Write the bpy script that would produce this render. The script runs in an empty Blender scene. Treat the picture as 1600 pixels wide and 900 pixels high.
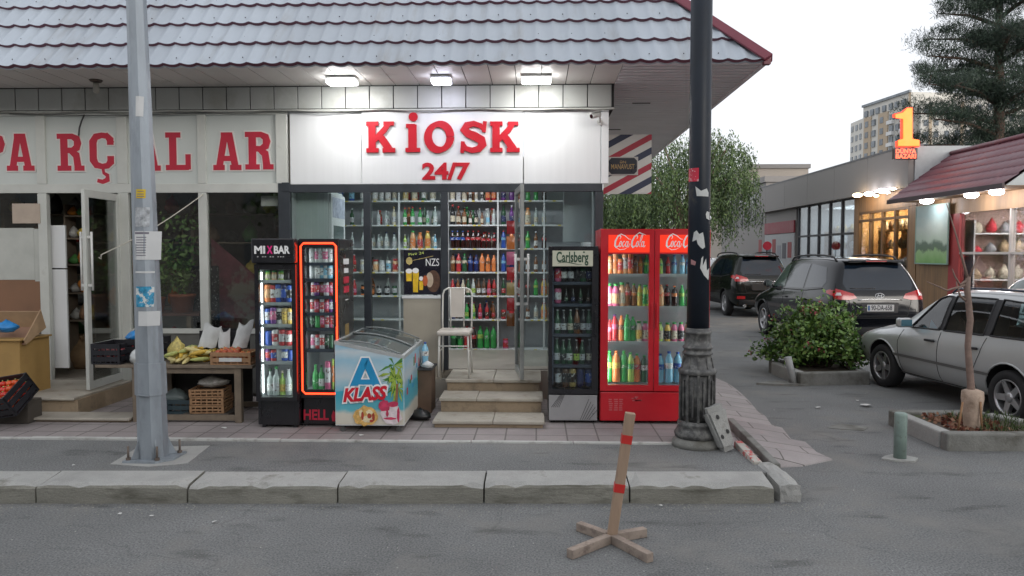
import bpy, bmesh, math, random
from mathutils import Vector, Matrix, Euler
from mathutils.bvhtree import BVHTree
import numpy as np
R = math.radians
rnd = random.Random(7)
sc = bpy.context.scene
C = sc.collection
# ---------------------------------------------------------------- camera, sky, sun, exposure
CAMH = 1.95; F = 1155.0; PIT = R(2.72); YAW = R(1.9)
cd = bpy.data.cameras.new('camera'); cam = bpy.data.objects.new('camera', cd); C.objects.link(cam)
cam.location = (0, 0, CAMH); cam.rotation_euler = (R(90) - PIT, 0, YAW)
cd.sensor_width = 36; cd.lens = F / 1600 * 36; cd.clip_start = .05; cd.clip_end = 2000
sc.camera = cam
w = bpy.data.worlds.new('World'); sc.world = w; w.use_nodes = True
nt = w.node_tree; nt.nodes.clear()
sky = nt.nodes.new('ShaderNodeTexSky'); sky.sky_type = 'NISHITA'; sky.sun_disc = False
sky.sun_elevation = R(14); sky.sun_rotation = R(150); sky.air_density = 1.0; sky.dust_density = 3.0; sky.ozone_density = 1.0
hs = nt.nodes.new('ShaderNodeHueSaturation'); hs.inputs['Saturation'].default_value = .30
mx = nt.nodes.new('ShaderNodeMix'); mx.data_type = 'RGBA'; mx.inputs[0].default_value = .55
mx.inputs[7].default_value = (8.8, 9.0, 9.5, 1)       # thin even cloud over the whole sky
bg = nt.nodes.new('ShaderNodeBackground'); bg.inputs[1].default_value = .10
wo = nt.nodes.new('ShaderNodeOutputWorld')
nt.links.new(sky.outputs[0], hs.inputs['Color']); nt.links.new(hs.outputs[0], mx.inputs[6])
nt.links.new(mx.outputs[2], bg.inputs[0]); nt.links.new(bg.outputs[0], wo.inputs[0])
sl = bpy.data.lights.new('sun', 'SUN'); sl.energy = .5; sl.angle = R(25); sl.color = (1, .95, .88)
so = bpy.data.objects.new('sun', sl); C.objects.link(so); so.location = (0, -10, 20)
# sky sun_rotation is measured clockwise from +Y seen from above
_sd = Vector((math.sin(R(150)) * math.cos(R(14)), math.cos(R(150)) * math.cos(R(14)), math.sin(R(14))))
so.rotation_euler = _sd.to_track_quat('Z', 'Y').to_euler()
sc.view_settings.view_transform = 'Standard'; sc.view_settings.look = 'None'
sc.view_settings.exposure = .75; sc.view_settings.gamma = 1
sc.cycles.max_bounces = 8; sc.cycles.transparent_max_bounces = 16; sc.cycles.sample_clamp_indirect = 4
sc.cycles.caustics_reflective = False; sc.cycles.caustics_refractive = False
# ---------------------------------------------------------------- measuring: a photo pixel's ray met with a plane of the place
def ray(px, py):
    x = (px - 800) / F; y = (450 - py) / F
    c, s = math.cos(PIT), math.sin(PIT); Y = c + y * s; Z = -s + y * c
    cy, sy = math.cos(YAW), math.sin(YAW)
    return (x * cy - Y * sy, x * sy + Y * cy, Z)
def PZ(px, py, z=0):
    d = ray(px, py); t = (z - CAMH) / d[2]; return Vector((d[0] * t, d[1] * t, z))
def PY(px, py, Y):
    d = ray(px, py); t = Y / d[1]; return Vector((d[0] * t, Y, CAMH + d[2] * t))
def PX(px, py, X):
    d = ray(px, py); t = X / d[0]; return Vector((X, d[1] * t, CAMH + d[2] * t))
# ---------------------------------------------------------------- materials
MC = {}
def mat(name, col=(.5, .5, .5), rough=.55, metal=0, var=.10, scale=5, bump=0, bs=60, dirt=None, emit=0, ecol=None, coat=0, stretch=None, spec=.5, fine=0):
    if name in MC: return MC[name]
    m = bpy.data.materials.new(name); m.use_nodes = True; n = m.node_tree; N = n.nodes; L = n.links
    b = N['Principled BSDF']; MC[name] = m
    tc = N.new('ShaderNodeTexCoord'); src = tc.outputs['Object']
    if stretch:
        mp = N.new('ShaderNodeMapping'); mp.inputs['Scale'].default_value = stretch; L.new(src, mp.inputs[0]); src = mp.outputs[0]
    no = N.new('ShaderNodeTexNoise'); no.inputs['Scale'].default_value = scale; no.inputs['Detail'].default_value = 6; no.inputs['Roughness'].default_value = .6
    L.new(src, no.inputs[0])
    mr = N.new('ShaderNodeMapRange'); mr.inputs[1].default_value = .3; mr.inputs[2].default_value = .7
    mr.inputs[3].default_value = 1 - var; mr.inputs[4].default_value = 1 + var; L.new(no.outputs[0], mr.inputs[0])
    hv = N.new('ShaderNodeHueSaturation'); hv.inputs['Color'].default_value = (*col, 1); L.new(mr.outputs[0], hv.inputs['Value'])
    out = hv.outputs[0]
    if fine:
        n3 = N.new('ShaderNodeTexNoise'); n3.inputs['Scale'].default_value = 180 if fine < .25 else 75; n3.inputs['Detail'].default_value = 3; L.new(src, n3.inputs[0])
        m3 = N.new('ShaderNodeMapRange'); m3.inputs[1].default_value = .3; m3.inputs[2].default_value = .7
        m3.inputs[3].default_value = 1 - fine; m3.inputs[4].default_value = 1 + fine; L.new(n3.outputs[0], m3.inputs[0])
        h3 = N.new('ShaderNodeHueSaturation'); L.new(out, h3.inputs['Color']); L.new(m3.outputs[0], h3.inputs['Value']); out = h3.outputs[0]
    if dirt:                                   # (colour, lower, upper threshold, scale): stains with a shape of their own
        dc, lo, hi, ds = dirt
        n2 = N.new('ShaderNodeTexNoise'); n2.inputs['Scale'].default_value = ds; n2.inputs['Detail'].default_value = 8; n2.inputs['Roughness'].default_value = .65
        L.new(src, n2.inputs[0])
        m2 = N.new('ShaderNodeMapRange'); m2.inputs[1].default_value = lo; m2.inputs[2].default_value = hi; L.new(n2.outputs[0], m2.inputs[0])
        mm = N.new('ShaderNodeMix'); mm.data_type = 'RGBA'; L.new(m2.outputs[0], mm.inputs[0]); L.new(out, mm.inputs[6]); mm.inputs[7].default_value = (*dc, 1)
        out = mm.outputs[2]
    L.new(out, b.inputs['Base Color'])
    rr = N.new('ShaderNodeMapRange'); rr.inputs[1].default_value = .3; rr.inputs[2].default_value = .7
    rr.inputs[3].default_value = max(0, rough - .08); rr.inputs[4].default_value = min(1, rough + .08); L.new(no.outputs[0], rr.inputs[0]); L.new(rr.outputs[0], b.inputs['Roughness'])
    b.inputs['Metallic'].default_value = metal; b.inputs['Coat Weight'].default_value = coat; b.inputs['Coat Roughness'].default_value = .05
    b.inputs['Specular IOR Level'].default_value = spec
    if emit: b.inputs['Emission Strength'].default_value = emit; b.inputs['Emission Color'].default_value = (*(ecol or col), 1)
    if bump:
        bn = N.new('ShaderNodeTexNoise'); bn.inputs['Scale'].default_value = bs; bn.inputs['Detail'].default_value = 5; L.new(src, bn.inputs[0])
        bu = N.new('ShaderNodeBump'); bu.inputs['Strength'].default_value = bump; bu.inputs['Distance'].default_value = .01
        L.new(bn.outputs[0], bu.inputs['Height']); L.new(bu.outputs[0], b.inputs['Normal'])
    return m
def glass(name, tint=(.9, .95, .95), refl=.06, rough=.02, dark=0):
    if name in MC: return MC[name]
    m = bpy.data.materials.new(name); m.use_nodes = True; n = m.node_tree; N = n.nodes; L = n.links; N.clear(); MC[name] = m
    o = N.new('ShaderNodeOutputMaterial'); t = N.new('ShaderNodeBsdfTransparent'); t.inputs[0].default_value = (*tint, 1)
    g = N.new('ShaderNodeBsdfGlossy'); g.inputs['Roughness'].default_value = rough
    lw = N.new('ShaderNodeLayerWeight'); lw.inputs[0].default_value = .25
    no = N.new('ShaderNodeTexNoise'); no.inputs['Scale'].default_value = 3
    mr = N.new('ShaderNodeMapRange'); mr.inputs[3].default_value = refl; mr.inputs[4].default_value = .7; L.new(lw.outputs['Fresnel'], mr.inputs[0])
    mr.inputs[1].default_value = .02
    m2 = N.new('ShaderNodeMath'); m2.operation = 'MULTIPLY_ADD'; m2.inputs[1].default_value = .03; L.new(no.outputs[0], m2.inputs[0]); L.new(mr.outputs[0], m2.inputs[2])
    s = N.new('ShaderNodeMixShader'); L.new(m2.outputs[0], s.inputs[0]); L.new(t.outputs[0], s.inputs[1]); L.new(g.outputs[0], s.inputs[2])
    L.new(s.outputs[0], o.inputs[0]); return m
def lamp_mat(name, col, e): return mat(name, col, .5, emit=e, ecol=col, var=.02)
# ---------------------------------------------------------------- mesh builder
class MB:
    def __init__(s): s.v = []; s.f = []; s.m = []; s.sm = []; s.cur = 0; s.X = None; s.smooth = False
    def add(s, vs, fs, smooth=None):
        o = len(s.v)
        if s.X is not None: vs = [s.X @ Vector(q) for q in vs]
        s.v += [tuple(q) for q in vs]; s.f += [tuple(i + o for i in q) for q in fs]; s.m += [s.cur] * len(fs); s.sm += [s.smooth if smooth is None else smooth] * len(fs)
        return s
    def box(s, a, b, M=None, bv=0):
        (x0, y0, z0), (x1, y1, z1) = a, b
        x0, x1 = min(x0, x1), max(x0, x1); y0, y1 = min(y0, y1), max(y0, y1); z0, z1 = min(z0, z1), max(z0, z1)
        if bv:
            bm = bmesh.new(); bmesh.ops.create_cube(bm, size=1)
            for q in bm.verts: q.co = Vector(((x0 + x1) / 2 + q.co.x * (x1 - x0), (y0 + y1) / 2 + q.co.y * (y1 - y0), (z0 + z1) / 2 + q.co.z * (z1 - z0)))
            bv = min(bv, .45 * min(x1 - x0, y1 - y0, z1 - z0))
            bmesh.ops.bevel(bm, geom=bm.edges[:], offset=bv, segments=2, affect='EDGES', profile=.5)
            bm.verts.ensure_lookup_table(); bm.verts.index_update()
            vs = [q.co.copy() for q in bm.verts]; fs = [[q.index for q in f.verts] for f in bm.faces]; bm.free()
        else:
            vs = [Vector(q) for q in ((x0, y0, z0), (x1, y0, z0), (x1, y1, z0), (x0, y1, z0), (x0, y0, z1), (x1, y0, z1), (x1, y1, z1), (x0, y1, z1))]
            fs = [(0, 3, 2, 1), (4, 5, 6, 7), (0, 1, 5, 4), (1, 2, 6, 5), (2, 3, 7, 6), (3, 0, 4, 7)]
        if M is not None: vs = [M @ q for q in vs]
        return s.add(vs, fs, False)
    def bar(s, p, q, wx, wy=None, up=(0, 0, 1), bv=0):        # beam of rectangular section from p to q
        p = Vector(p); q = Vector(q); d = q - p; wy = wy or wx
        z = d.normalized(); u = Vector(up)
        if abs(z.dot(u)) > .98: u = Vector((0, 1, 0))
        x = u.cross(z).normalized(); y = z.cross(x)
        M = Matrix((( x.x, y.x, z.x, p.x), (x.y, y.y, z.y, p.y), (x.z, y.z, z.z, p.z), (0, 0, 0, 1)))
        return s.box((-wx / 2, -wy / 2, 0), (wx / 2, wy / 2, d.length), M, bv)
    def lathe(s, prof, c=(0, 0, 0), n=16, M=None, a0=0, smooth=True, cap=True):
        vs = []; fs = []; c = Vector(c)
        for r, z in prof:
            for k in range(n):
                a = a0 + 2 * math.pi * k / n; vs.append(Vector((c.x + r * math.cos(a), c.y + r * math.sin(a), c.z + z)))
        for i in range(len(prof) - 1):
            for k in range(n): fs.append((i * n + k, i * n + (k + 1) % n, (i + 1) * n + (k + 1) % n, (i + 1) * n + k))
        if M is not None: vs = [M @ q for q in vs]
        s.add(vs, fs, smooth)
        if cap:
            o = len(s.v) - len(vs); L = (len(prof) - 1) * n
            s.f += [tuple(o + k for k in reversed(range(n))), tuple(o + L + k for k in range(n))]; s.m += [s.cur] * 2; s.sm += [False] * 2
        return s
    def cyl(s, p, q, r, r2=None, n=12, smooth=True):
        p = Vector(p); q = Vector(q); d = q - p; z = d.normalized(); u = Vector((0, 0, 1)) if abs(z.z) < .95 else Vector((1, 0, 0))
        x = u.cross(z).normalized(); y = z.cross(x)
        M = Matrix(((x.x, y.x, z.x, p.x), (x.y, y.y, z.y, p.y), (x.z, y.z, z.z, p.z), (0, 0, 0, 1)))
        return s.lathe([(r, 0), (r2 if r2 is not None else r, d.length)], n=n, M=M, smooth=smooth)
    def tube(s, pts, r, n=8, close=False):
        pts = [Vector(p) for p in pts]; k = len(pts); rs = r if isinstance(r, (list, tuple)) else [r] * k
        vs = []; fs = []; prev = None
        for i, p in enumerate(pts):
            d = (pts[(i + 1) % k] - pts[i - 1]) if close else pts[min(i + 1, k - 1)] - pts[max(i - 1, 0)]
            d.normalize()
            if prev is None: u = Vector((0, 0, 1)) if abs(d.z) < .9 else Vector((1, 0, 0)); x = u.cross(d).normalized()
            else: x = (prev - d * prev.dot(d)).normalized()
            prev = x; y = d.cross(x)
            for j in range(n):
                a = 2 * math.pi * j / n; vs.append(p + (x * math.cos(a) + y * math.sin(a)) * rs[i])
        for i in range(k if close else k - 1):
            for j in range(n): fs.append((i * n + j, i * n + (j + 1) % n, ((i + 1) % k) * n + (j + 1) % n, ((i + 1) % k) * n + j))
        if not close: fs += [tuple(reversed(range(n))), tuple((k - 1) * n + j for j in range(n))]
        return s.add(vs, fs, True)
    def prism(s, poly, a, b, axis='y', M=None):                 # polygon extruded from a to b along an axis
        n = len(poly); mk = {'y': lambda p, t: Vector((p[0], t, p[1])), 'z': lambda p, t: Vector((p[0], p[1], t)), 'x': lambda p, t: Vector((t, p[0], p[1]))}[axis]
        vs = [mk(p, a) for p in poly] + [mk(p, b) for p in poly]
        fs = [tuple(range(n)), tuple(reversed(range(n, 2 * n)))] + [(i, n + i, n + (i + 1) % n, (i + 1) % n) for i in range(n)]
        if M is not None: vs = [M @ q for q in vs]
        return s.add(vs, fs, False)
    def sphere(s, c, r, n=10, sq=(1, 1, 1)):
        m = n // 2 + 1; vs = []; fs = []; c = Vector(c)
        for i in range(m + 1):
            t = math.pi * i / m
            for j in range(n):
                a = 2 * math.pi * j / n; vs.append(c + Vector((math.sin(t) * math.cos(a) * r * sq[0], math.sin(t) * math.sin(a) * r * sq[1], math.cos(t) * r * sq[2])))
        for i in range(m):
            for j in range(n): fs.append((i * n + j, (i + 1) * n + j, (i + 1) * n + (j + 1) % n, i * n + (j + 1) % n))
        return s.add(vs, fs, True)
    def stroke(s, pts, wd, z0, z1, M=None):                     # flat brush stroke in local xy, from z0 to z1
        P = [Vector((p[0], p[1])) for p in pts]; n = len(P); ws = wd if isinstance(wd, (list, tuple)) else [wd] * n
        Lf, Rt = [], []
        for i in range(n):
            d1 = (P[i] - P[i - 1]).normalized() if i else (P[1] - P[0]).normalized()
            d2 = (P[i + 1] - P[i]).normalized() if i < n - 1 else d1
            t = (d1 + d2)
            t = t.normalized() if t.length > 1e-4 else d1
            nn = Vector((-t.y, t.x)); k = 1 / max(.5, nn.dot(Vector((-d1.y, d1.x)))); h = ws[i] / 2 * k
            Lf.append(P[i] + nn * h); Rt.append(P[i] - nn * h)
        vs = [Vector((q.x, q.y, z)) for z in (z0, z1) for pr in zip(Lf, Rt) for q in pr]; fs = []
        o = 2 * n
        for i in range(n - 1):
            a, b, c, d = 2 * i, 2 * i + 1, 2 * i + 3, 2 * i + 2
            fs += [(a + o, b + o, c + o, d + o), (d, c, b, a), (a, a + o, d + o, d), (b, c, c + o, b + o)]
        fs += [(0, 1, 1 + o, o), (2 * n - 2, 4 * n - 2, 4 * n - 1, 2 * n - 1)]
        if M is not None: vs = [M @ q for q in vs]
        return s.add(vs, fs, False)
    def mesh(s, name, mats):
        me = bpy.data.meshes.new(name); me.from_pydata(s.v, [], s.f)
        for m in (mats if isinstance(mats, (list, tuple)) else [mats]): me.materials.append(m)
        me.polygons.foreach_set('material_index', s.m); me.polygons.foreach_set('use_smooth', s.sm); me.update(); return me
    def build(s, name, mats, parent=None, label=None):
        o = bpy.data.objects.new(name, s.mesh(name, mats)); C.objects.link(o)
        attach(o, parent)
        if label: o['label'] = label
        return o
WS = {}
def attach(o, parent):                     # children of a wempty are modelled in world coordinates
    if parent is None: return o
    o.parent = parent
    if parent.name in WS: o.matrix_parent_inverse = WS[parent.name]
    return o
def wempty(name, loc, label, cat, group=None, rz=0):
    o = empty(name, loc, rz, label, cat, group); WS[o.name] = (Matrix.Translation(loc) @ Matrix.Rotation(rz, 4, 'Z')).inverted(); return o
def tag(o, label=None, cat=None, group=None, kind=None):
    if label: o['label'] = label
    if cat: o['category'] = cat
    if group: o['group'] = group
    if kind: o['kind'] = kind
    return o
def empty(name, loc=(0, 0, 0), rz=0, label=None, cat=None, group=None, rot=None):
    o = bpy.data.objects.new(name, None); C.objects.link(o); o.location = loc; o.rotation_euler = rot or (0, 0, rz); o.empty_display_size = .1
    return tag(o, label, cat, group)
def kids(o): return [c for c in bpy.data.objects if c.parent == o]
def copy_tree(o, parent=None, ch=None):
    c = o.copy(); C.objects.link(c)
    if parent is not None: c.parent = parent
    for k in (ch if ch is not None else kids(o)): copy_tree(k, c)
    return c
RX = Matrix.Rotation(R(90), 4, 'X')
def front(x, y, z, sx=1, shear=0):       # local xy plane stood upright, facing -Y
    return Matrix.Translation((x, y, z)) @ RX @ Matrix(((sx, shear, 0, 0), (0, 1, 0, 0), (0, 0, 1, 0), (0, 0, 0, 1)))
def text(body, size, m, parent, M, name='lettering', depth=.003, offset=0, shear=0, align='CENTER', space=1, width=None, label=None):
    cu = bpy.data.curves.new(name, 'FONT'); cu.body = body; cu.size = size; cu.extrude = depth; cu.offset = offset; cu.shear = shear
    cu.align_x = align; cu.align_y = 'CENTER'; cu.space_character = space; cu.resolution_u = 3
    t = bpy.data.objects.new('tmp', cu); C.objects.link(t)
    me = bpy.data.meshes.new_from_object(t.evaluated_get(bpy.context.evaluated_depsgraph_get())); bpy.data.objects.remove(t); bpy.data.curves.remove(cu)
    if width:
        xs = [v.co.x for v in me.vertices]; k = width / max(1e-6, max(xs) - min(xs)); cx = (max(xs) + min(xs)) / 2
        for v in me.vertices: v.co.x = (v.co.x - cx) * k
    me.transform(M); me.materials.clear(); me.materials.append(m); me.name = name
    o = bpy.data.objects.new(name, me); C.objects.link(o); attach(o, parent)
    if label: o['label'] = label
    return o
def arc(cx, cy, rx, ry, a0, a1, n=10): return [(cx + rx * math.cos(R(a0 + (a1 - a0) * i / n)), cy + ry * math.sin(R(a0 + (a1 - a0) * i / n))) for i in range(n + 1)]
ORD = ['first', 'second', 'third', 'fourth', 'fifth', 'sixth', 'seventh', 'eighth', 'ninth', 'tenth', 'eleventh', 'twelfth', 'thirteenth', 'fourteenth', 'fifteenth', 'sixteenth']
def area(name, loc, size, power, col=(1, 1, 1), rot=(0, 0, 0), sy=None):
    l = bpy.data.lights.new(name, 'AREA'); l.energy = power; l.color = col; l.size = size
    if sy: l.shape = 'RECTANGLE'; l.size_y = sy
    o = bpy.data.objects.new(name, l); C.objects.link(o); o.location = loc; o.rotation_euler = rot; return o
# ---------------------------------------------------------------- ground
def asphalt(name, base, dust, cr=.5):
    m = mat(name, base, .88, var=.20, scale=.7, bump=.7, bs=110, dirt=(dust, .50, .70, .9), fine=.42, spec=.3)
    N = m.node_tree.nodes; L = m.node_tree.links; b = N['Principled BSDF']; src = b.inputs['Base Color'].links[0].from_socket; tc = [n for n in N if n.type == 'TEX_COORD'][0]
    vo = N.new('ShaderNodeTexVoronoi'); vo.feature = 'DISTANCE_TO_EDGE'; vo.inputs['Scale'].default_value = cr
    nz = N.new('ShaderNodeTexNoise'); nz.inputs['Scale'].default_value = 2.2; nz.inputs['Detail'].default_value = 8
    mm = N.new('ShaderNodeMix'); mm.data_type = 'VECTOR'; mm.inputs[0].default_value = .35; L.new(tc.outputs['Object'], nz.inputs[0]); L.new(tc.outputs['Object'], mm.inputs[4]); L.new(nz.outputs[1], mm.inputs[5]); L.new(mm.outputs[1], vo.inputs[0])
    mr = N.new('ShaderNodeMapRange'); mr.inputs[1].default_value = 0; mr.inputs[2].default_value = .006; mr.inputs[3].default_value = .80; mr.inputs[4].default_value = 1; L.new(vo.outputs[0], mr.inputs[0])
    n2 = N.new('ShaderNodeTexNoise'); n2.inputs['Scale'].default_value = .7; L.new(tc.outputs['Object'], n2.inputs[0])
    gt = N.new('ShaderNodeMapRange'); gt.inputs[1].default_value = .5; gt.inputs[2].default_value = .6; L.new(n2.outputs[0], gt.inputs[0])
    mx2 = N.new('ShaderNodeMix'); mx2.data_type = 'FLOAT'; mx2.inputs[2].default_value = 1; L.new(gt.outputs[0], mx2.inputs[0]); L.new(mr.outputs[0], mx2.inputs[3])
    # pale aggregate grains and dark oil spots
    v2 = N.new('ShaderNodeTexVoronoi'); v2.inputs['Scale'].default_value = 46; L.new(tc.outputs['Object'], v2.inputs[0])
    g2 = N.new('ShaderNodeMapRange'); g2.inputs[1].default_value = .10; g2.inputs[2].default_value = .16; g2.inputs[3].default_value = 1.35; g2.inputs[4].default_value = 1; L.new(v2.outputs[0], g2.inputs[0])
    v3 = N.new('ShaderNodeTexNoise'); v3.inputs['Scale'].default_value = 3.1; v3.inputs['Detail'].default_value = 7; mpz = N.new('ShaderNodeMapping'); mpz.inputs['Scale'].default_value = (.55, 1.5, 1); L.new(tc.outputs['Object'], mpz.inputs[0]); L.new(mpz.outputs[0], v3.inputs[0])
    g3 = N.new('ShaderNodeMapRange'); g3.inputs[1].default_value = .30; g3.inputs[2].default_value = .42; g3.inputs[3].default_value = .66; g3.inputs[4].default_value = 1; L.new(v3.outputs[0], g3.inputs[0])
    pr = N.new('ShaderNodeMath'); pr.operation = 'MULTIPLY'; L.new(mx2.outputs[0], pr.inputs[0]); L.new(g2.outputs[0], pr.inputs[1])
    p2 = N.new('ShaderNodeMath'); p2.operation = 'MULTIPLY'; L.new(pr.outputs[0], p2.inputs[0]); L.new(g3.outputs[0], p2.inputs[1])
    hv = N.new('ShaderNodeHueSaturation'); L.new(src, hv.inputs['Color']); L.new(p2.outputs[0], hv.inputs['Value']); L.new(hv.outputs[0], b.inputs['Base Color'])
    return m
A_ROAD = asphalt('asphalt_road', (.168, .172, .171), (.215, .210, .196))
A_WALK = asphalt('asphalt_walk', (.172, .176, .175), (.22, .215, .20), .8)
CONC = mat('concrete', (.30, .30, .285), .9, var=.14, scale=4, bump=.5, bs=50, dirt=(.15, .14, .115), fine=.12) if False else mat('concrete', (.34, .34, .325), .9, var=.14, scale=4, bump=.5, bs=50, dirt=((.17, .165, .14), .58, .74, 4), fine=.16)
CONC_D = mat('concrete_dark', (.20, .20, .185), .92, var=.2, scale=5, bump=.6, bs=45, dirt=((.09, .085, .07), .48, .7, 3), fine=.15)
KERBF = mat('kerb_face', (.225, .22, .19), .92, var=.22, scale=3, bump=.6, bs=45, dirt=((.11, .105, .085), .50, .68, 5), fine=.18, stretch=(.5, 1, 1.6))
def brickmat(name, c1, c2, mortar, sc_, w_=.5, h_=.25, off=.5, ms=.012, rough=.85, rot=0, var=.15):
    m = mat(name, c1, rough, var=var, scale=3, bump=.3, bs=90, fine=.1)
    N = m.node_tree.nodes; L = m.node_tree.links; tc = [n for n in N if n.type == 'TEX_COORD'][0]; b = N['Principled BSDF']
    hv = [n for n in N if n.type == 'HUE_SAT'][0]
    mp = N.new('ShaderNodeMapping'); mp.inputs['Scale'].default_value = (sc_,) * 3; mp.inputs['Rotation'].default_value = rot if isinstance(rot, tuple) else (0, 0, rot); L.new(tc.outputs['Object'], mp.inputs[0])
    br = N.new('ShaderNodeTexBrick'); br.offset = off; br.inputs['Color1'].default_value = (*c1, 1); br.inputs['Color2'].default_value = (*c2, 1); br.inputs['Mortar'].default_value = (*mortar, 1)
    br.inputs['Scale'].default_value = 1; br.inputs['Mortar Size'].default_value = ms; br.inputs['Brick Width'].default_value = w_; br.inputs['Row Height'].default_value = h_; br.inputs['Mortar Smooth'].default_value = .3
    L.new(mp.outputs[0], br.inputs[0]); L.new(br.outputs[0], hv.inputs['Color']); return m
PAV = brickmat('paving_tiles', (.255, .225, .222), (.29, .258, .252), (.13, .115, .11), 1, .30, .30, .0, .009)
PAV2 = brickmat('paving_strip', (.33, .30, .295), (.29, .265, .26), (.12, .11, .10), 1, .62, .30, .5, .008, rot=.06)
def kind(o, k='structure'): o['kind'] = k; return o
mb = MB()
mb.add([(-120, -60, 0), (160, -60, 0), (160, 400, 0), (-120, 400, 0)], [(0, 1, 2, 3)]); kind(mb.build('road', A_ROAD))
ky = lambda x: 5.532 + (x + 4.171) * .0333
# footway slab: asphalt top between kerb and ledge, runs on under the building
mb = MB(); x1 = 1.93
mb.prism([(-14, ky(-14) + .33), (x1, ky(x1) + .33), (1.96, 6.5), (1.80, 6.95), (1.60, 16), (-14, 16)], -.02, .146, 'z'); kind(mb.build('pavement', A_WALK))
mb = MB(); mb.prism([(-14, 6.97), (1.60, 6.93), (1.50, 9), (1.45, 16), (-14, 16)], .148, .158, 'z')
kind(mb.build('tiled_pavement', PAV))
mb = MB()
xs = [-14, -9.5, -7, -4.9, -2.45, -.62, .35, 1.50]; r2 = random.Random(3)
for a, b in zip(xs, xs[1:]): mb.box((a + .004, 6.915 + r2.uniform(-.006, .006), .10), (b - .004, 6.965, .166 + r2.uniform(-.004, .004)), bv=.006)
kind(mb.build('ledge', mat('ledge_white', (.46, .46, .44), .8, dirt=((.22, .21, .19), .5, .7, 6))))
# kerb blocks
edges = [PZ(px, 787, 0).x for px in (-400, -180, 55, 292, 527, 756, 984)] + [1.86]
for i, (a, b) in enumerate(zip(edges, edges[1:])):
    mb = MB(); dz = [0, .0, .004, -.004, .002, .006, -.002][i % 7]
    prof = [(0, -.03), (0, .118 + dz), (.012, .138 + dz), (.05, .155 + dz), (.33, .158 + dz), (.33, -.03)]
    r3 = random.Random(i + 20); n = 14; vs = []; fs = []
    for k in range(n + 1):
        x = a + .007 + (b - a - .014) * k / n; e = .010 if k in (0, n) else 0
        for j, (u, z) in enumerate(prof):
            wob = r3.uniform(-.004, .004) if 0 < j < 4 else 0
            chip = -r3.uniform(.008, .03) if (k in (0, n) and j in (2, 3)) or (r3.random() < .10 and j == 2) else 0
            vs.append((x, ky(x) + u + wob + (e if j < 3 else 0), z + wob * .6 - (e * .5 if j in (1, 2, 3) else 0) + chip))
    m = len(prof)
    for k in range(n):
        for j in range(m - 1): fs.append((k * m + j, (k + 1) * m + j, (k + 1) * m + j + 1, k * m + j + 1))
    fs += [tuple(range(m)), tuple(n * m + j for j in reversed(range(m)))]
    mb.add(vs, fs)
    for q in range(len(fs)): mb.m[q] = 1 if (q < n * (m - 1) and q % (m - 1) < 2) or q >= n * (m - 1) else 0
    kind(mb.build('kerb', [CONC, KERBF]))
# grit and dirt lying along the gutter
def scatter(name, n, rx, fy, smin, smax, m, seed, z=0, flat=.5):
    r = random.Random(seed); mb = MB()
    for _ in range(n):
        x = r.uniform(*rx); y = fy(x, r); s = r.uniform(smin, smax); a = r.uniform(0, 6.28)
        vs = [(x + s * math.cos(a + t) * r.uniform(.6, 1), y + s * math.sin(a + t) * r.uniform(.6, 1), z) for t in (0, 1.6, 3.1, 4.7)] + [(x, y, z + s * flat * r.uniform(.5, 1.2))]
        mb.add(vs, [(0, 1, 4), (1, 2, 4), (2, 3, 4), (3, 0, 4)])
    return kind(mb.build(name, m), 'stuff')
scatter('grit', 900, (-6, 2.6), lambda x, r: ky(x) - abs(r.gauss(0, .10)) - .003, .003, .011, mat('grit_grey', (.26, .25, .22), .9, var=.4, scale=20), 5)
scatter('gravel', 650, (-5, 6), lambda x, r: r.uniform(2.6, 5.5) if x < 2.2 else r.uniform(2.8, 12), .003, .009, mat('grit_pale', (.34, .33, .31), .9, var=.5, scale=9), 6)
# small kerb running back from the corner, and its broken end stone
mb = MB()
P0 = PZ(1210, 733, .12); P1 = PZ(1152, 678, .15)
mb.bar((P0.x + .02, P0.y, .085), (P1.x + .06, P1.y + .5, .12), .07, .16, bv=.01)
kind(mb.build('side_kerb', CONC_D))
bm = bmesh.new(); bmesh.ops.create_cube(bm, size=1); bmesh.ops.subdivide_edges(bm, edges=bm.edges[:], cuts=4, use_grid_fill=True)
r4 = random.Random(4)
for v in bm.verts:
    v.co = Vector((v.co.x * .165, v.co.y * .52, v.co.z * .20))
    if v.co.z > .08: v.co.z -= .03 * (abs(v.co.x) / .08) ** 2 + (.03 if v.co.y < -.2 else 0)
    v.co += Vector([r4.uniform(-.006, .006) for _ in range(3)])
me = bpy.data.meshes.new('kerb_end'); bm.to_mesh(me); bm.free(); me.materials.append(CONC)
ke = bpy.data.objects.new('kerb_end_stone', me); C.objects.link(ke); ke.location = (1.975, 6.03, .075); ke.rotation_euler = (0, 0, R(3)); kind(ke)
# paved strip running away along the side of the building, dropping to the side road with a ragged edge
edge = [(1205, 729), (1252, 727), (1300, 717), (1276, 706), (1258, 690), (1236, 686), (1222, 668), (1206, 664), (1196, 650), (1182, 640), (1172, 628), (1160, 616), (1148, 606), (1136, 598), (1122, 592)]
pts = [PZ(x, y, .012) for x, y in edge]; far = [Vector((2.75, 13, .012)), Vector((2.8, 19, .012)), Vector((2.8, 26, .012))]
strip = pts + far; vs = []; fs = []
for i, p in enumerate(strip):
    yl = [6.62, 6.8, 6.9][i] if i < 3 else p.y; xl = [1.98, 1.92, 1.80][i] if i < 3 else 1.57
    q = Vector((xl, yl, .16 if i > 1 else .13)); vs += [q, q.lerp(p, .5) + Vector((0, 0, .004)), p, p + Vector((.012, -.01, -.03))]
for i in range(len(strip) - 1):
    for j in range(3): fs.append((i * 4 + j, i * 4 + j + 1, i * 4 + j + 5, i * 4 + j + 4))
mb = MB(); mb.add(vs, fs); kind(mb.build('paved_strip', PAV2))
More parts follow.
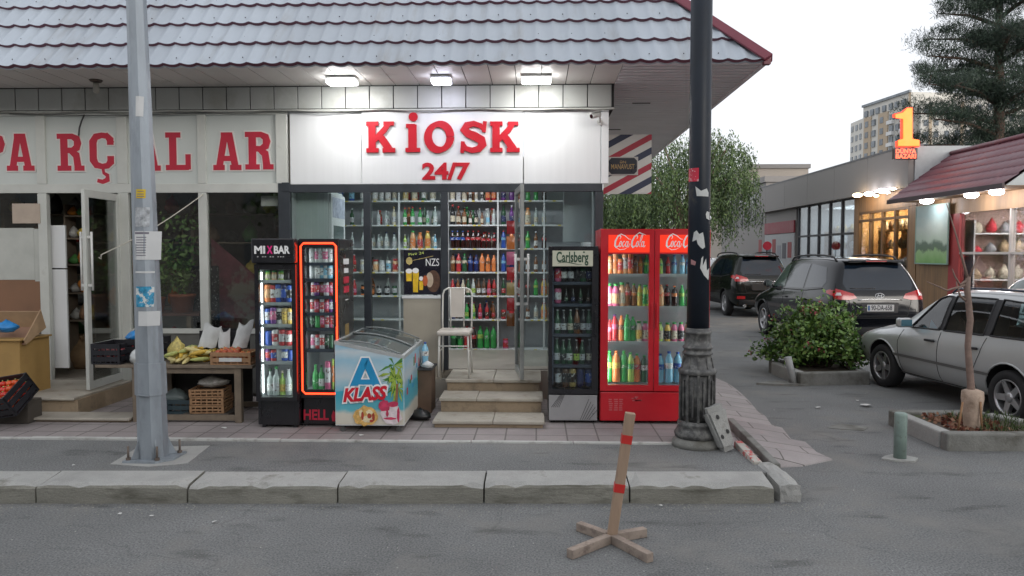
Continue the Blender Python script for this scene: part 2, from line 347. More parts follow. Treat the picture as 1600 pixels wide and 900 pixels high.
# ---------------------------------------------------------------- shop building
WHITE = mat('white_cladding', (.60, .61, .58), .45, var=.06, scale=1.5, dirt=((.42, .41, .36), .6, .8, 2))
PANELW = mat('sign_white', (.66, .67, .68), .38, var=.03, scale=2, stretch=(6, 1, .15))
ALU = mat('white_aluminium', (.50, .51, .48), .4, var=.08, scale=3, dirt=((.26, .25, .21), .62, .8, 3))
BLK = mat('anthracite_frame', (.028, .033, .040), .4, var=.2, scale=4)
WALLG = mat('wall_plaster', (.34, .32, .28), .9, var=.12, scale=2, bump=.3)
TILEG = mat('band_panels', (.46, .47, .45), .42, var=.09, scale=1.2, dirt=((.30, .29, .25), .55, .8, 1.6))
SOFF = mat('soffit_panels', (.66, .64, .61), .5, var=.08, scale=1, dirt=((.32, .30, .27), .6, .8, 1))
SLAT = mat('soffit_slats', (.72, .72, .74), .5, var=.08, scale=2)
GAP = mat('dark_joint', (.05, .05, .05), .9)
ROOFW = mat('roof_sheet', (.36, .405, .46), .42, metal=.1, var=.12, scale=1.3, dirt=((.27, .28, .29), .54, .76, 3.0), stretch=(1.4, .22, .22))
MAROON = mat('roof_lip_maroon', (.10, .035, .055), .5, var=.2)
REDM = mat('ridge_red', (.15, .022, .04), .42, var=.15, scale=5)
GLS = glass('shop_glass', refl=.05); GLSD = glass('shop_glass_dim', (.93, .95, .93), refl=.075)
B = wempty('shop_building', (-3, 9.05, .15), 'low grey-roofed building holding the open drinks kiosk and the grocery beside it', 'building')
YF = 9.05; XL = -9.5; XR = .79
fx = lambda px, Y=YF: PY(px, 295, Y).x
fz = lambda py, Y=YF, px=600: PY(px, py, Y).z
# shell
mb = MB()
mb.box((XR - .08, YF + .03, .15), (XR, 16, 3.96)); mb.box((XL, YF + .03, .15), (XL + .15, 16, 3.96)); mb.box((XL, 15.85, .15), (XR, 16, 3.96))
xdiv = fx(445); mb.box((xdiv - .06, YF + .04, .15), (xdiv + .06, 15.8, 3.9))
mb.box((XL, YF + .03, 3.68), (XR, YF + .16, 3.96)); mb.box((XL, YF + .10, 2.80), (xdiv, YF + .16, 3.68))
mb.build('wall', WALLG, B)
mb = MB(); mb.box((XL + .15, YF + .06, .16), (xdiv - .06, 13.3, .36)); mb.box((xdiv + .06, YF + .06, .16), (XR - .08, 13, .512)); mb.build('floor', mat('shop_floor', (.32, .29, .25), .5, var=.15), B)
# band of square panels above the signs
mb = MB(); mb.box((XL, 9.0, 3.69), (.905, 9.03, 3.984)); mb.box((.908, 8.985, 3.685), (.925, 9.9, 3.965)); mb.box((.79, 9.03, 3.69), (.905, 9.9, 3.965)); pw = .2925; x = .90
mb.cur = 1
while x > XL:
    mb.box((x - pw + .006, 8.982, 3.70), (x - .006, 8.999, 3.962), bv=.004); x -= pw
mb.cur = 2; mb.box((XL, 8.975, 3.672), (.925, 9.04, 3.689))
mb.build('fascia_band', [GAP, TILEG, ALU], B)
# soffit: boards front to back over the fronts, narrow slats under the side eave
mb = MB(); mb.box((XL, 8.0, 3.985), (.93, 9.2, 3.995)); x = .93; mb.cur = 1
while x > XL:
    mb.box((x - pw + .005, 8.03, 3.972), (x - .005, 8.981, 3.984)); x -= pw
mb.cur = 0; mb.box((.93, 8.03, 3.985), (2.40, 16, 3.995)); mb.cur = 2; y = 8.035
while y < 16: mb.box((.932, y, 3.966), (2.40, y + .108, 3.984)); y += .132
mb.build('soffit', [GAP, SOFF, SLAT], B)
# roof of stamped metal tiles
SL = R(48); RS = .40; CX, CY, CZ = 2.43, 7.98, 3.965
def wave(x):
    t = (x / .183) % 1; a = abs(math.sin(math.pi * t)); return .026 * (1 - a) ** 1.15 - .005
vs, fs, ms = [], [], []
nx = int((CX - XL) / (.183 / 8)); row = 0
mb = MB()
for rw in range(8):
    d0, d1 = rw * RS, (rw + 1) * RS; gv = []
    for d, lift in ((d0, -.004), (d0, .029), (d0 + .03, .024), ((d0 + d1) / 2, .010), (d1 + .01, -.002)):
        xm = CX - d * math.cos(SL) - .01; line = []
        for k in range(nx + 1):
            x = min(XL + k * (.183 / 8), xm); h = wave(x) + lift + (.004 if int((x + 20) / 1.098) % 2 and lift > 0 else 0)
            line.append((x, CY + d * math.cos(SL) - h * math.sin(SL), CZ + d * math.sin(SL) + h * math.cos(SL)))
        gv.append(line)
    # underside lip, bevel, slope
    base = [p for l in gv for p in l]; f = []; W = nx + 1
    for j in range(4):
        for k in range(nx):
            if base[j * W + k][0] >= base[j * W + k + 1][0] - 1e-6: continue
            f.append((j, (j * W + k, j * W + k + 1, (j + 1) * W + k + 1, (j + 1) * W + k)))
    mb.cur = 1; mb.add([(p[0], p[1], p[2]) for p in base[:2 * W]], [q for j, q in f if j == 0], True)
    o = [p for p in base[W:]]; mb.cur = 0; mb.add(o, [tuple(i - W for i in q) for j, q in f if j > 0], True)
vs = [] ; n_ = int((CX - .02 - XL) / .0229)
for dz in (-.020, .009):
    for k in range(n_ + 1): x = XL + k * .0229; h = wave(x) + dz; vs.append((x, CY + .004 - h * math.sin(SL), CZ + h * math.cos(SL)))
mb.cur = 0; mb.add(vs, [(k, k + 1, n_ + 2 + k, n_ + 1 + k) for k in range(n_)], True)
roof = mb.build('roof', [ROOFW, MAROON], B)
mb = MB(); mb.cur = 0
n = 8 * RS; tx, tz = CX - n * math.cos(SL), CZ + n * math.sin(SL)
mb.add([(CX, CY, CZ), (CX, 16.5, CZ), (tx, 16.5, tz), (tx, CY + n * math.cos(SL), tz)], [(0, 1, 2, 3)])
mb.add([(XL, CY + n * math.cos(SL), tz), (tx, CY + n * math.cos(SL), tz), (tx, 16.5, tz), (XL, 16.5, tz)], [(0, 1, 2, 3)])
mb.build('roof_slope', ROOFW, B)
mb = MB()   # screws in rows
for rw in range(6):
    d = rw * RS + .12
    for k in range(22):
        x = CX - .5 - rw * .27 - k * .366 - (rw % 2) * .18; h = .028
        mb.sphere((x, CY + d * math.cos(SL) - h * math.sin(SL), CZ + d * math.sin(SL) + h * math.cos(SL)), .007, 6)
mb.build('screws', GAP, roof)
mb = MB(); e = 8 * RS
a = Vector((CX + .02, CY - .02, CZ + .035)); b = Vector((CX - e * math.cos(SL), CY + e * math.cos(SL), CZ + e * math.sin(SL) + .045))
dr = (b - a).normalized(); s1 = Vector((-.64, -.64, 0)).normalized()
n1 = Vector((0, -math.sin(SL), math.cos(SL))); n2 = Vector((math.sin(SL), 0, math.cos(SL)))
f1 = dr.cross(n1).normalized(); f2 = dr.cross(n2).normalized()
if f1.x > 0: f1 = -f1
if f2.y < 0: f2 = -f2
up = (n1 + n2).normalized()
pr = [f1 * .085 + n1 * .004, f1 * .08 + n1 * .02, up * .045, f2 * .08 + n2 * .02, f2 * .085]
vs = [a + q for q in pr] + [b + q for q in pr]; mb.add(vs, [(i, i + 1, i + 6, i + 5) for i in range(4)] + [(4, 3, 2, 1, 0)], False)
mb.box((CX - .04, CY - .02, CZ - .03), (CX + .03, CY + .05, CZ + .06))
mb.build('ridge_cap', REDM, roof)
mb = MB(); mb.box((CX - .03, CY + .05, CZ - .02), (CX + .01, 16.4, CZ + .03)); mb.box((XL, 7.992, 3.962), (CX - .04, 7.999, 3.99)); mb.build('eave_trim', SLAT, B)
# kiosk sign panels
zt, zb = 3.665, 2.79
for (p0, p1, yy) in ((455, 566, 9.025), (567.2, 817, 9.005), (818.5, 938, 9.025)):
    mb = MB(); mb.box((fx(p0), yy, zb), (fx(p1), yy + .02, zt if yy > 9.01 else zt + .005), bv=.003); sp = mb.build('sign_panel', PANELW, B)
    if p0 > 560 and p0 < 600: KP = sp
mb = MB(); mb.box((fx(938.5), 9.0, 2.785), (fx(950), 9.06, 3.67), bv=.004); mb.box((fx(453), 9.024, 3.655), (fx(938), 9.05, 3.669)); mb.build('corner_trim', PANELW, B)
RED = mat('sign_red', (.46, .004, .016), .4, var=.05); RED2 = mat('letter_red', (.42, .012, .035), .5, var=.10)
LW = mat('letter_edge_white', (.62, .58, .56), .5, var=.05)
# chunky round-serif capitals, unit height, drawn as overlapping strokes each a hair proud of the last
def kK(): return [([(.2, .02), (.2, .98)], .25), ([(0, .07), (.42, .07)], .14), ([(.0, .93), (.42, .93)], .14), ([(.26, .38), (.62, .72), (.78, .93)], [.17, .19, .15]), ([(.60, .93), (.96, .93)], .13), ([(.42, .60), (.60, .36), (.80, .08)], [.20, .25, .25]), ([(.56, .07), (1.0, .07)], .14)]
def kI(): return [([(.22, .02), (.22, .98)], .26), ([(0, .07), (.46, .07)], .15), ([(.02, .93), (.30, .93)], .14)]
def kO(): return [(arc(.5, .5, .385, .405, 0, 360, 28), [.16 + .12 * abs(math.cos(R(360 * i / 28 - 20))) for i in range(29)])]
def kS(): return [([(.80, .70), (.70, .84), (.48, .91), (.26, .86), (.18, .72), (.30, .60), (.52, .51), (.72, .40), (.76, .26), (.64, .12), (.42, .08), (.22, .14), (.12, .30)], [.10, .15, .17, .20, .23, .25, .27, .26, .24, .20, .17, .15, .12]), ([(.84, .98), (.80, .64)], .12), ([(.10, .0), (.13, .36)], .12)]
def draw(glyph, M, z0, z1, mb, grow=0):
    for i, (pts, wd) in enumerate(glyph):
        if grow:
            wd = [q + grow for q in wd] if isinstance(wd, list) else wd + grow
            p, q = Vector(pts[0]), Vector(pts[1]); r_, s_ = Vector(pts[-1]), Vector(pts[-2])
            if (p - r_).length > .01: pts = [tuple(p + (p - q).normalized() * grow / 2)] + list(pts[1:-1]) + [tuple(r_ + (r_ - s_).normalized() * grow / 2)]
        mb.stroke(pts, wd, z0, z1 + i * .0003, M)
def glyphs(items, parent, name, m, Y, th, grow=0, gm=None):
    for g, px0, px1, py0, py1 in items:
        x0, x1 = PY(px0, py1, Y).x, PY(px1, py1, Y).x; z0, z1 = PY((px0 + px1) / 2, py1, Y).z, PY((px0 + px1) / 2, py0, Y).z
        mb = MB(); draw(g, None, 0, th, mb); us = [v[0] for v in mb.v]; vs_ = [v[1] for v in mb.v]; u0, u1, w0, w1 = min(us), max(us), min(vs_), max(vs_)
        M = Matrix.Translation((x0, Y, z0)) @ RX @ Matrix.Diagonal(((x1 - x0) / (u1 - u0), (z1 - z0) / (w1 - w0), 1, 1)) @ Matrix.Translation((-u0, -w0, 0))
        mb = MB(); draw(g, M, 0, th, mb); o = mb.build(name, m, parent)
        if grow: mb = MB(); draw(g, M, -.004, th - .004, mb, grow); mb.build('letter_edge', gm, o)
glyphs([(kK(), 573, 618, 190, 238.5), (kI(), 634, 657, 194, 238), (kO(), 663, 710, 189, 239.5), (kS(), 719, 761, 189, 239.5), (kK(), 766, 812, 190, 238)], KP, 'letter', RED, 9.003, .022)
mb = MB(); c = PY(646, 183, 9.003); mb.cyl((c.x, 9.003, c.z), (c.x, 8.981, c.z), .055, n=24); mb.build('letter_dot', RED, KP)
c = PY(697, 269, 9.003); text('24/7', .27, RED, KP, front(c.x, 9.0, c.z), depth=.008, offset=.010, width=PY(735, 269, 9).x - PY(660, 269, 9).x)
# white framed grocery front on the left, with its transom lettering
def sl(): return .17
def gP(): return [([(.21, 0), (.21, 1)], .22), ([(0, .07), (.44, .07)], .14), ([(0, .93), (.34, .93)], .14), ([(.20, .925), (.46, .925), (.60, .86), (.63, .72), (.60, .58), (.46, .50), (.20, .50)], [.15, .15, .19, .22, .19, .15, .15])]
def gR(): return [([(.21, 0), (.21, 1)], .22), ([(0, .07), (.42, .07)], .14), ([(0, .93), (.34, .93)], .14), ([(.20, .925), (.46, .925), (.60, .86), (.63, .74), (.60, .62), (.46, .55), (.20, .55)], [.15, .15, .19, .22, .19, .15, .15]), ([(.40, .55), (.58, .42), (.62, .14), (.62, .0)], [.15, .20, .21, .21]), ([(.54, .07), (.82, .07)], .14)]
def gA(): return [([(.17, .02), (.36, .98)], .20), ([(.67, .02), (.48, .98)], .20), ([(.24, .93), (.56, .93)], .14), ([(.22, .31), (.62, .31)], .14), ([(0, .07), (.34, .07)], .14), ([(.50, .07), (.84, .07)], .14)]
def gC(): return [([(.66, .66), (.66, .80), (.56, .90), (.40, .92), (.22, .88), (.13, .74), (.13, .26), (.22, .12), (.40, .075), (.56, .10), (.66, .20), (.66, .36)], [.20, .2, .16, .15, .18, .22, .22, .18, .15, .16, .2, .2]), ([(.55, .98), (.76, .72)], .06), ([(.42, .02), (.44, -.10), (.55, -.16), (.55, -.28), (.40, -.34), (.24, -.30)], [.09, .08, .1, .13, .12, .10])]
def gL(): return [([(.22, 0), (.22, 1)], .22), ([(0, .93), (.46, .93)], .14), ([(0, .07), (.70, .07)], .14), ([(.68, .02), (.68, .42)], .16)]
pan = []
YP = 9.035; zt2 = fz(181, px=300); zb2 = fz(289, px=300)
tr = mat('transom_panel', (.50, .53, .51), .35, var=.04, scale=1)
bays = [(-420, -312), (-300, -190), (-178, -62), (-50, 62), (76, 187), (203, 312), (325, 434)]
for p0, p1 in bays:
    mb = MB(); mb.box((fx(p0), YP, 2.80), (fx(p1), YP + .02, 3.64)); pan.append(mb.build('transom_panel', tr, B))
glyphs([(gP(), -36, 10, 209, 268), (gA(), 12, 55, 209, 267)], pan[3], 'letter', RED2, YP - .002, .012, .07, LW)
glyphs([(gR(), 91, 133, 209, 267), (gC(), 142, 181, 207, 288)], pan[4], 'letter', RED2, YP - .002, .012, .07, LW)
glyphs([(gA(), 209, 252, 208, 267), (gL(), 260, 299, 207, 266)], pan[5], 'letter', RED2, YP - .002, .012, .07, LW)
glyphs([(gA(), 334, 378, 207, 266), (gR(), 384, 428, 206, 265)], pan[6], 'letter', RED2, YP - .002, .012, .07, LW)
mb = MB()
mb.box((XL, 9.015, 3.64), (fx(452), 9.07, 3.669)); mb.box((XL, 9.0, 2.69), (fx(437), 9.07, 2.80), bv=.003)
for p0, p1, zlo in ((-436, -420, .36), (-312, -300, .36), (-190, -178, .36), (-62, -50, .36), (62, 76, .36), (187, 203, .36), (312, 325, .36), (434, 451, 2.80)):
    mb.box((fx(p0), 9.0, 2.802), (fx(p1), 9.07, 3.638), bv=.003)
    if zlo < 1: mb.box((fx(p0), 9.0, zlo), (fx(p1), 9.07, 2.688), bv=.003)
for p0, p1, z in ((203, 312, .95), (325, 434, .95)): mb.box((fx(p0), 9.01, z), (fx(p1), 9.06, z + .06))
mb.box((fx(187) - .002, 9.012, .36), (fx(203), 9.05, .42)); mb.build('window_frame', ALU, B)
for p0, p1 in ((203, 312), (325, 437)):
    mb = MB(); mb.box((fx(p0), 9.04, 1.01), (fx(p1), 9.046, 2.69)); mb.build('window_pane', GLSD, B)
    mb = MB(); mb.box((fx(p0), 9.03, .2), (fx(p1), 9.06, .95)); mb.build('lower_panel', mat('dark_sheet', (.12, .12, .11), .7, var=.3, scale=3), B)
# far left bay: dim glass above, white board, brown board, grey sheet
mb = MB(); mb.box((fx(-50), 9.03, 2.26), (fx(62), 9.036, 2.69)); mb.build('window_pane', GLSD, B)
mb = MB(); mb.box((fx(-50), 9.03, fz(437, px=30)), (fx(52), 9.05, 2.26)); mb.box((fx(52.5), 9.028, fz(437, px=30) - .02), (fx(62), 9.05, 2.25)); mb.build('white_board', mat('board_white', (.42, .43, .40), .5, var=.08), B)
mb = MB(); zz = fz(437, px=30); mb.box((fx(-50), 9.032, 1.02), (fx(62), 9.05, zz - .003)); mb.build('brown_board', mat('board_brown', (.20, .105, .06), .7, var=.15, scale=2), B)
mb = MB(); mb.box((fx(-50), 9.034, .34), (fx(62), 9.05, 1.018)); mb.build('grey_sheet', mat('sheet_grey', (.13, .13, .12), .35, metal=.5, var=.25, scale=2), B)
for i, (p0, p1) in enumerate(bays[:3]):
    mb = MB(); mb.box((fx(p0), 9.04, .36), (fx(p1), 9.046, 2.69)); mb.build('window_pane', GLSD, B)
# grocery door leaf standing open, and the white fridge just inside the doorway
hx = fx(187); lw = .78
dl = empty('door', (hx, 9.02, .38), R(-87.5)); dl.parent = B; dl.matrix_parent_inverse = WS[B.name]
def leaf(root, w_, h_, m, gm, st=.085, mid=None, y=.02):
    mb = MB(); mb.box((0, -y, 0), (st, y, h_), bv=.004); mb.box((w_ - st, -y, 0), (w_, y, h_), bv=.004); mb.box((st, -y + .002, h_ - st), (w_ - st, y - .002, h_)); mb.box((st, -y + .002, 0), (w_ - st, y - .002, st))
    if mid: mb.box((st, -y + .002, mid), (w_ - st, y - .002, mid + st * .8))
    mb.build('door_frame', m, root); mb = MB(); mb.box((st, -.004, st), (w_ - st, .004, h_ - st)); mb.build('door_pane', gm, root)
leaf(dl, lw, 2.29, ALU, GLSD, mid=.45)
def pull(root, x, z0, z1, m, s=1, d=.05):
    mb = MB(); mb.cyl((x, s * d, z0 - .06), (x, s * d, z1 + .06), .013); mb.bar((x, 0, z0), (x, s * d, z0), .03); mb.bar((x, 0, z1), (x, s * d, z1), .03); mb.build('door_handle', m, root)
CHR = mat('handle_white', (.62, .62, .60), .3); pull(dl, lw - .045, 1.2, 1.75, CHR, 1, .06); pull(dl, lw - .045, 1.2, 1.75, CHR, -1, .06)
mb = MB(); xa, xb = fx(82), fx(105); mb.box((xa - .2, 9.10, fz(419, 9.1, 90)), (xa + .11, 9.13, fz(352, 9.1, 90)), bv=.003); mb.box((xa - .2, 9.10, fz(575, 9.1, 90)), (xa + .11, 9.13, fz(421, 9.1, 90)), bv=.003); mb.build('grocery_fridge', PANELW, B)
# grocery steps
STONE = mat('step_stone', (.36, .33, .28), .8, var=.14, scale=4, bump=.25, bs=30, dirt=((.22, .185, .14), .55, .75, 5), fine=.08)
STONEB = mat('step_riser', (.30, .23, .155), .8, var=.16, scale=6, bump=.2, dirt=((.16, .125, .09), .5, .72, 6), fine=.06)
mb = MB(); xr_ = PZ(200, 662, .15).x
mb.box((XL, 7.90, .155), (fx(203) - .0, 9.03, .335)); mb.cur = 1; mb.box((XL, 7.86, .333), (fx(200), 9.035, .362), bv=.008)
mb.cur = 0; mb.box((PZ(20, 662, .15).x - .6, 7.62, .155), (xr_, 7.899, .185)); mb.cur = 1; mb.box((PZ(20, 662, .15).x - .6, 7.58, .178), (xr_ + .01, 7.898, .205), bv=.008)
mb.build('grocery_steps', [STONEB, STONE], B)
# kiosk steps
mb = MB(); sx0, sx1 = PZ(677, 672, .15).x, PZ(848, 669, .15).x
for i, (y0, zz) in enumerate(((7.47, .232), (7.90, .382), (8.32, .512))):
    y1 = (7.90, 8.32, 9.06)[i]; e = (0, .012, .03)[i]; mb.cur = 0; mb.box((sx0 + e, y0 + .03, .155), (sx1 - e, y1 + .03 + (i == 2) * .0 - .001, zz - .035))
    xs = [sx0 - .02 + e, sx0 + (sx1 - sx0) * (.54, .36, .5)[i], sx1 + .02 - e]
    mb.cur = 1
    for a, b in zip(xs, xs[1:]): mb.box((a + .002, y0, zz - .036), (b - .002, y1 + (.02 if i < 2 else 0), zz + rnd.uniform(-.003, .003)), bv=.008)
mb.build('kiosk_steps', [STONEB, STONE], B)
# kiosk anthracite frame
mb = MB()
mb.box((fx(453), 8.99, 2.69), (fx(941), 9.07, 2.785), bv=.003)
for p0, p1 in ((437, 455), (569, 580), (689, 700)):
    mb.box((fx(p0), 8.99, .512 if p0 > 500 else .16), (fx(p1), 9.07, 2.688 if p0 > 450 else 2.80), bv=.003)
mb.box((fx(929), 8.99, .16), (fx(942), 9.07, 2.688), bv=.003); mb.box((fx(443) - .001, 8.985, 2.70), (fx(455), 9.06, 2.81), bv=.003)
mb.box((fx(455), 9.0, .16), (fx(569), 9.06, .56)); mb.box((fx(580), 9.0, .40), (fx(630), 9.06, .56)); mb.box((fx(806), 8.995, .512), (fx(812), 9.06, 2.688)); mb.build('kiosk_frame', BLK, B)
for p0, p1, z0 in ((455, 569, .56), (580, 632, .56), (812, 929, .56)):
    mb = MB(); mb.box((fx(p0), 9.03, z0), (fx(p1), 9.036, 2.688)); mb.build('window_pane', GLS, B)
zpp = fz(388, px=660)
mb = MB(); mb.box((fx(632.5), 9.03, zpp), (fx(689), 9.036, 2.688)); mb.build('window_pane', GLS, B)
mb = MB(); mb.box((fx(630), 9.0, .40), (fx(689), 9.06, fz(466, px=660)), bv=.003); mb.build('beige_panel', mat('beige_panel', (.36, .33, .27), .6, var=.1, scale=2), B)
mb = MB(); mb.box((fx(628), 8.99, fz(466, px=660)), (fx(689), 9.06, fz(462, px=660)), bv=.003); mb.build('sill', PANELW, B)
mb = MB(); mb.box((fx(628) , 9.0, .155), (sx0 + .03, 9.05, .40)); mb.box((xdiv, 9.0, .155), (fx(628) - .002, 9.05, .398)); mb.build('plinth', WALLG, B); mb = MB(); mb.box((sx1 - .03, 9.0, .155), (XR, 9.05, .51)); mb.build('plinth', WALLG, B)
# kiosk glass door standing open
hx = fx(807); kd = empty('door', (hx, 8.975, .53), R(-83.5)); kd.parent = B; kd.matrix_parent_inverse = WS[B.name]
leaf(kd, .76, 2.18, mat('door_grey', (.30, .31, .30), .35, metal=.3, var=.2, scale=4), GLS, st=.07, mid=.95)
pull(kd, .72, .85, 1.35, CHR, 1, .07); pull(kd, .72, .85, 1.35, CHR, -1, .07)
mb = MB(); mb.box((.61, -.0235, 1.92), (.70, -.0215, 2.02)); mb.build('door_sticker', mat('paper', (.65, .64, .60), .8), kd)
# rooms
INW = mat('room_white', (.62, .63, .64), .7, var=.04)
mb = MB(); mb.box((xdiv + .07, 12.2, .512), (XR - .09, 12.3, 3.3)); mb.box((xdiv + .061, 9.08, .512), (xdiv + .075, 12.2, 3.3)); mb.box((XR - .10, 9.08, .512), (XR - .085, 12.2, 3.3)); mb.box((xdiv + .07, 9.08, 3.1), (XR - .1, 12.2, 3.12)); mb.build('kiosk_room', INW, B)
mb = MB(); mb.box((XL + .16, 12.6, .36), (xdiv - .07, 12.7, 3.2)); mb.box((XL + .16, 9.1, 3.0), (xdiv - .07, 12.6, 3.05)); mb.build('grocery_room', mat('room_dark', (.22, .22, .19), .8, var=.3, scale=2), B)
# ---------------------------------------------------------------- drinks: one prototype per look, then copies
GM = lambda n, c, r=.25: mat('drink_' + n, c, r, var=.03, coat=.3)
COL = dict(red=(.55, .012, .02), cola=(.035, .008, .006), orange=(.80, .20, .01), green=(.01, .36, .05), yellow=(.80, .52, .03), blue=(.02, .09, .45), water=(.20, .52, .72),
           clear=(.48, .54, .52), silver=(.55, .56, .58), gold=(.50, .36, .10), white=(.72, .72, .70), black=(.018, .018, .022), pink=(.65, .10, .25), peach=(.80, .42, .18), lime=(.40, .62, .06),
           amber=(.22, .07, .01), dgreen=(.012, .09, .03), purple=(.15, .03, .25), navy=(.01, .02, .12), cream=(.62, .55, .40), brown=(.12, .05, .02))
COL = {k_: tuple(q * .80 + (.3 * c_[0] + .6 * c_[1] + .1 * c_[2]) * .15 for q in c_) for k_, c_ in COL.items()}
SHAPES = dict(
    can=([(.024, 0), (.031, .008), (.033, .014), (.033, .100), (.030, .108), (.026, .113), (.024, .111)], (.033, .030, .085), None),
    slim=([(.022, 0), (.027, .008), (.028, .014), (.028, .122), (.025, .131), (.022, .134), (.020, .132)], (.028, .035, .105), None),
    soda=([(.024, 0), (.032, .006), (.034, .02), (.032, .06), (.030, .085), (.034, .11), (.034, .15), (.026, .185), (.014, .205), (.013, .222)], (.0345, .112, .150), (.015, .222, .238)),
    big=([(.034, 0), (.043, .008), (.045, .03), (.042, .08), (.040, .115), (.045, .145), (.045, .205), (.036, .25), (.018, .285), (.015, .30)], (.0455, .145, .205), (.018, .30, .32)),
    beer=([(.028, 0), (.031, .005), (.031, .13), (.028, .155), (.014, .19), (.013, .235), (.012, .238)], (.0315, .04, .105), (.0145, .232, .245)),
    liquor=([(.034, 0), (.037, .006), (.037, .17), (.033, .195), (.014, .22), (.013, .27)], (.0375, .045, .135), (.016, .27, .30)),
    juice=([(.034, 0), (.037, .006), (.037, .12), (.034, .15), (.022, .175), (.020, .19)], (.0375, .025, .12), (.023, .19, .212)),
    jar=([(.034, 0), (.037, .005), (.037, .085), (.030, .10), (.030, .104)], (.0375, .02, .075), (.033, .104, .122)))
DK = {}
def drink(shape, c, lab=None, cap=None):
    k = (shape, c, lab, cap)
    if k in DK: return DK[k]
    prof, lb, cp = SHAPES[shape]; chs = []
    rough = .3 if shape in ('can', 'slim') else .12
    mb = MB(); mb.lathe(prof, n=12); me = mb.mesh('can' if shape in ('can', 'slim') else 'bottle' if shape != 'jar' else 'jar', GM(c, COL[c], rough))
    if lab:
        mb = MB(); mb.lathe([(lb[0] + .0005, lb[1]), (lb[0] + .0005, lb[2])], n=12, cap=False)
        if shape not in ('can', 'slim'):
            pass
        chs.append(('label', mb.mesh('label', mat('label_' + lab, COL[lab], .45, var=.1, dirt=((.6, .6, .58) if sum(COL[lab]) < 1 else (.12, .06, .05), .55, .60, 38)))))
    if cp and cap: mb = MB(); mb.lathe([(cp[0], cp[1]), (cp[0], cp[2])], n=10); chs.append(('cap', mb.mesh('cap', GM('cap' + cap, COL[cap], .4))))
    DK[k] = (me, chs); return DK[k]
WORD = dict(can='can', slim='slim can', soda='soda bottle', big='big soda bottle', beer='glass bottle', liquor='spirit bottle', juice='juice bottle', jar='jar')
CW = dict(cola='dark cola', water='pale blue', clear='clear', dgreen='dark green', amber='amber', navy='navy', lime='lime green', silver='silver', cream='cream')
NM = dict(can='drink_can', slim='drink_can', soda='soda_bottle', big='soda_bottle', beer='glass_bottle', liquor='spirit_bottle', juice='juice_bottle', jar='jar')
def place(spec, x, y, z, h, where, idx, shelf, group, rz=0, parts=True, back=False):
    shape, c = spec[0], spec[1]; lab = spec[2] if len(spec) > 2 else None; cap = spec[3] if len(spec) > 3 else None
    me, chs = drink(shape, c, lab, cap); H0 = (SHAPES[shape][2] or (0, 0, SHAPES[shape][0][-2][1]))[2]; s = h / H0
    o = bpy.data.objects.new(NM[shape], me); C.objects.link(o); o.location = (x, y, z); sw = min(s, 1.15) if s > 1 else s; o.scale = (sw, sw, s); o.rotation_euler = (0, 0, rz)
    lk = CW.get(c, c); l2 = f' with {CW.get(lab, lab)} label' if lab and shape not in ('can', 'slim') else ''
    lt = lambda a: f'{lk} {WORD[shape]}{a}, {ORD[idx]} from left on the {ORD[shelf]} shelf of {where}'
    o['label'] = lt(l2) if len(lt(l2).split()) < 17 else lt('')
    if len(o['label'].split()) > 16: o['label'] = f'{lk} {WORD[shape]}, {ORD[idx]} on the {ORD[shelf]} shelf, {where}'
    if back: o['label'] = f'{lk} {WORD[shape]}, {ORD[idx]} at the back, {ORD[shelf]} shelf, {where}'
    o['category'] = 'can' if 'can' in NM[shape] else 'jar' if shape == 'jar' else 'bottle'; o['group'] = group
    for n_, m_ in chs if parts else []:
        c_ = bpy.data.objects.new(n_, m_); C.objects.link(c_); c_.parent = o
    return o
def row(specs, x0, x1, y, z, h, where, shelf, group, hvar=.0, yv=.02):
    n = len(specs); st = (x1 - x0) / n
    for i, s in enumerate(specs):
        if s is None: continue
        hh = h * (s[4] if len(s) > 4 else 1) * (1 - rnd.random() * hvar)
        place(s, x0 + st * (i + .5) + rnd.uniform(-.006, .006), y + rnd.uniform(0, yv), z + .001, hh, where, i, shelf, group, rnd.uniform(0, 6))
def rz_(py, Y, px): return PY(px, py, Y).z
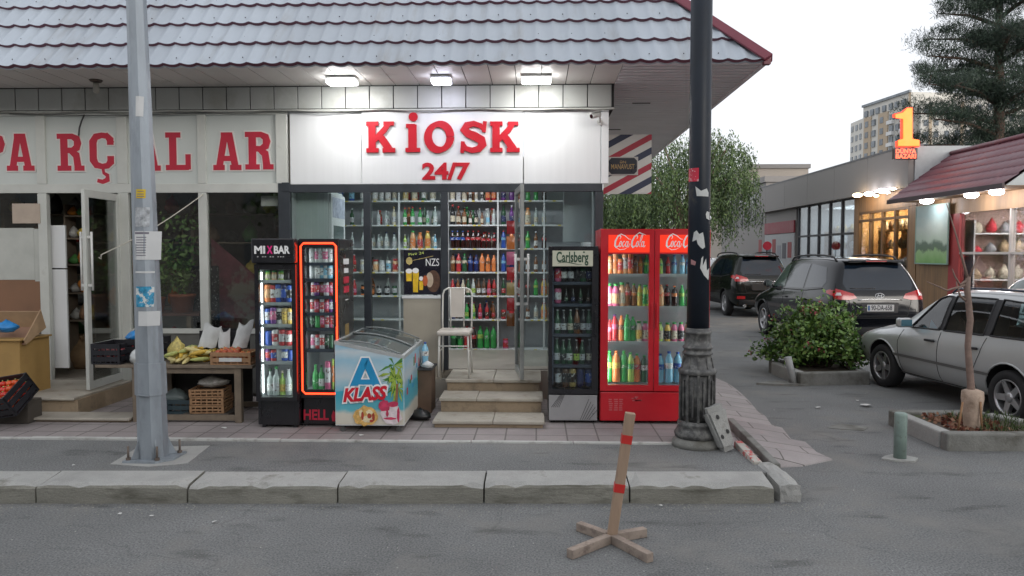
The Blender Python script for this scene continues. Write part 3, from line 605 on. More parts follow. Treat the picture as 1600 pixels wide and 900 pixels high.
# ---------------------------------------------------------------- fridges
FB = mat('fridge_black', (.013, .013, .016), .3, var=.1, coat=.3); FBD = mat('fridge_black_side', (.02, .02, .024), .4, var=.3, scale=8)
FIN = mat('fridge_liner', (.62, .64, .66), .45, var=.03); FIND = mat('fridge_liner_dark', (.05, .055, .07), .5)
SHW = mat('shelf_white', (.60, .61, .61), .4, var=.03); SHD = mat('shelf_dark', (.06, .07, .10), .4)
FGL = glass('fridge_glass', refl=.035)
def fridge(name, label, x0, x1, y, dep, z0, z1, doors, shelves, zb, body, liner, shm, light, lcol=(1, 1, 1), group=None, inner_w=.03):
    """doors: glass rectangles (gx0,gx1,gz0,gz1); shelves: z of each shelf top; zb: underside of the doors"""
    t = wempty(name, ((x0 + x1) / 2, y + dep / 2, .158), label, 'fridge', group)
    th = .035; gz0 = min(d[2] for d in doors) - .02; gz1 = max(d[3] for d in doors) + .02; yf = y + .05
    mb = MB(); mb.box((x0, yf, z0), (x0 + th, y + dep, z1), bv=.006); mb.box((x1 - th, yf, z0), (x1, y + dep, z1), bv=.006); mb.box((x0 + th, y + dep - th, z0), (x1 - th, y + dep - .002, z1 - .002))
    mb.box((x0 + th, yf, gz1), (x1 - th, y + dep - th, z1 - .002)); mb.box((x0 + th, yf + .01, z0), (x1 - th, y + dep - th, gz0 - .002)); mb.build('cabinet', body, t)
    mb = MB(); mb.box((x0 + th + .001, yf, gz0), (x0 + th + .006, y + dep - th - .01, gz1 - .001)); mb.box((x1 - th - .006, yf, gz0), (x1 - th - .001, y + dep - th - .01, gz1 - .001))
    mb.box((x0 + th + .006, y + dep - th - .012, gz0), (x1 - th - .006, y + dep - th - .004, gz1 - .001)); mb.box((x0 + th + .006, yf + .001, gz0), (x1 - th - .006, y + dep - th - .012, gz0 + .006)); mb.box((x0 + th + .006, yf + .001, gz1 - .008), (x1 - th - .006, y + dep - th - .012, gz1 - .002)); mb.build('liner', liner, t)
    for i, (a, b, c, d) in enumerate(doors):
        dx0 = x0 + .002 if i == 0 else (doors[i - 1][1] + a) / 2 + .003; dx1 = x1 - .002 if i == len(doors) - 1 else (b + doors[i + 1][0]) / 2 - .003
        dz1 = z1 - .012 if name != 'headed_fridge' else d + .05
        mb = MB()
        for q in (((dx0, zb), (a, dz1)), ((b, zb), (dx1, dz1)), ((a, zb), (b, c)), ((a, d), (b, dz1))): mb.box((q[0][0], y, q[0][1]), (q[1][0], y + .045, q[1][1]))
        door = mb.build('door', body if not isinstance(body, list) else body, t)
        mb = MB(); mb.box((a, y + .012, c), (b, y + .018, d)); mb.build('door_glass', FGL, door)
        mb = MB(); hx_ = (dx0 + a) / 2 if (i == 1) else (b + dx1) / 2; hz = (c + d) / 2 + .05; mb.bar((hx_, y - .02, hz - .13), (hx_, y - .02, hz + .13), .014, bv=.004)
        mb.box((hx_ - .006, y - .02, hz - .12), (hx_ + .006, y, hz - .10)); mb.box((hx_ - .006, y - .02, hz + .10), (hx_ + .006, y, hz + .12)); mb.build('handle', body, door)
    for z in shelves:
        mb = MB(); mb.box((x0 + th + .007, yf + .02, z - .012), (x1 - th - .007, y + dep - th - .013, z)); mb.box((x0 + th + .008, yf + .008, z - .026), (x1 - th - .008, yf + .019, z + .006)); mb.build('shelf', shm, t)
    for fx_ in (x0 + .03, x1 - .07):
        for fy_ in (y + .08, y + dep - .12): mb = MB(); mb.box((fx_, fy_, .160), (fx_ + .04, fy_ + .04, z0)); mb.build('foot', FB, t)
    if light:
        for sx in (x0 + .05, x1 - .05):
            sgn = 1 if sx < (x0 + x1) / 2 else -1
            l = area('fridge_lamp', (sx, yf + .02, (gz0 + gz1) / 2), gz1 - gz0 - .1, light, lcol, (0, R(-90) * sgn, 0), .03); l.rotation_euler = Euler((0, R(-75) * sgn, 0)); attach(l, t)
            l.rotation_euler = (Vector((-sgn * 1, -.9, 0))).to_track_quat('Z', 'X').to_euler(); l.data.size = gz1 - gz0 - .1; l.data.size_y = .03
        mb = MB(); mb.cyl((x0 + .05, yf + .03, gz0 + .05), (x0 + .05, yf + .03, gz1 - .05), .005, n=8)
        mb.cyl((x1 - .05, yf + .03, gz0 + .05), (x1 - .05, yf + .03, gz1 - .05), .008, n=8)
        mb.build('lamp_tube', lamp_mat('tube_glow', (1, 1, 1), 3) if light > .2 else FIND, t)
    return t
def zz(py, Y, px): return PY(px, py, Y).z
def xx(px, Y, py=500): return PY(px, py, Y).x
# --- narrow black fridge with a lettered head
Y = 7.36; px = 430; zs = [zz(p, Y + .08, px) for p in (438, 473, 507, 541, 565)] ; zbm = zz(619, Y + .08, px)
t = fridge('headed_fridge', 'narrow black drinks fridge with a lettered head, leftmost of the fridges', xx(398, Y), xx(463, Y), Y, .6, .19, 2.07, [(xx(405, Y), xx(456, Y), zz(621, Y, px), zz(421, Y, px))], zs, zz(627, Y, px), FB, FIN, SHW, .42)
hd = MB(); hd.box((xx(397, Y), Y - .05, zz(411, Y - .05, px)), (xx(464, Y), Y + .05, 2.095), bv=.012); hd = hd.build('head_panel', FB, t)
LWH = mat('print_white', (.80, .80, .80), .5, var=.02); LPK = mat('print_pink', (.75, .02, .22), .5, var=.02)
yy = Y - .0512; zc = zz(391, yy, px); MX = [('MI', 399, 416, LWH), ('X', 418.6, 427.6, LPK), ('BAR', 429.6, 454.5, LWH)]
for s_, a, b, m_ in MX: text(s_, .105, m_, hd, front((xx(a, yy) + xx(b, yy)) / 2, yy, zc), depth=.001, offset=.004, width=xx(b, yy) - xx(a, yy))
mb = MB()
for k in range(11):
    if k % 3 != 1 or k > 7: mb.box((xx(403 + k * 4, yy), yy - .001, zc - .070), (xx(405.4 + k * 4, yy), yy, zc - .060))
mb.build('small_print', mat('print_grey', (.4, .4, .4), .5), hd)
xa, xb = xx(406, Y) + .01, xx(456, Y) + .02; yr = Y + .13; W_ = 'the narrow headed black fridge'; G = 'drinks in the headed black fridge'
row([('jar', 'lime', 'cream', 'green'), ('jar', 'peach', 'cream', 'green'), ('jar', 'lime', 'white', 'green'), ('can', 'black'), ('can', 'red')], xa, xb, yr, zs[0], .095, W_, 0, G)
row([('can', 'orange', 'peach'), ('can', 'red', 'white'), ('can', 'blue', 'silver'), ('can', 'navy', 'blue'), ('can', 'blue', 'black'), ('can', 'orange', 'white')], xa, xb, yr, zs[1], .19, W_, 1, G, .1)
row([('slim', 'blue', 'silver'), ('slim', 'purple', 'pink'), ('slim', 'white', 'black'), ('slim', 'gold', 'yellow'), ('slim', 'yellow', 'cream'), ('slim', 'amber', 'gold')], xa, xb, yr, zs[2], .175, W_, 2, G, .1)
row([('can', 'blue'), ('can', 'white', 'red'), ('can', 'red', 'silver'), ('can', 'red', 'white'), ('can', 'red')], xa, xb, yr, zs[3], .165, W_, 3, G, .1)
row([('can', 'purple', 'red'), ('can', 'red', 'blue'), ('can', 'silver'), ('can', 'blue', 'white'), ('can', 'blue'), ('can', 'pink', 'white')], xa, xb, yr, zs[4], .13, W_, 4, G, .1)
row([('liquor', 'clear', 'white', 'dgreen'), ('liquor', 'clear', 'silver', 'green'), ('liquor', 'lime', 'yellow', 'cream', .85), ('beer', 'clear', 'white', 'silver', .9), ('liquor', 'clear', 'lime', 'green')], xa, xb, yr, zbm + .004, .30, W_, 5, G, .1)
# --- black fridge outlined in a red light strip
Y = 7.45; px = 500; gp = (411, 436, 463, 489, 513, 546); zs = [zz(p, Y + .08, px) for p in gp]
t = fridge('lit_fridge', 'tall black energy drink fridge outlined by a glowing red strip', xx(466, Y), xx(529.5, Y), Y, .62, .175, 2.095, [(xx(477, Y), xx(521, Y), zz(609, Y, px), zz(386, Y, px))], zs, zz(622, Y, px), FB, FIN, SHD, .55)
RG = lamp_mat('red_strip', (1, .045, .012), 2.6)
mb = MB(); a, b, c, d = xx(471.5, Y), xx(526.5, Y), zz(615, Y, px), zz(380, Y, px)
mb.tube([(a + .03, Y - .006, c), (b - .03, Y - .006, c), (b, Y - .006, c + .03), (b, Y - .006, d - .03), (b - .03, Y - .006, d), (a + .03, Y - .006, d), (a, Y - .006, d - .03), (a, Y - .006, c + .03)], .009, close=True); mb.build('light_strip', RG, t)
yy = Y + .048; zc = zz(649, yy, 500)
mb = MB(); mb.box((xx(467, Y), Y + .05, .19), (xx(529, Y), Y + .056, zz(624, Y, px))); kp = mb.build('kick_panel', FB, t)
text('HELL', .15, mat('print_red', (.50, .02, .05), .5), kp, front((xx(472.5, yy) + xx(512, yy)) / 2, yy, zc), depth=.001, offset=.004, width=xx(512, yy) - xx(472.5, yy))
mb = MB(); fxm = xx(522, yy); mb.prism([(fxm - .032, zc - .06), (fxm + .028, zc - .06), (fxm + .034, zc - .01), (fxm + .014, zc + .03), (fxm + .018, zc + .075), (fxm - .01, zc + .03), (fxm - .018, zc + .055), (fxm - .038, zc + .0)], yy - .001, yy + .001); mb.build('flame_emblem', mat('print_red', (.5, .02, .05)), kp)
mb = MB(); sxp = xx(529.5, Y) + .0015
for i, (y0, y1, z0, z1, c_) in enumerate(((.2, .42, 1.83, 1.89, 0), (.22, .40, 1.74, 1.79, 0), (.2, .42, 1.63, 1.70, 1), (.2, .42, 1.53, 1.60, 1), (.26, .38, 1.45, 1.46, 0), (.24, .40, .9, 1.2, 2), (.28, .44, .62, 1.0, 2))):
    mb.cur = c_; mb.box((sxp - .001, Y + y0, z0), (sxp, Y + y1, z1))
mb.build('side_print', [LWH, mat('print_red', (.5, .02, .05)), mat('print_gold', (.25, .17, .06), .5)], t)
xa, xb = xx(478, Y) + .01, xx(521, Y) + .01; yr = Y + .13; W_ = 'the red-lit black fridge'; G = 'drinks in the red-lit fridge'
S = lambda *a: [('slim',) + tuple(q) if isinstance(q, tuple) else ('slim', q) for q in a]
row(S(('white', 'silver'), ('white', 'pink'), ('white', 'silver'), ('white', 'pink'), ('white', 'silver'), ('white', 'pink')), xa, xb, yr, zs[0], .15, W_, 0, G)
row(S('silver', ('silver', 'white'), ('water', 'white'), ('white', 'water'), ('water', 'silver'), ('silver', 'water')), xa, xb, yr, zs[1], .145, W_, 1, G)
row(S(('silver', 'red'), ('purple', 'red'), ('brown', 'pink'), ('silver', 'pink'), ('red', 'pink'), ('silver', 'red')), xa, xb, yr, zs[2], .145, W_, 2, G)
row(S(('white', 'red'), ('red', 'pink'), ('silver', 'red'), ('red', 'pink'), ('purple', 'silver'), ('silver', 'purple')), xa, xb, yr, zs[3], .14, W_, 3, G)
row(S(('black', 'dgreen'), 'green', ('red', 'pink'), ('silver', 'red'), ('pink', 'red'), ('silver', 'red')), xa, xb, yr, zs[4], .14, W_, 4, G)
row(S(('silver', 'pink'), ('red', 'silver'), ('silver', 'red'), ('black', 'dgreen'), 'dgreen', 'black'), xa, xb, yr, zs[5], .15, W_, 5, G)
row([('beer', 'green', 'green', 'green'), ('liquor', 'green', 'white', 'dgreen'), ('slim', 'pink', 'silver', None, 1.15), ('slim', 'lime', 'orange', None, 1.2)], xa, xb, yr, zz(611, Y + .08, px) + .006, .27, W_, 6, G, .05)
# --- beer fridge, unlit
Y = 7.69; px = 893; zs = [zz(p, Y + .08, px) for p in (441, 475, 522, 570)]
t = fridge('beer_fridge', 'dark beer fridge with an ivory name panel and silver foot', xx(857, Y), xx(935, Y), Y, .62, .185, 2.02, [(xx(863, Y), xx(925, Y), zz(608, Y, px), zz(417, Y, px))], zs, zz(616, Y, px), FB, FIND, SHD, .05, (.7, .8, 1))
mb = MB(); mb.box((xx(863, Y), Y - .002, zz(416, Y, px)), (xx(926, Y), Y - .0005, zz(391.5, Y, px))); sg = mb.build('name_panel', mat('ivory_panel', (.50, .50, .40), .4, var=.04), t)
DG = mat('print_dark_green', (.02, .06, .035), .5); yy = Y - .0025
text('Carlsberg', .15, DG, sg, front(xx(894, yy), yy, zz(402.5, yy, px)), depth=.0006, offset=.004, shear=.0, width=xx(919, yy) - xx(869, yy))
mb = MB(); x0_, x1_ = xx(871, yy), xx(909, yy); zl = zz(411.5, yy, px); mb.stroke([(x0_ + (x1_ - x0_) * k / 10, zl + .012 * math.sin(k / 10 * math.pi * 1.6)) for k in range(11)], [.003 + .006 * math.sin(math.pi * k / 10) for k in range(11)], -.0015, .0005, Matrix.Translation((0, yy, 0)) @ RX)
mb.sphere((xx(912, yy), yy, zz(394, yy, px)), .011, 8, (1, .1, .8)); mb.build('name_flourish', DG, sg)
SILV = mat('silver_sheet', (.42, .42, .43), .35, metal=.5, var=.06); mb = MB(); mb.box((xx(858, Y), Y + .02, .19), (xx(934, Y), Y + .052, zz(618, Y, px)), bv=.006); ft = mb.build('foot_panel', SILV, t)
mb = MB()
for k in range(5):
    u = k * .028; mb.bar((xx(862, Y) + u * .7 , Y + .019, .52 - .19 + u * .0), (xx(862, Y) + u * .7 + .10 - u * .35, Y + .019, .47), .006, .004)
    mb.bar((xx(912, Y) + u * .8 - .03, Y + .019, .20), (xx(912, Y) + u * .8 + .06, Y + .019, .20 + .22 - u), .006, .004)
mb.build('vent_slots', GAP, ft)
xa, xb = xx(864, Y) + .015, xx(925, Y) + .015; yr = Y + .14; W_ = 'the dark beer fridge'; G = 'drinks in the beer fridge'
bb = lambda c, l, k=1: ('beer', c, l, 'silver', k)
row([('can', 'pink', 'red'), ('can', 'black', 'white'), ('can', 'black', 'silver'), ('can', 'black'), ('can', 'dgreen', 'black'), ('can', 'black', 'navy')], xa, xb, yr, zs[0], .15, W_, 0, G)
row([('can', 'pink', 'white'), ('beer', 'black', 'dgreen'), ('beer', 'black', 'navy'), ('beer', 'dgreen', 'black'), ('beer', 'black', 'brown')], xa, xb, yr, zs[1], .16, W_, 1, G)
row([bb('dgreen', 'white'), bb('black', 'silver'), bb('dgreen', 'cream'), bb('amber', 'black'), bb('black', 'silver'), bb('dgreen', 'silver')], xa, xb, yr, zs[2], .27, W_, 2, G, .1)
row([bb('dgreen', 'silver'), bb('dgreen', 'black'), bb('dgreen', 'white'), bb('black', 'lime'), bb('dgreen', 'silver'), bb('black', 'cream')], xa, xb, yr, zs[3], .28, W_, 3, G, .1)
row([('can', 'black', 'silver'), ('can', 'brown', 'black'), ('can', 'gold', 'black'), ('can', 'navy'), ('can', 'navy', 'blue')], xa, xb, yr, zz(608, Y + .08, px) + .012, .2, W_, 4, G)
# --- big red two-door fridge
Y = 7.70; RDF = mat('fridge_red', (.50, .012, .022), .35, var=.06, coat=.2, dirt=((.34, .03, .03), .66, .8, 3)); px = 982; zs = [zz(p, Y + .08, px) for p in (428.5, 479, 534)]
x0_, x1_ = xx(938, Y), 1.795; lx0, lx1 = xx(950, Y), xx(1014, Y); rx0, rx1 = xx(1030, Y), xx(1095, Y)
t = fridge('red_fridge', 'big red double-door soft drink fridge, brightly lit and full of coloured bottles', x0_, x1_, Y, .70, .185, 2.2, [(lx0, lx1, zz(602, Y, px), zz(397, Y, px)), (rx0, rx1, zz(602, Y, px), zz(397, Y, px))], zs, zz(611, Y, px), RDF, FIN, SHW, 3.4)
ORG = mat('header_red', (.75, .03, .012), .35, emit=.35, ecol=(1, .04, .01))
# script wordmark: pen strokes with swelling width, slanted
def script():
    g = []
    def Cc(ox, s=1): return [(ox + .30 * s, .62 * s), (ox + .36 * s, .78 * s), (ox + .24 * s, .92 * s), (ox + .05 * s, .80 * s), (ox - .08 * s, .48 * s), (ox - .05 * s, .16 * s), (ox + .10 * s, .02 * s), (ox + .28 * s, .12 * s), (ox + .42 * s, .34 * s)]
    cw = [.04, .07, .09, .12, .15, .15, .12, .08, .04]
    def oo(ox): return arc(ox, .26, .10, .20, 60, 420, 12)
    def aa(ox): return [arc(ox, .26, .10, .19, 60, 420, 12), [(ox + .11, .46), (ox + .10, .14), (ox + .18, .04), (ox + .28, .16)]]
    g.append((Cc(.12), cw)); g.append((oo(.56), .075)); g.append((arc(.84, .26, .10, .20, 60, 330, 9) + [(1.0, .22)], .07)); g += [(s_, .07) for s_ in aa(1.12)]
    g.append(([(1.34, .24), (1.46, .26)], .06))
    g.append(([(q[0], q[1]) for q in Cc(1.66)], cw)); g.append((oo(2.10), .075)); g.append(([(2.26, .20), (2.42, .62), (2.46, .92), (2.36, .94), (2.30, .60), (2.31, .14), (2.42, .04)], .06)); g += [(s_, .07) for s_ in aa(2.58)]
    g.append(([(.15, .88), (.45, 1.0), (.85, .86), (1.25, .62), (1.45, .60)], [.03, .06, .06, .05, .03]))
    g.append(([(.25, -.02), (.60, -.16), (1.0, -.12), (1.25, .0)], [.02, .05, .05, .02]))
    g.append(([(1.80, .90), (2.10, 1.10), (2.4, 1.02), (2.75, .92)], [.05, .08, .05, .02]))
    return g
for i, (a, b) in enumerate(((lx0, lx1), (rx0, rx1))):
    z0_, z1_ = zz(394.5, Y, px), zz(367, Y, px); mb = MB(); mb.box((a + .0, Y - .003, z0_), (b, Y - .001, z1_)); h = mb.build('header', ORG, t)
    sc_ = (b - a) * .74 / 2.8; M_ = Matrix.Translation((a + (b - a) * .13, Y - .0035, z0_ + (z1_ - z0_) * .28)) @ RX @ Matrix(((sc_, sc_ * .22, 0, 0), (0, sc_ * 1.25, 0, 0), (0, 0, 1, 0), (0, 0, 0, 1)))
    mb = MB()
    for k, (p, wd) in enumerate(script()): mb.stroke(p, wd, -.0004, .0006 + k * .0001, M_)
    mb.build('wordmark', LWH, h)
mb = MB(); mb.box((x0_ + .006, Y + .01, .19), (x1_ - .006, Y + .052, zz(613, Y, px)), bv=.008); kp = mb.build('kick_panel', RDF, t)
mb = MB(); r9 = random.Random(9)
for k in range(26):
    a = x0_ + .09 + (k % 3) * .055 + r9.uniform(0, .01) if k < 18 else x0_ + .32 + r9.uniform(0, .09); z = .30 + (k // 3) * .022 if k < 18 else .40 + r9.uniform(0, .04); mb.box((a, Y + .0085, z), (a + .03 + r9.uniform(0, .012), Y + .0095, z + .012))
mb.build('sticker_residue', mat('residue_pink', (.50, .10, .11), .6), kp)
W1, W2 = 'the left door of the red fridge', 'the right door of the red fridge'; G1, G2 = 'drinks behind the left red door', 'drinks behind the right red door'; yr = Y + .15
W1 = 'the red fridge, left door'; W2 = 'the red fridge, right door'
a, b = lx0 - .0, lx1 + .015; c, d = rx0, rx1 + .015; zb_ = zz(600, Y + .08, px) + .008
so_ = lambda c_, l='white', cp='red', k=1: ('soda', c_, l, cp, k); bg_ = lambda c_, l='white', cp='red', k=1: ('big', c_, l, cp, k)
row([('slim', 'orange', 'peach', None, .95), ('slim', 'peach', 'orange', None, 1.1), ('slim', 'orange', 'red', None, .8), ('slim', 'peach', 'white', None, 1.1), ('slim', 'orange', 'red', None, 1.1), so_('amber', 'cola', 'cola', .95), so_('orange', 'yellow', 'orange', .9), so_('green', 'lime', 'green')], a, b, yr, zs[0], .20, W1, 0, G1)
row([('juice', 'pink', 'cream', 'green', .95), ('juice', 'pink', 'peach', 'green', .95), ('juice', 'peach', 'cream', 'green'), so_('amber', 'red', 'black', 1), so_('amber', 'orange', 'green', .95), so_('yellow', 'lime', 'green', .92), ('juice', 'lime', 'green', 'green', .9)], a, b, yr, zs[1], .25, W1, 1, G1)
row([bg_('red', 'pink', 'red', .8), bg_('red', 'pink', 'purple'), bg_('orange', 'amber', 'orange', .96), bg_('green', 'green', 'green'), bg_('green', 'dgreen', 'green', .92), ('juice', 'cream', 'yellow', 'green', .75), ('juice', 'pink', 'cream', 'green', .75)], a, b, yr, zs[2], .28, W1, 2, G1)
row([bg_('green', 'lime', 'green'), bg_('orange', 'yellow', 'orange', 1.0), bg_('green', 'green', 'green'), bg_('lime', 'green', 'green', .94), bg_('orange', 'red', 'green', .9), bg_('dgreen', 'white', 'green', .85)], a, b, yr, zb_, .335, W1, 3, G1)
row([so_('lime', 'green', 'black', .9), so_('red', 'cola', 'red', .9), so_('water', 'blue', 'blue'), so_('water', 'white', 'blue'), so_('water', 'blue', 'blue'), so_('water', 'white', 'blue')], c, d, yr, zs[0], .20, W2, 0, G2)
row([so_('peach', 'orange', 'orange', .95), so_('cola', 'red', 'red', .95), so_('cola', 'orange', 'orange', .9), so_('green', 'lime', 'green', .92), so_('green', 'white', 'green', .9), so_('green', 'lime', 'green')], c, d, yr, zs[1], .24, W2, 1, G2)
row([('juice', 'lime', 'cream', 'green'), ('juice', 'yellow', 'black', 'green', .98), ('juice', 'pink', 'cream', 'green'), ('juice', 'pink', 'black', 'green'), ('juice', 'peach', 'cream', 'green'), ('juice', 'pink', 'cream', 'green')], c, d, yr, zs[2], .20, W2, 2, G2)
row([bg_('water', 'blue', 'blue', .92), bg_('water', 'white', 'blue'), bg_('water', 'blue', 'blue', .98), bg_('water', 'white', 'blue', .95), bg_('water', 'blue', 'blue', .9)], c, d, yr, zb_, .33, W2, 3, G2)
# ---------------------------------------------------------------- kiosk shelving
YS = 10.9
sh = wempty('shelving', (-1.3, 11.1, .512), 'tall white shelving along the back of the kiosk, loaded with bottles', 'shelves')
zsh = [zz(p, YS, 740) for p in (313, 351, 388, 425, 462, 499, 545)]; vx = [xx(p, YS, 400) for p in (430, 520, 624, 700, 778, 850)] + [.66]
for zi_, z in enumerate(zsh):
    mb = MB(); x = vx[0] + .1
    while x < vx[-1] - .1: mb.cur = rnd.random() < .35; mb.box((x, YS - .003, z - .021), (x + .042, YS - .001, z - .002)); x += rnd.uniform(.07, .16)
    mb.build('price_tags', [PANELW, mat('tag_yellow', (.6, .5, .1), .6)], sh)
for z in zsh: mb = MB(); mb.box((vx[0], YS, z - .022), (vx[-1], YS + .32, z), bv=.003); mb.build('shelf', SHW, sh)
mb = MB()
for v in vx: mb.box((v - .012, YS - .004, .513), (v + .012, YS + .016, 3.05))
mb.build('uprights', SHW, sh); mb = MB(); mb.box((vx[0], YS + .33, .513), (vx[-1], YS + .345, 3.05)); mb.build('back_panel', mat('shelf_back', (.42, .43, .45), .6), sh)
mb = MB(); mb.box((vx[0], YS + .03, .514), (vx[-1], YS + .05, zsh[6] - .024)); mb.build('base_board', mat('base_grey', (.22, .26, .25), .5), sh)
lb = lambda c_, l='white', cp='silver', k=1: ('liquor', c_, l, cp, k)
B1 = [  # left bay: vx1..vx2, seen through the left windows
 [lb('clear'), lb('clear', 'silver'), ('juice', 'cream', 'white', 'white'), lb('clear'), ('juice', 'cream', 'white', 'green'), lb('clear', 'cream')],
 [lb('clear', 'silver', 'silver', .8), lb('clear', 'white', 'silver', .8), lb('silver', 'clear', 'silver', .75), lb('clear', 'silver', 'silver', .7), lb('cream', 'silver', 'gold', .9)],
 [lb('clear', 'silver', 'silver', .9), lb('clear', 'white', 'silver', .9), lb('clear', 'silver', 'silver', .8), lb('clear', 'white', 'navy', .95), lb('clear', 'silver', 'navy', .9)],
 [('jar', 'cream', 'silver', 'white', 1.5), ('jar', 'pink', 'cream', 'white', 1.5), ('jar', 'cream', 'peach', 'red', 1.5), ('jar', 'silver', 'white', 'silver', 1.4), ('can', 'white', 'water', None, 1.4), ('jar', 'peach', 'red', 'red', 1.6)],
 [('jar', 'orange', 'black', 'black', 1.3), ('jar', 'amber', 'orange', 'black', 1.2), ('can', 'black', 'silver'), ('can', 'black', 'silver'), ('can', 'dgreen', 'silver')]]
B2 = [
 [('juice', 'cream', 'gold', 'gold'), ('juice', 'peach', 'cream', 'white'), lb('dgreen', 'white'), ('juice', 'white', 'cream', 'silver'), lb('navy', 'white', 'silver', .8)],
 [lb('green', 'white', 'red', .85), lb('green', 'white', 'red', .9), lb('green', 'white', 'red', .85), lb('clear', 'green', 'silver', .7), lb('clear', 'white', 'white', .9), lb('clear', 'silver', 'white', .85)],
 [lb('lime', 'white', 'white', .8), ('juice', 'peach', 'orange', 'green'), ('juice', 'orange', 'red', 'orange', .9), ('juice', 'yellow', 'orange', 'orange'), lb('water', 'white', 'silver', .8), lb('clear', 'water', 'silver', .85)],
 [('jar', 'silver', 'cream', 'white', 1.4), ('jar', 'water', 'white', 'blue', 1.3)],
 [('can', 'silver', 'dgreen'), ('can', 'black', 'silver')]]
B3 = [
 [('juice', 'white', 'cream', 'white', .8), ('juice', 'white', 'silver', 'white', .8), ('juice', 'white', 'cream', 'white', .8), lb('white', 'black', 'silver', .75), lb('white', 'cream', 'silver', .75), lb('white', 'black', 'silver', .75), ('can', 'red', 'orange', None, 1.25), ('can', 'red', 'orange', None, 1.25)],
 [lb('black', 'cream', 'red', 1.0), lb('brown', 'cream', 'red', .92), lb('amber', 'cream', 'black', .88), lb('brown', 'white', 'black', .72), lb('black', 'cream', 'black', .78), lb('amber', 'cream', 'black', .66), lb('clear', 'water', 'silver', .8), lb('clear', 'silver', 'silver', .78)],
 [so_('cola', 'blue', 'blue'), so_('cola', 'blue', 'blue'), so_('cola', 'blue', 'blue'), so_('cola', 'red', 'red'), so_('cola', 'red', 'red'), so_('cola', 'red', 'red'), so_('cola', 'red', 'red', .88), so_('cola', 'red', 'red', .88), so_('cola', 'red', 'red', .88)],
 [so_('amber', 'cream', 'brown'), so_('red', 'cream', 'red'), so_('dgreen', 'cream', 'green'), so_('navy', 'blue', 'blue'), so_('navy', 'blue', 'blue', .95), so_('orange', 'orange', 'orange'), so_('orange', 'amber', 'orange', .95), so_('orange', 'orange', 'orange', .92)],
 [bb('red', 'orange'), bb('amber', 'red'), bb('cream', 'white'), bb('dgreen', 'cream'), bb('clear', 'lime'), bb('brown', 'white'), bb('brown', 'silver'), bb('red', 'pink'), bb('red', 'brown')],
 [bb('navy', 'white', .8), bb('black', 'silver', .75), bb('green', 'lime', .8), bb('lime', 'green', .8), bb('red', 'pink', .8), bb('red', 'brown', .82), bb('amber', 'red', .75)],
 [bg_('dgreen', 'green', 'green'), bg_('green', 'dgreen', 'green', .95), bg_('red', 'red', 'red'), bg_('cola', 'red', 'red', .95), bg_('green', 'lime', 'green', 1), bg_('green', 'green', 'green', .95), bg_('green', 'green', 'green', .98)]]
B4 = [
 [('can', 'purple', 'navy', None, 1.25), ('can', 'purple', None, None, 1.25), ('can', 'pink', 'purple', None, 1.3)],
 [lb('dgreen', 'navy', 'black'), lb('purple', 'navy', 'silver', .95), lb('blue', 'water', 'blue', .9)],
 [so_('blue', 'water', 'red'), so_('orange', 'white', 'blue'), so_('blue', 'navy', 'blue')],
 [so_('blue', 'water', 'blue'), so_('navy', 'blue', 'blue'), so_('blue', 'navy', 'blue')],
 [bb('dgreen', 'red'), bb('red', 'pink'), bb('dgreen', 'red')],
 [('can', 'red', 'brown'), ('can', 'red', None), ('can', 'amber', 'red')],
 [('jar', 'pink', 'red', 'red', 1.2), ('jar', 'silver', 'white', 'white', 1.2)]]
B0 = [[('juice', 'water', 'blue', 'blue'), ('juice', 'blue', 'water', 'blue')], [('can', 'pink', 'red', None, 1.6), lb('dgreen', 'silver')], [('jar', 'cream', 'brown', 'brown', 1.5), lb('clear', 'silver')], [bb('red', 'pink'), bb('purple', 'pink'), bb('red', 'brown')], [bb('red', 'pink', .9), bb('brown', 'red', .9), bb('red', 'pink', .9)]]
xs0 = xx(548, YS, 400)
for bay, (rows, xa, xb, wn) in enumerate(((B0, xs0, vx[2] - .80, ''), (B1, vx[1] + .38, vx[2] - .03, 'first'), (B2, vx[2] + .02, vx[3] - .03, 'second'), (B3, vx[3] + .02, vx[4] - .02, 'third'), (B4, vx[4] + .02, vx[5] - .30, 'fourth'))):
    if bay == 0: continue
    where = {'first': 'the left window shelving', 'second': 'the shelving above the poster', 'third': 'the shelving in the doorway', 'fourth': 'the narrow bay beside the door'}[wn]
    for i, r_ in enumerate(rows):
        h = {0: .27, 1: .30, 2: .26, 3: .27, 4: .25, 5: .30, 6: .33}[i]; zt_ = zsh[i]
        if bay in (1, 2) and i == 4: h = .13
        n = len(r_); base = r_
        for k, s_ in enumerate(base):
            hh = h * (s_[4] if len(s_) > 4 and s_[4] else 1)
            if s_[0] in ('can', 'jar', 'slim') and not (len(s_) > 4): hh = .14
            elif s_[0] in ('can', 'jar', 'slim'): hh = .12 * s_[4]
            st = (xb - xa) / n; place(s_[:4], xa + st * (k + .5), YS + .06 + rnd.uniform(0, .03), zt_ + .001, min(hh, .33), where, k, i, 'bottles on the kiosk shelves', rnd.uniform(0, 6))
BACK = [lb('clear', 'cream'), lb('amber', 'white', 'black'), so_('cola', 'red', 'red'), so_('navy', 'blue', 'blue'), so_('amber', 'orange', 'orange'), bb('dgreen', 'cream'), bb('brown', 'white'), so_('dgreen', 'green', 'green'), lb('clear', 'silver'), ('juice', 'amber', 'red', 'red')]
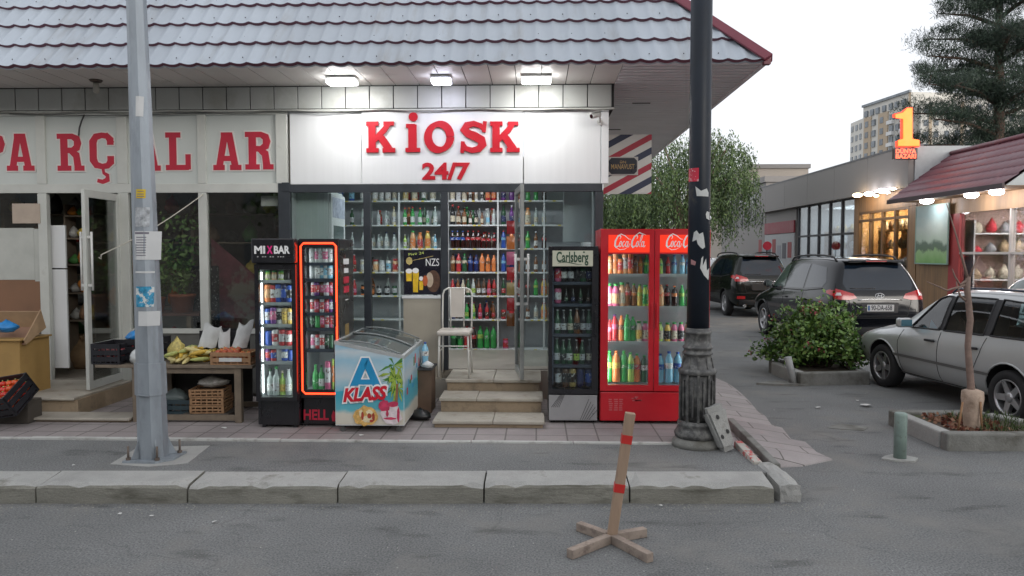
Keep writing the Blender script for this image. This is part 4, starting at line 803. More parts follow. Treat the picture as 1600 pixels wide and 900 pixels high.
for bay, (xa, xb, wn, n) in enumerate(((vx[3] + .05, vx[4] - .05, 'the shelving in the doorway', 7), (vx[2] + .04, vx[3] - .05, 'the shelving above the poster', 5), (vx[1] + .40, vx[2] - .05, 'the left window shelving', 5))):
    for i in range(7 if bay == 0 else 5):
        off = rnd.randrange(8)
        for k in range(n):
            if rnd.random() < .12: continue
            s_ = BACK[(off + k // 2 + bay * 2) % 10]
            if bay and rnd.random() < .6: s_ = BACK[0] if rnd.random() < .5 else BACK[8]
            place(s_[:4], xa + (xb - xa) * (k + .5) / n + rnd.uniform(-.012, .012), YS + .17 + rnd.uniform(0, .05), zsh[i] + .001, rnd.uniform(.20, .27), wn, k, i, 'bottles on the kiosk shelves', rnd.uniform(0, 6), back=True)
xa, xb = vx[1] + .02, vx[1] + .36
for i, r_ in enumerate(B0):
    for k, s_ in enumerate(r_): place(s_[:4], xa + (xb - xa) / len(r_) * (k + .5), YS + .07, zsh[i] + .001, (.26, .25, .24, .26, .24)[i] * (.6 if s_[0] in ('can', 'jar') else 1), 'the shelving behind the red-lit fridge', k, i, 'bottles on the kiosk shelves')
for i in range(6):                          # bay seen through the glass right of the door
    for k in range(4):
        s_ = rnd.choice([lb('clear', 'cream'), lb('amber', 'white'), ('juice', 'peach', 'cream', 'orange'), so_('green', 'lime', 'green'), so_('cola', 'red', 'red'), ('juice', 'yellow', 'orange', 'red')])
        place(s_[:4], vx[4] + .32 + k * .12, YS + .07, zsh[i] + .001, .25, 'the shelving behind the glass door', k, i, 'bottles on the kiosk shelves')
# ceiling light of the kiosk room
t = wempty('ceiling_light', (-1.2, 10.0, 3.09), 'white strip light on the kiosk ceiling inside', 'ceiling light')
mb = MB(); mb.box((-1.9, 9.94, 3.06), (-.5, 10.06, 3.095), bv=.01); mb.build('housing', SHW, t); mb = MB(); mb.cyl((-1.85, 10, 3.045), (-.55, 10, 3.045), .014); mb.build('tube', lamp_mat('tube_glow', (1, 1, 1), 3), t)
l = area('kiosk_lamp', (-1.2, 10.0, 3.02), 2.2, 21, (.92, .97, 1), (0, 0, 0), .3); attach(l, t)
# white upright fridge just inside the window, its back to us, glass door facing right
t = wempty('white_fridge', (-2.8, 9.6, .512), 'white upright fridge inside the kiosk behind the red-lit fridge', 'fridge')
xf = PY(513, 340, 9.25).x; mb = MB(); mb.box((xf - .62, 9.25, .515), (xf, 9.95, 2.74), bv=.01)
for k in range(7): mb.box((xf - .60 + k * .085, 9.243, .6), (xf - .555 + k * .085, 9.249, 2.7))
mb.build('cabinet', mat('fridge_offwhite', (.50, .54, .52), .45, var=.05, scale=2), t)
mb = MB(); mb.box((xf + .001, 9.27, .60), (xf + .035, 9.93, 2.70), bv=.005); dr_ = mb.build('door', SHW, t); mb = MB(); mb.box((xf + .0355, 9.36, .75), (xf + .038, 9.85, 2.30)); mb.build('door_glass', mat('dark_pane', (.12, .15, .15), .1), dr_)
mb = MB(); mb.box((xf + .0355, 9.32, 2.40), (xf + .038, 9.9, 2.66)); mb.build('door_print', mat('print_bluegrey', (.36, .38, .46), .5, var=.4, scale=14), dr_)
# white curtain panel behind the right-hand glass
t = MB(); t.box((PY(880, 340, 9.4).x, 9.4, PY(900, 378, 9.4).z), (PY(926, 340, 9.4).x, 9.43, 2.72), bv=.005); tag(t.build('white_screen', mat('screen_white', (.55, .58, .60), .6, var=.05)), 'plain white board hanging behind the kiosk glass right of the door', 'board')
# crisps hanging by the door frame: a strip of red and yellow packets
for k in range(7):
    mb = MB(); zc = 2.28 - k * .20; p = PY(799, 400, 9.6)
    vs = []; n = 6
    for i in range(n + 1):
        for j in range(5):
            u = i / n; v = j / 4; vs.append((p.x - .06 + .12 * v + rnd.uniform(-.004, .004), 9.6 - .028 * math.sin(math.pi * u) * math.sin(math.pi * v), zc - .085 + .17 * u))
    mb.add(vs, [(i * 5 + j, i * 5 + j + 1, i * 5 + j + 6, i * 5 + j + 5) for i in range(n) for j in range(4)], True); mb.prism([(p.x - .06, zc - .085), (p.x + .06, zc - .085), (p.x + .06, zc + .085), (p.x - .06, zc + .085)], 9.601, 9.604)
    c_ = ['red', 'orange', 'pink', 'red', 'gold', 'red', 'amber'][k]; tag(mb.build('snack_packet', GM('pkt' + c_, COL[c_], .3)), f'{c_} snack packet, {ORD[k]} from the top of the strip in the doorway', 'packet', 'snack packets hanging in the doorway')
# beer poster in the window
Yp = 9.022; t = wempty('poster', PY(661, 462, Yp), 'black beer poster with two full glasses taped in the kiosk window', 'poster')
X0, X1, Z0, Z1 = PY(631, 425, Yp).x, PY(688.5, 425, Yp).x, PY(660, 460, Yp).z, PY(660, 391, Yp).z
W_ = X1 - X0; H_ = Z1 - Z0; q = lambda u, v: (X0 + W_ * u, Z0 + H_ * v)
mb = MB(); mb.box((X0, Yp, Z0), (X1, Yp + .004, Z1)); mb.build('sheet', mat('poster_black', (.012, .011, .02), .3, coat=.2), t)
def pp(name, m, fn): mb = MB(); fn(mb); mb.build(name, m, t)
def ellipse(mb, u, v, ru, rv, d, n=20): mb.prism([q(u + ru * math.cos(6.283 * k / n), v + rv * math.sin(6.283 * k / n)) for k in range(n)], Yp - d, Yp - d + .0005)
pp('print_barrel', mat('pr_barrel', (.10, .05, .03), .5, var=.4, scale=20), lambda mb: ellipse(mb, .80, .30, .19, .25, .001)); pp('print_barrel_head', mat('pr_head', (.50, .40, .30), .5, var=.2, scale=12), lambda mb: ellipse(mb, .70, .33, .10, .17, .0016))
pp('print_beer', mat('pr_beer', (.75, .48, .03), .4, var=.25, scale=16), lambda mb: (mb.prism([q(.25, .05), q(.38, .05), q(.41, .5), q(.24, .5)], Yp - .0022, Yp - .0018), mb.prism([q(.07, .30), q(.21, .30), q(.22, .5), q(.06, .5)], Yp - .0022, Yp - .0018), mb.prism([q(.42, .10), q(.52, .10), q(.53, .30), q(.42, .30)], Yp - .0022, Yp - .0018)))
pp('print_foam', LWH, lambda mb: (ellipse(mb, .32, .54, .09, .06, .0026), ellipse(mb, .14, .53, .09, .055, .0030), ellipse(mb, .47, .36, .055, .05, .0026)))
pp('print_amber', mat('pr_amber', (.45, .10, .03), .5), lambda mb: ellipse(mb, .58, .31, .07, .12, .0034))
pp('print_badge', mat('pr_gold', (.5, .4, .15), .5, var=.3, scale=30), lambda mb: (ellipse(mb, .15, .76, .09, .09, .0014, 8), mb.stroke([(X0 + W_ * .25, Z0 + H_ * .77), (X0 + W_ * .8, Z0 + H_ * .87)], .006, 0, .0005, Matrix.Translation((0, Yp - .001, 0)) @ RX)))
o = text('NZS', .13, LWH, t, front(X0 + W_ * .78, Yp - .001, Z0 + H_ * .72), depth=.0004, width=W_ * .36)
text('Pivə 24', .05, mat('print_lime', (.5, .6, .15)), t, front(X0 + W_ * .34, Yp - .001, Z0 + H_ * .92) @ Matrix.Rotation(.12, 4, 'Z'), depth=.0004, width=W_ * .42)
# ---------------------------------------------------------------- lamps and fittings on the building
LED = lamp_mat('led_white', (1, 1, 1), 14); LEDB = lamp_mat('led_cool', (.82, .84, 1), 9)
for i, (px, lab, m_, pw_, col) in enumerate(((535, 'lit white floodlight under the eave above the letter K', LED, 9, (1, 1, .97)), (690, 'smaller bluish floodlight, middle of the three under the eave', LEDB, 3.2, (.80, .80, 1)), (838, 'lit white floodlight under the eave, right of the bluish one', LED, 9, (1, 1, .97)))):
    c = PY(px, 120, 8.55); w_ = .17 if i != 1 else .115
    t = wempty('floodlight', (c.x, 8.55, 3.97), lab, 'floodlight', 'floodlights under the kiosk eave')
    mb = MB(); mb.box((c.x - w_, 8.44, 3.935), (c.x + w_, 8.62, 3.960), bv=.006); mb.box((c.x - .02, 8.5, 3.95), (c.x + .02, 8.56, 3.975)); mb.build('housing', SHW, t)
    mb = MB(); mb.box((c.x - w_ + .006, 8.446, 3.885), (c.x + w_ - .006, 8.614, 3.934), bv=.012); mb.build('lens', m_, t)
    l = area('flood_lamp', (c.x, 8.53, 3.88), w_ * 2, pw_, col, sy=.15); l.rotation_euler = Vector((0, -.30, 1)).to_track_quat('Z', 'Y').to_euler(); attach(l, t)
c = PY(150, 128, 8.6); t = wempty('hanging_lampholder', (c.x, 8.6, 3.97), 'dead bare bulb holder hanging under the eave above the grocery', 'lampholder')
mb = MB(); mb.lathe([(.075, .0), (.06, -.02), (.02, -.03)], (c.x, 8.6, 3.971), 14); mb.build('rose', mat('bakelite', (.06, .04, .03), .4), t); mb = MB(); mb.lathe([(.03, -.03), (.035, -.06), (.033, -.13), (.02, -.15)], (c.x, 8.6, 3.971), 12); mb.build('bulb', mat('bulb_dirty', (.42, .41, .36), .4), t)
c = PY(925, 182, 8.9); t = wempty('security_camera', (fx(938), 9.0, c.z), 'small white security camera bracketed beside the white corner trim', 'camera')
SC = mat('camera_white', (.55, .55, .53), .35); a = Vector((fx(934), 8.86, c.z + .02)); b = Vector((fx(921), 8.78, c.z - .02))
mb = MB(); mb.cyl(a, b, .032, n=14); mb.cyl(a, a + (a - b).normalized() * .01, .034, .02, n=14); mb.bar(a + Vector((.02, -.02, .036)), b + Vector((-.02, -.015, .036)), .075, .008); mb.build('camera_body', SC, t)
mb = MB(); mb.tube([a + Vector((0, 0, -.02)), a + Vector((.01, .03, -.07)), Vector((fx(936), 8.985, c.z - .05))], .012); mb.cyl((fx(936), 8.985, c.z - .05), (fx(936), 9.0, c.z - .05), .035, n=12); mb.build('bracket', SC, t); mb = MB(); mb.cyl(b, b + (b - a).normalized() * .003, .025, n=12); mb.build('lens', mat('lens_black', (.01, .01, .012), .1), t)
# cables slung along the bottom of the band and over the transom
CB = mat('cable_dark', (.05, .05, .05), .6); CBG = mat('cable_grey', (.30, .30, .28), .6)
def cable(name, pts, r, m, label): mb = MB(); mb.tube(pts, r, 6); return tag(mb.build(name, m), label, 'cable')
r5 = random.Random(5)
cable('cable', [(fx(x), 8.968, 3.678 - .018 * math.sin(x / 47.) ** 2 + r5.uniform(-.004, .004)) for x in range(-60, 960, 22)], .006, CBG, 'thin grey cable sagging along the bottom of the panel band')
cable('cable', [PY(x, y, 8.99) for x, y in ((132, 179), (127, 190), (124, 200), (123, 212))], .009, CB, 'short black cable end curling down over the letter R')
cable('cable', [PY(x, y, 8.985) for x, y in ((15, 178), (120, 180), (203, 181), (300, 177), (400, 173), (440, 172))], .004, CB, 'black wire running along the top of the letter panels')
a = PY(317, 304, 8.99); b = PY(158, 398, 8.35)
cable('rope', [a.lerp(b, k / 12) - Vector((0, 0, .05 * math.sin(math.pi * k / 12))) for k in range(13)] + [b + Vector((.0, .0, -.05)), b + Vector((-.03, 0, -.03))], .007, mat('rope_pale', (.48, .46, .40), .9), 'pale rope tied from the window mullion to the open door handle')
# barber sign hung from the side of the building
STR = mat('barber_stripes', (.6, .6, .6), .45, var=.05); N = STR.node_tree.nodes; L = STR.node_tree.links; tc = [n for n in N if n.type == 'TEX_COORD'][0]
sp = N.new('ShaderNodeSeparateXYZ'); L.new(tc.outputs['Object'], sp.inputs[0]); m1 = N.new('ShaderNodeMath'); m1.operation = 'MULTIPLY_ADD'; m1.inputs[1].default_value = -.54; L.new(sp.outputs[0], m1.inputs[0]); L.new(sp.outputs[2], m1.inputs[2])
m2 = N.new('ShaderNodeMath'); m2.operation = 'MULTIPLY_ADD'; m2.inputs[1].default_value = 1 / .372; m2.inputs[2].default_value = .25; L.new(m1.outputs[0], m2.inputs[0]); m3 = N.new('ShaderNodeMath'); m3.operation = 'FRACT'; L.new(m2.outputs[0], m3.inputs[0])
cr = N.new('ShaderNodeValToRGB'); cr.color_ramp.interpolation = 'CONSTANT'; el = cr.color_ramp.elements; el[0].position = 0; el[0].color = (.52, .52, .50, 1); el[1].position = .25; el[1].color = (.32, .012, .035, 1)
e_ = el.new(.47); e_.color = (.52, .52, .50, 1); e_ = el.new(.76); e_.color = (.015, .022, .06, 1); L.new(m3.outputs[0], cr.inputs[0]); hv = [n for n in N if n.type == 'HUE_SAT'][0]; L.new(cr.outputs[0], hv.inputs['Color'])
Ys = 9.6; A0 = PY(943, 303, Ys); A1 = PY(1018.5, 210, Ys)
t = wempty('barber_sign', (A0.x, Ys, A1.z), 'square board of red, navy and white diagonal stripes beside the kiosk corner', 'sign')
mb = MB(); mb.box((A0.x, Ys, A0.z), (A1.x, Ys + .05, A1.z)); mb.build('striped_board', STR, t)
mb = MB(); p, q_ = PY(949, 274, Ys), PY(997, 245, Ys); mb.box((p.x, Ys - .012, p.z), (q_.x, Ys - .001, q_.z), bv=.003); pl = mb.build('plaque_frame', mat('plaque_silver', (.36, .34, .33), .4, metal=.4), t)
mb = MB(); w_, h_ = q_.x - p.x, q_.z - p.z; cc = .035; mb.prism([(p.x + .015 + cc, p.z + .015), (q_.x - .015 - cc, p.z + .015), (q_.x - .015, p.z + .015 + cc), (q_.x - .015, q_.z - .015 - cc), (q_.x - .015 - cc, q_.z - .015), (p.x + .015 + cc, q_.z - .015), (p.x + .015, q_.z - .015 - cc), (p.x + .015, p.z + .015 + cc)], Ys - .0145, Ys - .0121); mb.build('plaque', mat('plaque_black', (.012, .014, .025), .3), pl)
GLD = mat('plaque_gold', (.34, .22, .08), .45); text('MANAVUST', .09, GLD, pl, front((p.x + q_.x) / 2, Ys - .015, p.z + h_ * .45), depth=.0006, offset=.001, width=w_ * .76); text('ƏN', .05, GLD, pl, front((p.x + q_.x) / 2, Ys - .015, p.z + h_ * .70), depth=.0006, width=w_ * .2)
mb = MB(); mb.bar((XR, Ys + .025, A1.z - .1), (A0.x, Ys + .025, A1.z - .1), .02); mb.build('hanger', BLK, t)
for px, py in ((1002, 162), (958, 203)):
    c = PZ(px, py, 3.955); mb = MB(); mb.box((c.x - .12, c.y - .012, 3.955), (c.x + .12, c.y + .012, 3.969)); tag(mb.build('soffit_fitting', mat('fitting_dark', (.10, .10, .10), .5)), 'small dark fitting under the side eave, ' + ('nearer the corner' if px > 990 else 'above the striped board'), 'light fitting')
# ---------------------------------------------------------------- galvanised street pole, left
GALV = mat('galvanised', (.30, .335, .37), .45, metal=.35, var=.16, scale=6, dirt=((.20, .22, .24), .5, .75, 9), stretch=(1, 1, .3))
base = PZ(240, 716, .15); top = PY(213, 0, base.y + .02); ax = (top - base); hgt = ax.z
t = wempty('street_pole', (base.x, base.y, .15), 'tapered grey galvanised octagonal pole covered in paper notices', 'pole')
def pol(z): return base + ax * ((z - base.z) / hgt)
def octa(mb, z0, z1, r0, r1):
    a, b = pol(z0), pol(z1); vs = []
    for p, r in ((a, r0), (b, r1)):
        for k in range(8):
            an = R(22.5 + 45 * k); vs.append(p + Vector((r * math.cos(an), r * math.sin(an), 0)))
    mb.add(vs, [(k, (k + 1) % 8, 8 + (k + 1) % 8, 8 + k) for k in range(8)] + [tuple(reversed(range(8))), tuple(range(8, 16))], False)
zc = PY(232, 612, base.y).z
mb = MB(); octa(mb, .165, zc, .125, .118); octa(mb, zc - .02, zc + .26, .130, .127); octa(mb, zc + .259, 6.6, .113, .052)
mb.bar(pol(zc - .002) + Vector((-.05, -.135, 0)), pol(zc - .002) + Vector((.05, -.137, -.012)), .01); mb.build('pole_shaft', GALV, t)
mb = MB(); mb.prism([(base.x - .19, base.y - .16), (base.x + .10, base.y - .17), (base.x + .21, base.y - .05), (base.x + .21, base.y + .18), (base.x - .17, base.y + .18)], .1502, .168, 'z')
mb.build('base_plate', GALV, t)
for k, (dx, dy) in enumerate(((-.155, -.125), (.10, -.13), (.175, .12), (-.13, .15))):
    p = base + Vector((dx, dy, .018)); mb = MB(); mb.cyl(p, p + Vector((0, 0, .12)), .010, n=8); mb.cyl(p, p + Vector((0, 0, .022)), .020, n=6, smooth=False); mb.build('anchor_bolt', mat('rust_steel', (.16, .13, .11), .7, metal=.4, var=.3), t)
    g = base + Vector((dx * .88, dy * .88, .02)); mb = MB(); d_ = Vector((dx, dy, 0)).normalized(); s_ = Vector((-d_.y, d_.x, 0)) * .005
    a, b, c = base + d_ * .10 + Vector((0, 0, .02)), g, base + d_ * .11 + Vector((0, 0, .20)); mb.add([a - s_, b - s_, c - s_, a + s_, b + s_, c + s_], [(0, 1, 2), (5, 4, 3), (0, 3, 4, 1), (1, 4, 5, 2), (2, 5, 3, 0)]); mb.build('gusset', GALV, t)
mb = MB(); pc = [PZ(172, 725, .15), PZ(215, 699, .15), PZ(328, 696, .15), PZ(293, 724, .15), PZ(230, 729, .15)]; mb.prism([(p.x, p.y) for p in pc], .1462, .1500, 'z'); kind(mb.build('concrete_patch', CONC))
def sticker(px0, px1, py0, py1, m, name='notice', parent=t, bands=None, R_=None):
    """paper wrapped on the octagonal shaft"""
    vs = []; nn = 8
    for i, py in enumerate((py1, py0)):
        z = PY((px0 + px1) / 2, py, base.y - .12).z; c = pol(z); r_ap = (.113 + (.052 - .113) * (z - zc - .26) / (6.34 - zc)) * math.cos(R(22.5)) + .0035
        for k in range(nn + 1):
            px = px0 + (px1 - px0) * k / nn; X = PY(px, py, base.y - .10).x - c.x; best = 1e9
            for f in range(8):
                an = R(45 * f - 90); nx_, ny_ = math.cos(an), math.sin(an)
                if ny_ < -.1 : y = (r_ap - X * nx_) / ny_; best = y if best > 1e8 else max(best, y)
            vs.append(Vector((c.x + X, c.y + best, z)))
    mb = MB(); n = nn + 1; mb.add(vs, [(k, k + 1, n + k + 1, n + k) for k in range(nn)], False)
    if bands:
        for (u0, u1, v0, v1) in bands:
            def at(u, v):
                k = min(int(u * nn), nn - 1); f = u * nn - k; lo = vs[k].lerp(vs[k + 1], f); hi = vs[n + k].lerp(vs[n + k + 1], f); return lo.lerp(hi, v) + Vector((0, -.0012, 0))
            mb.cur = 1; us = [u0] + [q / nn for q in range(nn + 1) if u0 < q / nn < u1] + [u1]
            for a_, b_ in zip(us, us[1:]): mb.add([at(a_, v0), at(b_, v0), at(b_, v1), at(a_, v1)], [(0, 1, 2, 3)], False)
        return mb.build(name, [m, mat('ink_grey', (.16, .15, .18), .7)], parent)
    return mb.build(name, m, parent)
PAP = mat('notice_paper', (.55, .56, .56), .8, var=.06); PAPY = mat('notice_yellow', (.60, .42, .02), .7); PAPG = mat('notice_photo', (.36, .38, .40), .8, var=.5, scale=25); PAPB = mat('sticker_teal', (.03, .25, .42), .5, var=.5, scale=30, dirt=((.6, .62, .6), .52, .56, 18))
sticker(211, 224, 295, 309, PAPY, bands=[(.1, .9, .15, .25), (.1, .85, .4, .5), (.15, .85, .72, .8)]); sticker(210, 229, 323, 354, PAPG); sticker(209, 242, 361, 406, PAP, bands=[(.08, .52, .14 + k * .09, .17 + k * .09) for k in range(8)] + [(.02, .6, .9, .97)])
sticker(212, 236, 448, 480, PAPB); sticker(216, 243, 487, 510, PAP); sticker(209, 219, 148, 180, PAP); sticker(210, 236, 424, 427, PAP)
# ---------------------------------------------------------------- black lamp post with moulded foot
LB = PZ(1086, 697, .155); LX, LY = LB.x + .03, LB.y + .08
t = wempty('lamp_post', (LX, LY, .15), 'tall black lamp post with a grey scratched moulded iron foot', 'lamp post')
PBLK = mat('post_black', (.010, .015, .024), .42, var=.25, scale=3, spec=.3, dirt=((.035, .035, .035), .62, .7, 6))
IRON = mat('iron_foot', (.07, .07, .07), .55, metal=.2, var=.3, scale=8, dirt=((.17, .17, .16), .46, .66, 16), bump=.3, bs=30)
mb = MB(); zf = PY(1094, 512, LY).z; mb.lathe([(.103, zf - .05), (.0985, zf + 1.2), (.096, 7.2)], (LX, LY, 0), 28); mb.build('post_shaft', PBLK, t)
prof = [(.170, .22), (.205, .235), (.213, .27), (.19, .31), (.178, .335), (.185, .35), (.185, .375), (.172, .385), (.172, .395)]
prof2 = [(.170, .84), (.178, .85), (.180, .875), (.172, .885), (.150, .90), (.128, 1.0), (.125, 1.02), (.142, 1.03), (.142, 1.045), (.128, 1.055), (.130, 1.08), (.142, 1.09), (.138, 1.105), (.122, 1.115), (.118, 1.22), (.130, 1.23), (.130, 1.245), (.118, 1.255), (.118, 1.27), (.108, 1.28)]
k_ = (zf - .15) / (1.28 - .15); fz_ = lambda z: .15 + (z - .15) * k_
mb = MB(); mb.lathe([(r * .98, fz_(z)) for r, z in prof], (LX, LY, 0), 28); mb.lathe([(r * .98, fz_(z)) for r, z in prof2], (LX, LY, 0), 28); mb.lathe([(.150, fz_(.39)), (.150, fz_(.845))], (LX, LY, 0), 28)
for k in range(10):      # fluted panels: ribs and raised cartouches
    a = R(36 * k + 10); c, s_ = math.cos(a), math.sin(a); rr = .160
    mb.bar((LX + c * rr, LY + s_ * rr, fz_(.392)), (LX + c * rr, LY + s_ * rr, fz_(.843)), .024, .022, up=(c, s_, 0), bv=.004)
    a2 = a + R(18); c2, s2 = math.cos(a2), math.sin(a2); mb.bar((LX + c2 * .151, LY + s2 * .151, fz_(.44)), (LX + c2 * .151, LY + s2 * .151, fz_(.79)), .018, .034, up=(c2, s2, 0), bv=.006)
    mb.bar((LX + c * .146, LY + s_ * .146, fz_(.90)), (LX + c * .126, LY + s_ * .126, fz_(1.0)), .016, .016, up=(c, s_, 0))
mb.build('moulded_foot', IRON, t)
mb = MB(); a = Vector((LX + .075, LY - .168, fz_(.27))); mb.box((a.x, a.y, a.z), (a.x + .085, a.y + .06, a.z + .13), bv=.004); mb.build('service_hatch', GAP, t)
mb = MB(); mb.lathe([(.235, .146), (.225, .19), (.205, .215), (.19, .23)], (LX, LY, 0), 20); mb.build('concrete_footing', CONC_D, t)
def wrap(px0, px1, py0, py1, pts, m, name='sticker'):
    r = .1035 if py0 < 512 else .16; vs = []
    for u, v in pts:
        X = PY(px0 + (px1 - px0) * u, (py0 + py1) / 2, LY - r).x - LX; X = max(-r * .995, min(r * .995, X)); z = PY(1090, py0 + (py1 - py0) * v, LY - r).z; vs.append((X, z))
    bm = bmesh.new(); f = bm.faces.new([bm.verts.new((x, 0, z)) for x, z in vs])
    for k in range(-9, 10): bmesh.ops.bisect_plane(bm, geom=bm.faces[:] + bm.edges[:] + bm.verts[:], plane_co=(k * .0108, 0, 0), plane_no=(1, 0, 0))
    for v in bm.verts: v.co = Vector((LX + v.co.x, LY - math.sqrt(max(0, r * r - v.co.x ** 2)) , v.co.z))
    me = bpy.data.meshes.new(name); bm.to_mesh(me); bm.free(); me.materials.append(m); o = bpy.data.objects.new(name, me); C.objects.link(o); attach(o, t)
SQ = [(0, 0), (1, 0), (1, 1), (0, 1)]; PT = mat('torn_paper', (.50, .51, .50), .85, var=.1, scale=20); RS_ = mat('sticker_red', (.55, .02, .05), .5, dirt=((.6, .4, .42), .56, .6, 40))
wrap(1077, 1092, 262, 283, SQ, RS_); wrap(1087, 1108, 291, 307, [(0, 0), (.4, .45), (.85, .2), (1, .6), (1, 1), (.1, .95)], PT, 'torn_notice')
wrap(1103, 1110, 330, 344, [(.3, 0), (1, .1), (1, 1), (.2, .8), (0, .3)], PT, 'torn_notice'); wrap(1083, 1102, 360, 389, [(.1, .1), (.3, 0), (.5, .2), (.8, .1), (.9, .4), (1, .9), (.8, 1), (.6, .9), (.4, .75), (.3, .5), (0, .6)], PT, 'torn_notice')
wrap(1094, 1110, 400, 438, [(.1, .1), (.3, 0), (.25, .4), (.6, .1), (.7, .6), (1, .5), (.9, 1), (.4, .8), (0, .5)], PT, 'torn_notice'); wrap(1081, 1088, 405, 415, [(0, 0), (1, .4), (.8, 1), (0, .8)], mat('torn_pink', (.35, .18, .18), .8), 'torn_notice')
# ---------------------------------------------------------------- broken concrete block leaning on the post, painted stone beside it
bm = bmesh.new(); bmesh.ops.create_cube(bm, size=1); bmesh.ops.bevel(bm, geom=bm.edges[:], offset=.12, segments=2, affect='EDGES'); r6 = random.Random(6)
for v in bm.verts: v.co = Vector((v.co.x * .19 * (1 - .35 * (v.co.z < -.3)), v.co.y * .20, v.co.z * .42)) + Vector([r6.uniform(-.007, .007) for _ in range(3)])
me = bpy.data.meshes.new('block'); bm.to_mesh(me); bm.free(); me.materials.append(CONC); p = PZ(1138, 706, .15)
t = empty('concrete_block', (p.x - .005, p.y + .08, .15), 0, 'pitted concrete block with dark holes leaning against the lamp post foot', 'concrete block', rot=(R(-10), R(-17), R(14)))
o = bpy.data.objects.new('block', me); C.objects.link(o); o.parent = t; o.location = (0, 0, .205)
for k, (a, b) in enumerate(((-.01, .12), (.035, -.03), (-.03, -.06))): mb = MB(); mb.lathe([(.016, 0), (.014, .012)], (0, 0, 0), 10, M=Matrix.Translation((a, -.104, .2 + b)) @ RX @ Matrix.Diagonal((.8, 1.4, 1, 1))); h = mb.build('hole', GAP, t)
a, b = PZ(1153, 694, .17), PZ(1184, 727, .14); mb = MB(); mb.bar(a, b, .075, .07, bv=.01); t = tag(mb.build('painted_stone', mat('stone_painted', (.42, .40, .36), .85, dirt=((.45, .08, .08), .50, .54, 11))), 'narrow kerb offcut with faded red paint lying beside the concrete block', 'kerb offcut')
# ---------------------------------------------------------------- timber post stand in the road
WD = mat('raw_timber', (.34, .24, .17), .8, var=.22, scale=9, stretch=(1, 1, .12), dirt=((.20, .13, .09), .55, .7, 14), bump=.25, bs=30); WDG = mat('grey_timber', (.29, .235, .195), .85, var=.25, scale=8, dirt=((.16, .12, .10), .52, .7, 12), bump=.3, bs=25)
c = PZ(955, 847, 0); t = wempty('timber_stand', (c.x, c.y, 0), 'leaning timber post with two red tape bands on a crossed foot', 'post stand')
RT = mat('red_tape', (.52, .03, .025), .45, var=.06)
ends = [PZ(890, 866, .03), PZ(904, 822, .03), PZ(1008, 831, .03), PZ(1016, 872, .03)]; cz = Vector((c.x, c.y, .031))
for e_ in ends: d_ = (e_ - cz); d_.z = 0; s_ = cz + d_.normalized() * .028; mb = MB(); mb.bar(s_, cz + d_, .055, .060, bv=.004); mb.build('foot_arm', WDG, t)
tp = PY(985, 645, c.y - .01); b0 = Vector((c.x, c.y, .012)); ps = MB(); wp = .066; up_ = (0, 1, 0)
ps.bar(b0, tp, wp, .05, up=up_, bv=.005); ps.build('upright', WD, t)
for u in (.765, .385): mb = MB(); a, b = b0.lerp(tp, u), b0.lerp(tp, u + .066); mb.bar(a, b, wp + .004, .054, up=up_); mb.build('tape_band', RT, t)
# ---------------------------------------------------------------- chair on the landing
CW_ = mat('chair_enamel', (.60, .59, .55), .4, var=.06); CS = mat('chair_vinyl', (.52, .48, .43), .6, var=.06)
sc0 = .512 + .004; c0, c1 = PY(684, 590, 8.42).x, PY(734, 590, 8.42).x; zs_ = 1.03; ch = wempty('chair', ((c0 + c1) / 2, 8.6, .514), 'white tube-framed chair with cream seat standing on the kiosk steps', 'chair')
cx = (c0 + c1) / 2
mb = MB(); mb.box((c0 - .01, 8.40, zs_ - .03), (c1 + .01, 8.80, zs_ + .025), bv=.022); mb.build('seat', CS, ch)
mb = MB(); zt_ = 1.525; bw = (c1 - c0) / 2 - .012; mb.tube([(cx - bw, 8.78, zs_ - .04), (cx - bw - .004, 8.82, zs_ + .2), (cx - bw - .002, 8.85, zt_ - .07), (cx - bw + .015, 8.855, zt_ - .025), (cx - bw + .06, 8.86, zt_), (cx + bw - .06, 8.86, zt_), (cx + bw - .015, 8.855, zt_ - .025), (cx + bw + .002, 8.85, zt_ - .07), (cx + bw + .004, 8.82, zs_ + .2), (cx + bw, 8.78, zs_ - .04)], .0115, 10); mb.build('back_frame', CW_, ch)
mb = MB(); vs = []; 
mb.add([(cx - .085, 8.845 - .0, zt_ - .012), (cx + .085, 8.845, zt_ - .012), (cx + .085, 8.815, zs_ + .15), (cx - .085, 8.815, zs_ + .15), (cx - .085, 8.862, zt_ - .012), (cx + .085, 8.862, zt_ - .012), (cx + .085, 8.832, zs_ + .15), (cx - .085, 8.832, zs_ + .15)], [(0, 1, 2, 3), (7, 6, 5, 4), (0, 4, 5, 1), (1, 5, 6, 2), (2, 6, 7, 3), (3, 7, 4, 0)]); mb.build('backrest', CS, ch)
mb = MB(); mb.tube([(cx - .08, 8.815, zs_ + .03), (cx - .085, 8.84, zt_ - .005)], .008); mb.tube([(cx + .08, 8.815, zs_ + .03), (cx + .085, 8.84, zt_ - .005)], .008); mb.build('back_rods', CW_, ch)
for sx in (-1, 1):
    for yy, yb in ((8.43, 8.41), (8.77, 8.80)): mb = MB(); mb.tube([(cx + sx * bw * .95, yy, zs_ - .03), (cx + sx * (bw + .006), yb, sc0 + .0)], .0115, 8); mb.build('leg', CW_, ch)
mb = MB(); mb.tube([(cx - bw, 8.42, zs_ - .15), (cx + bw, 8.42, zs_ - .15)], .008); mb.build('front_stretcher', CW_, ch)
for sx in (-1, 1): mb = MB(); mb.tube([(cx + sx * bw, 8.42, zs_ - .22), (cx + sx * bw, 8.79, zs_ - .22)], .007); mb.build('side_stretcher', CW_, ch)
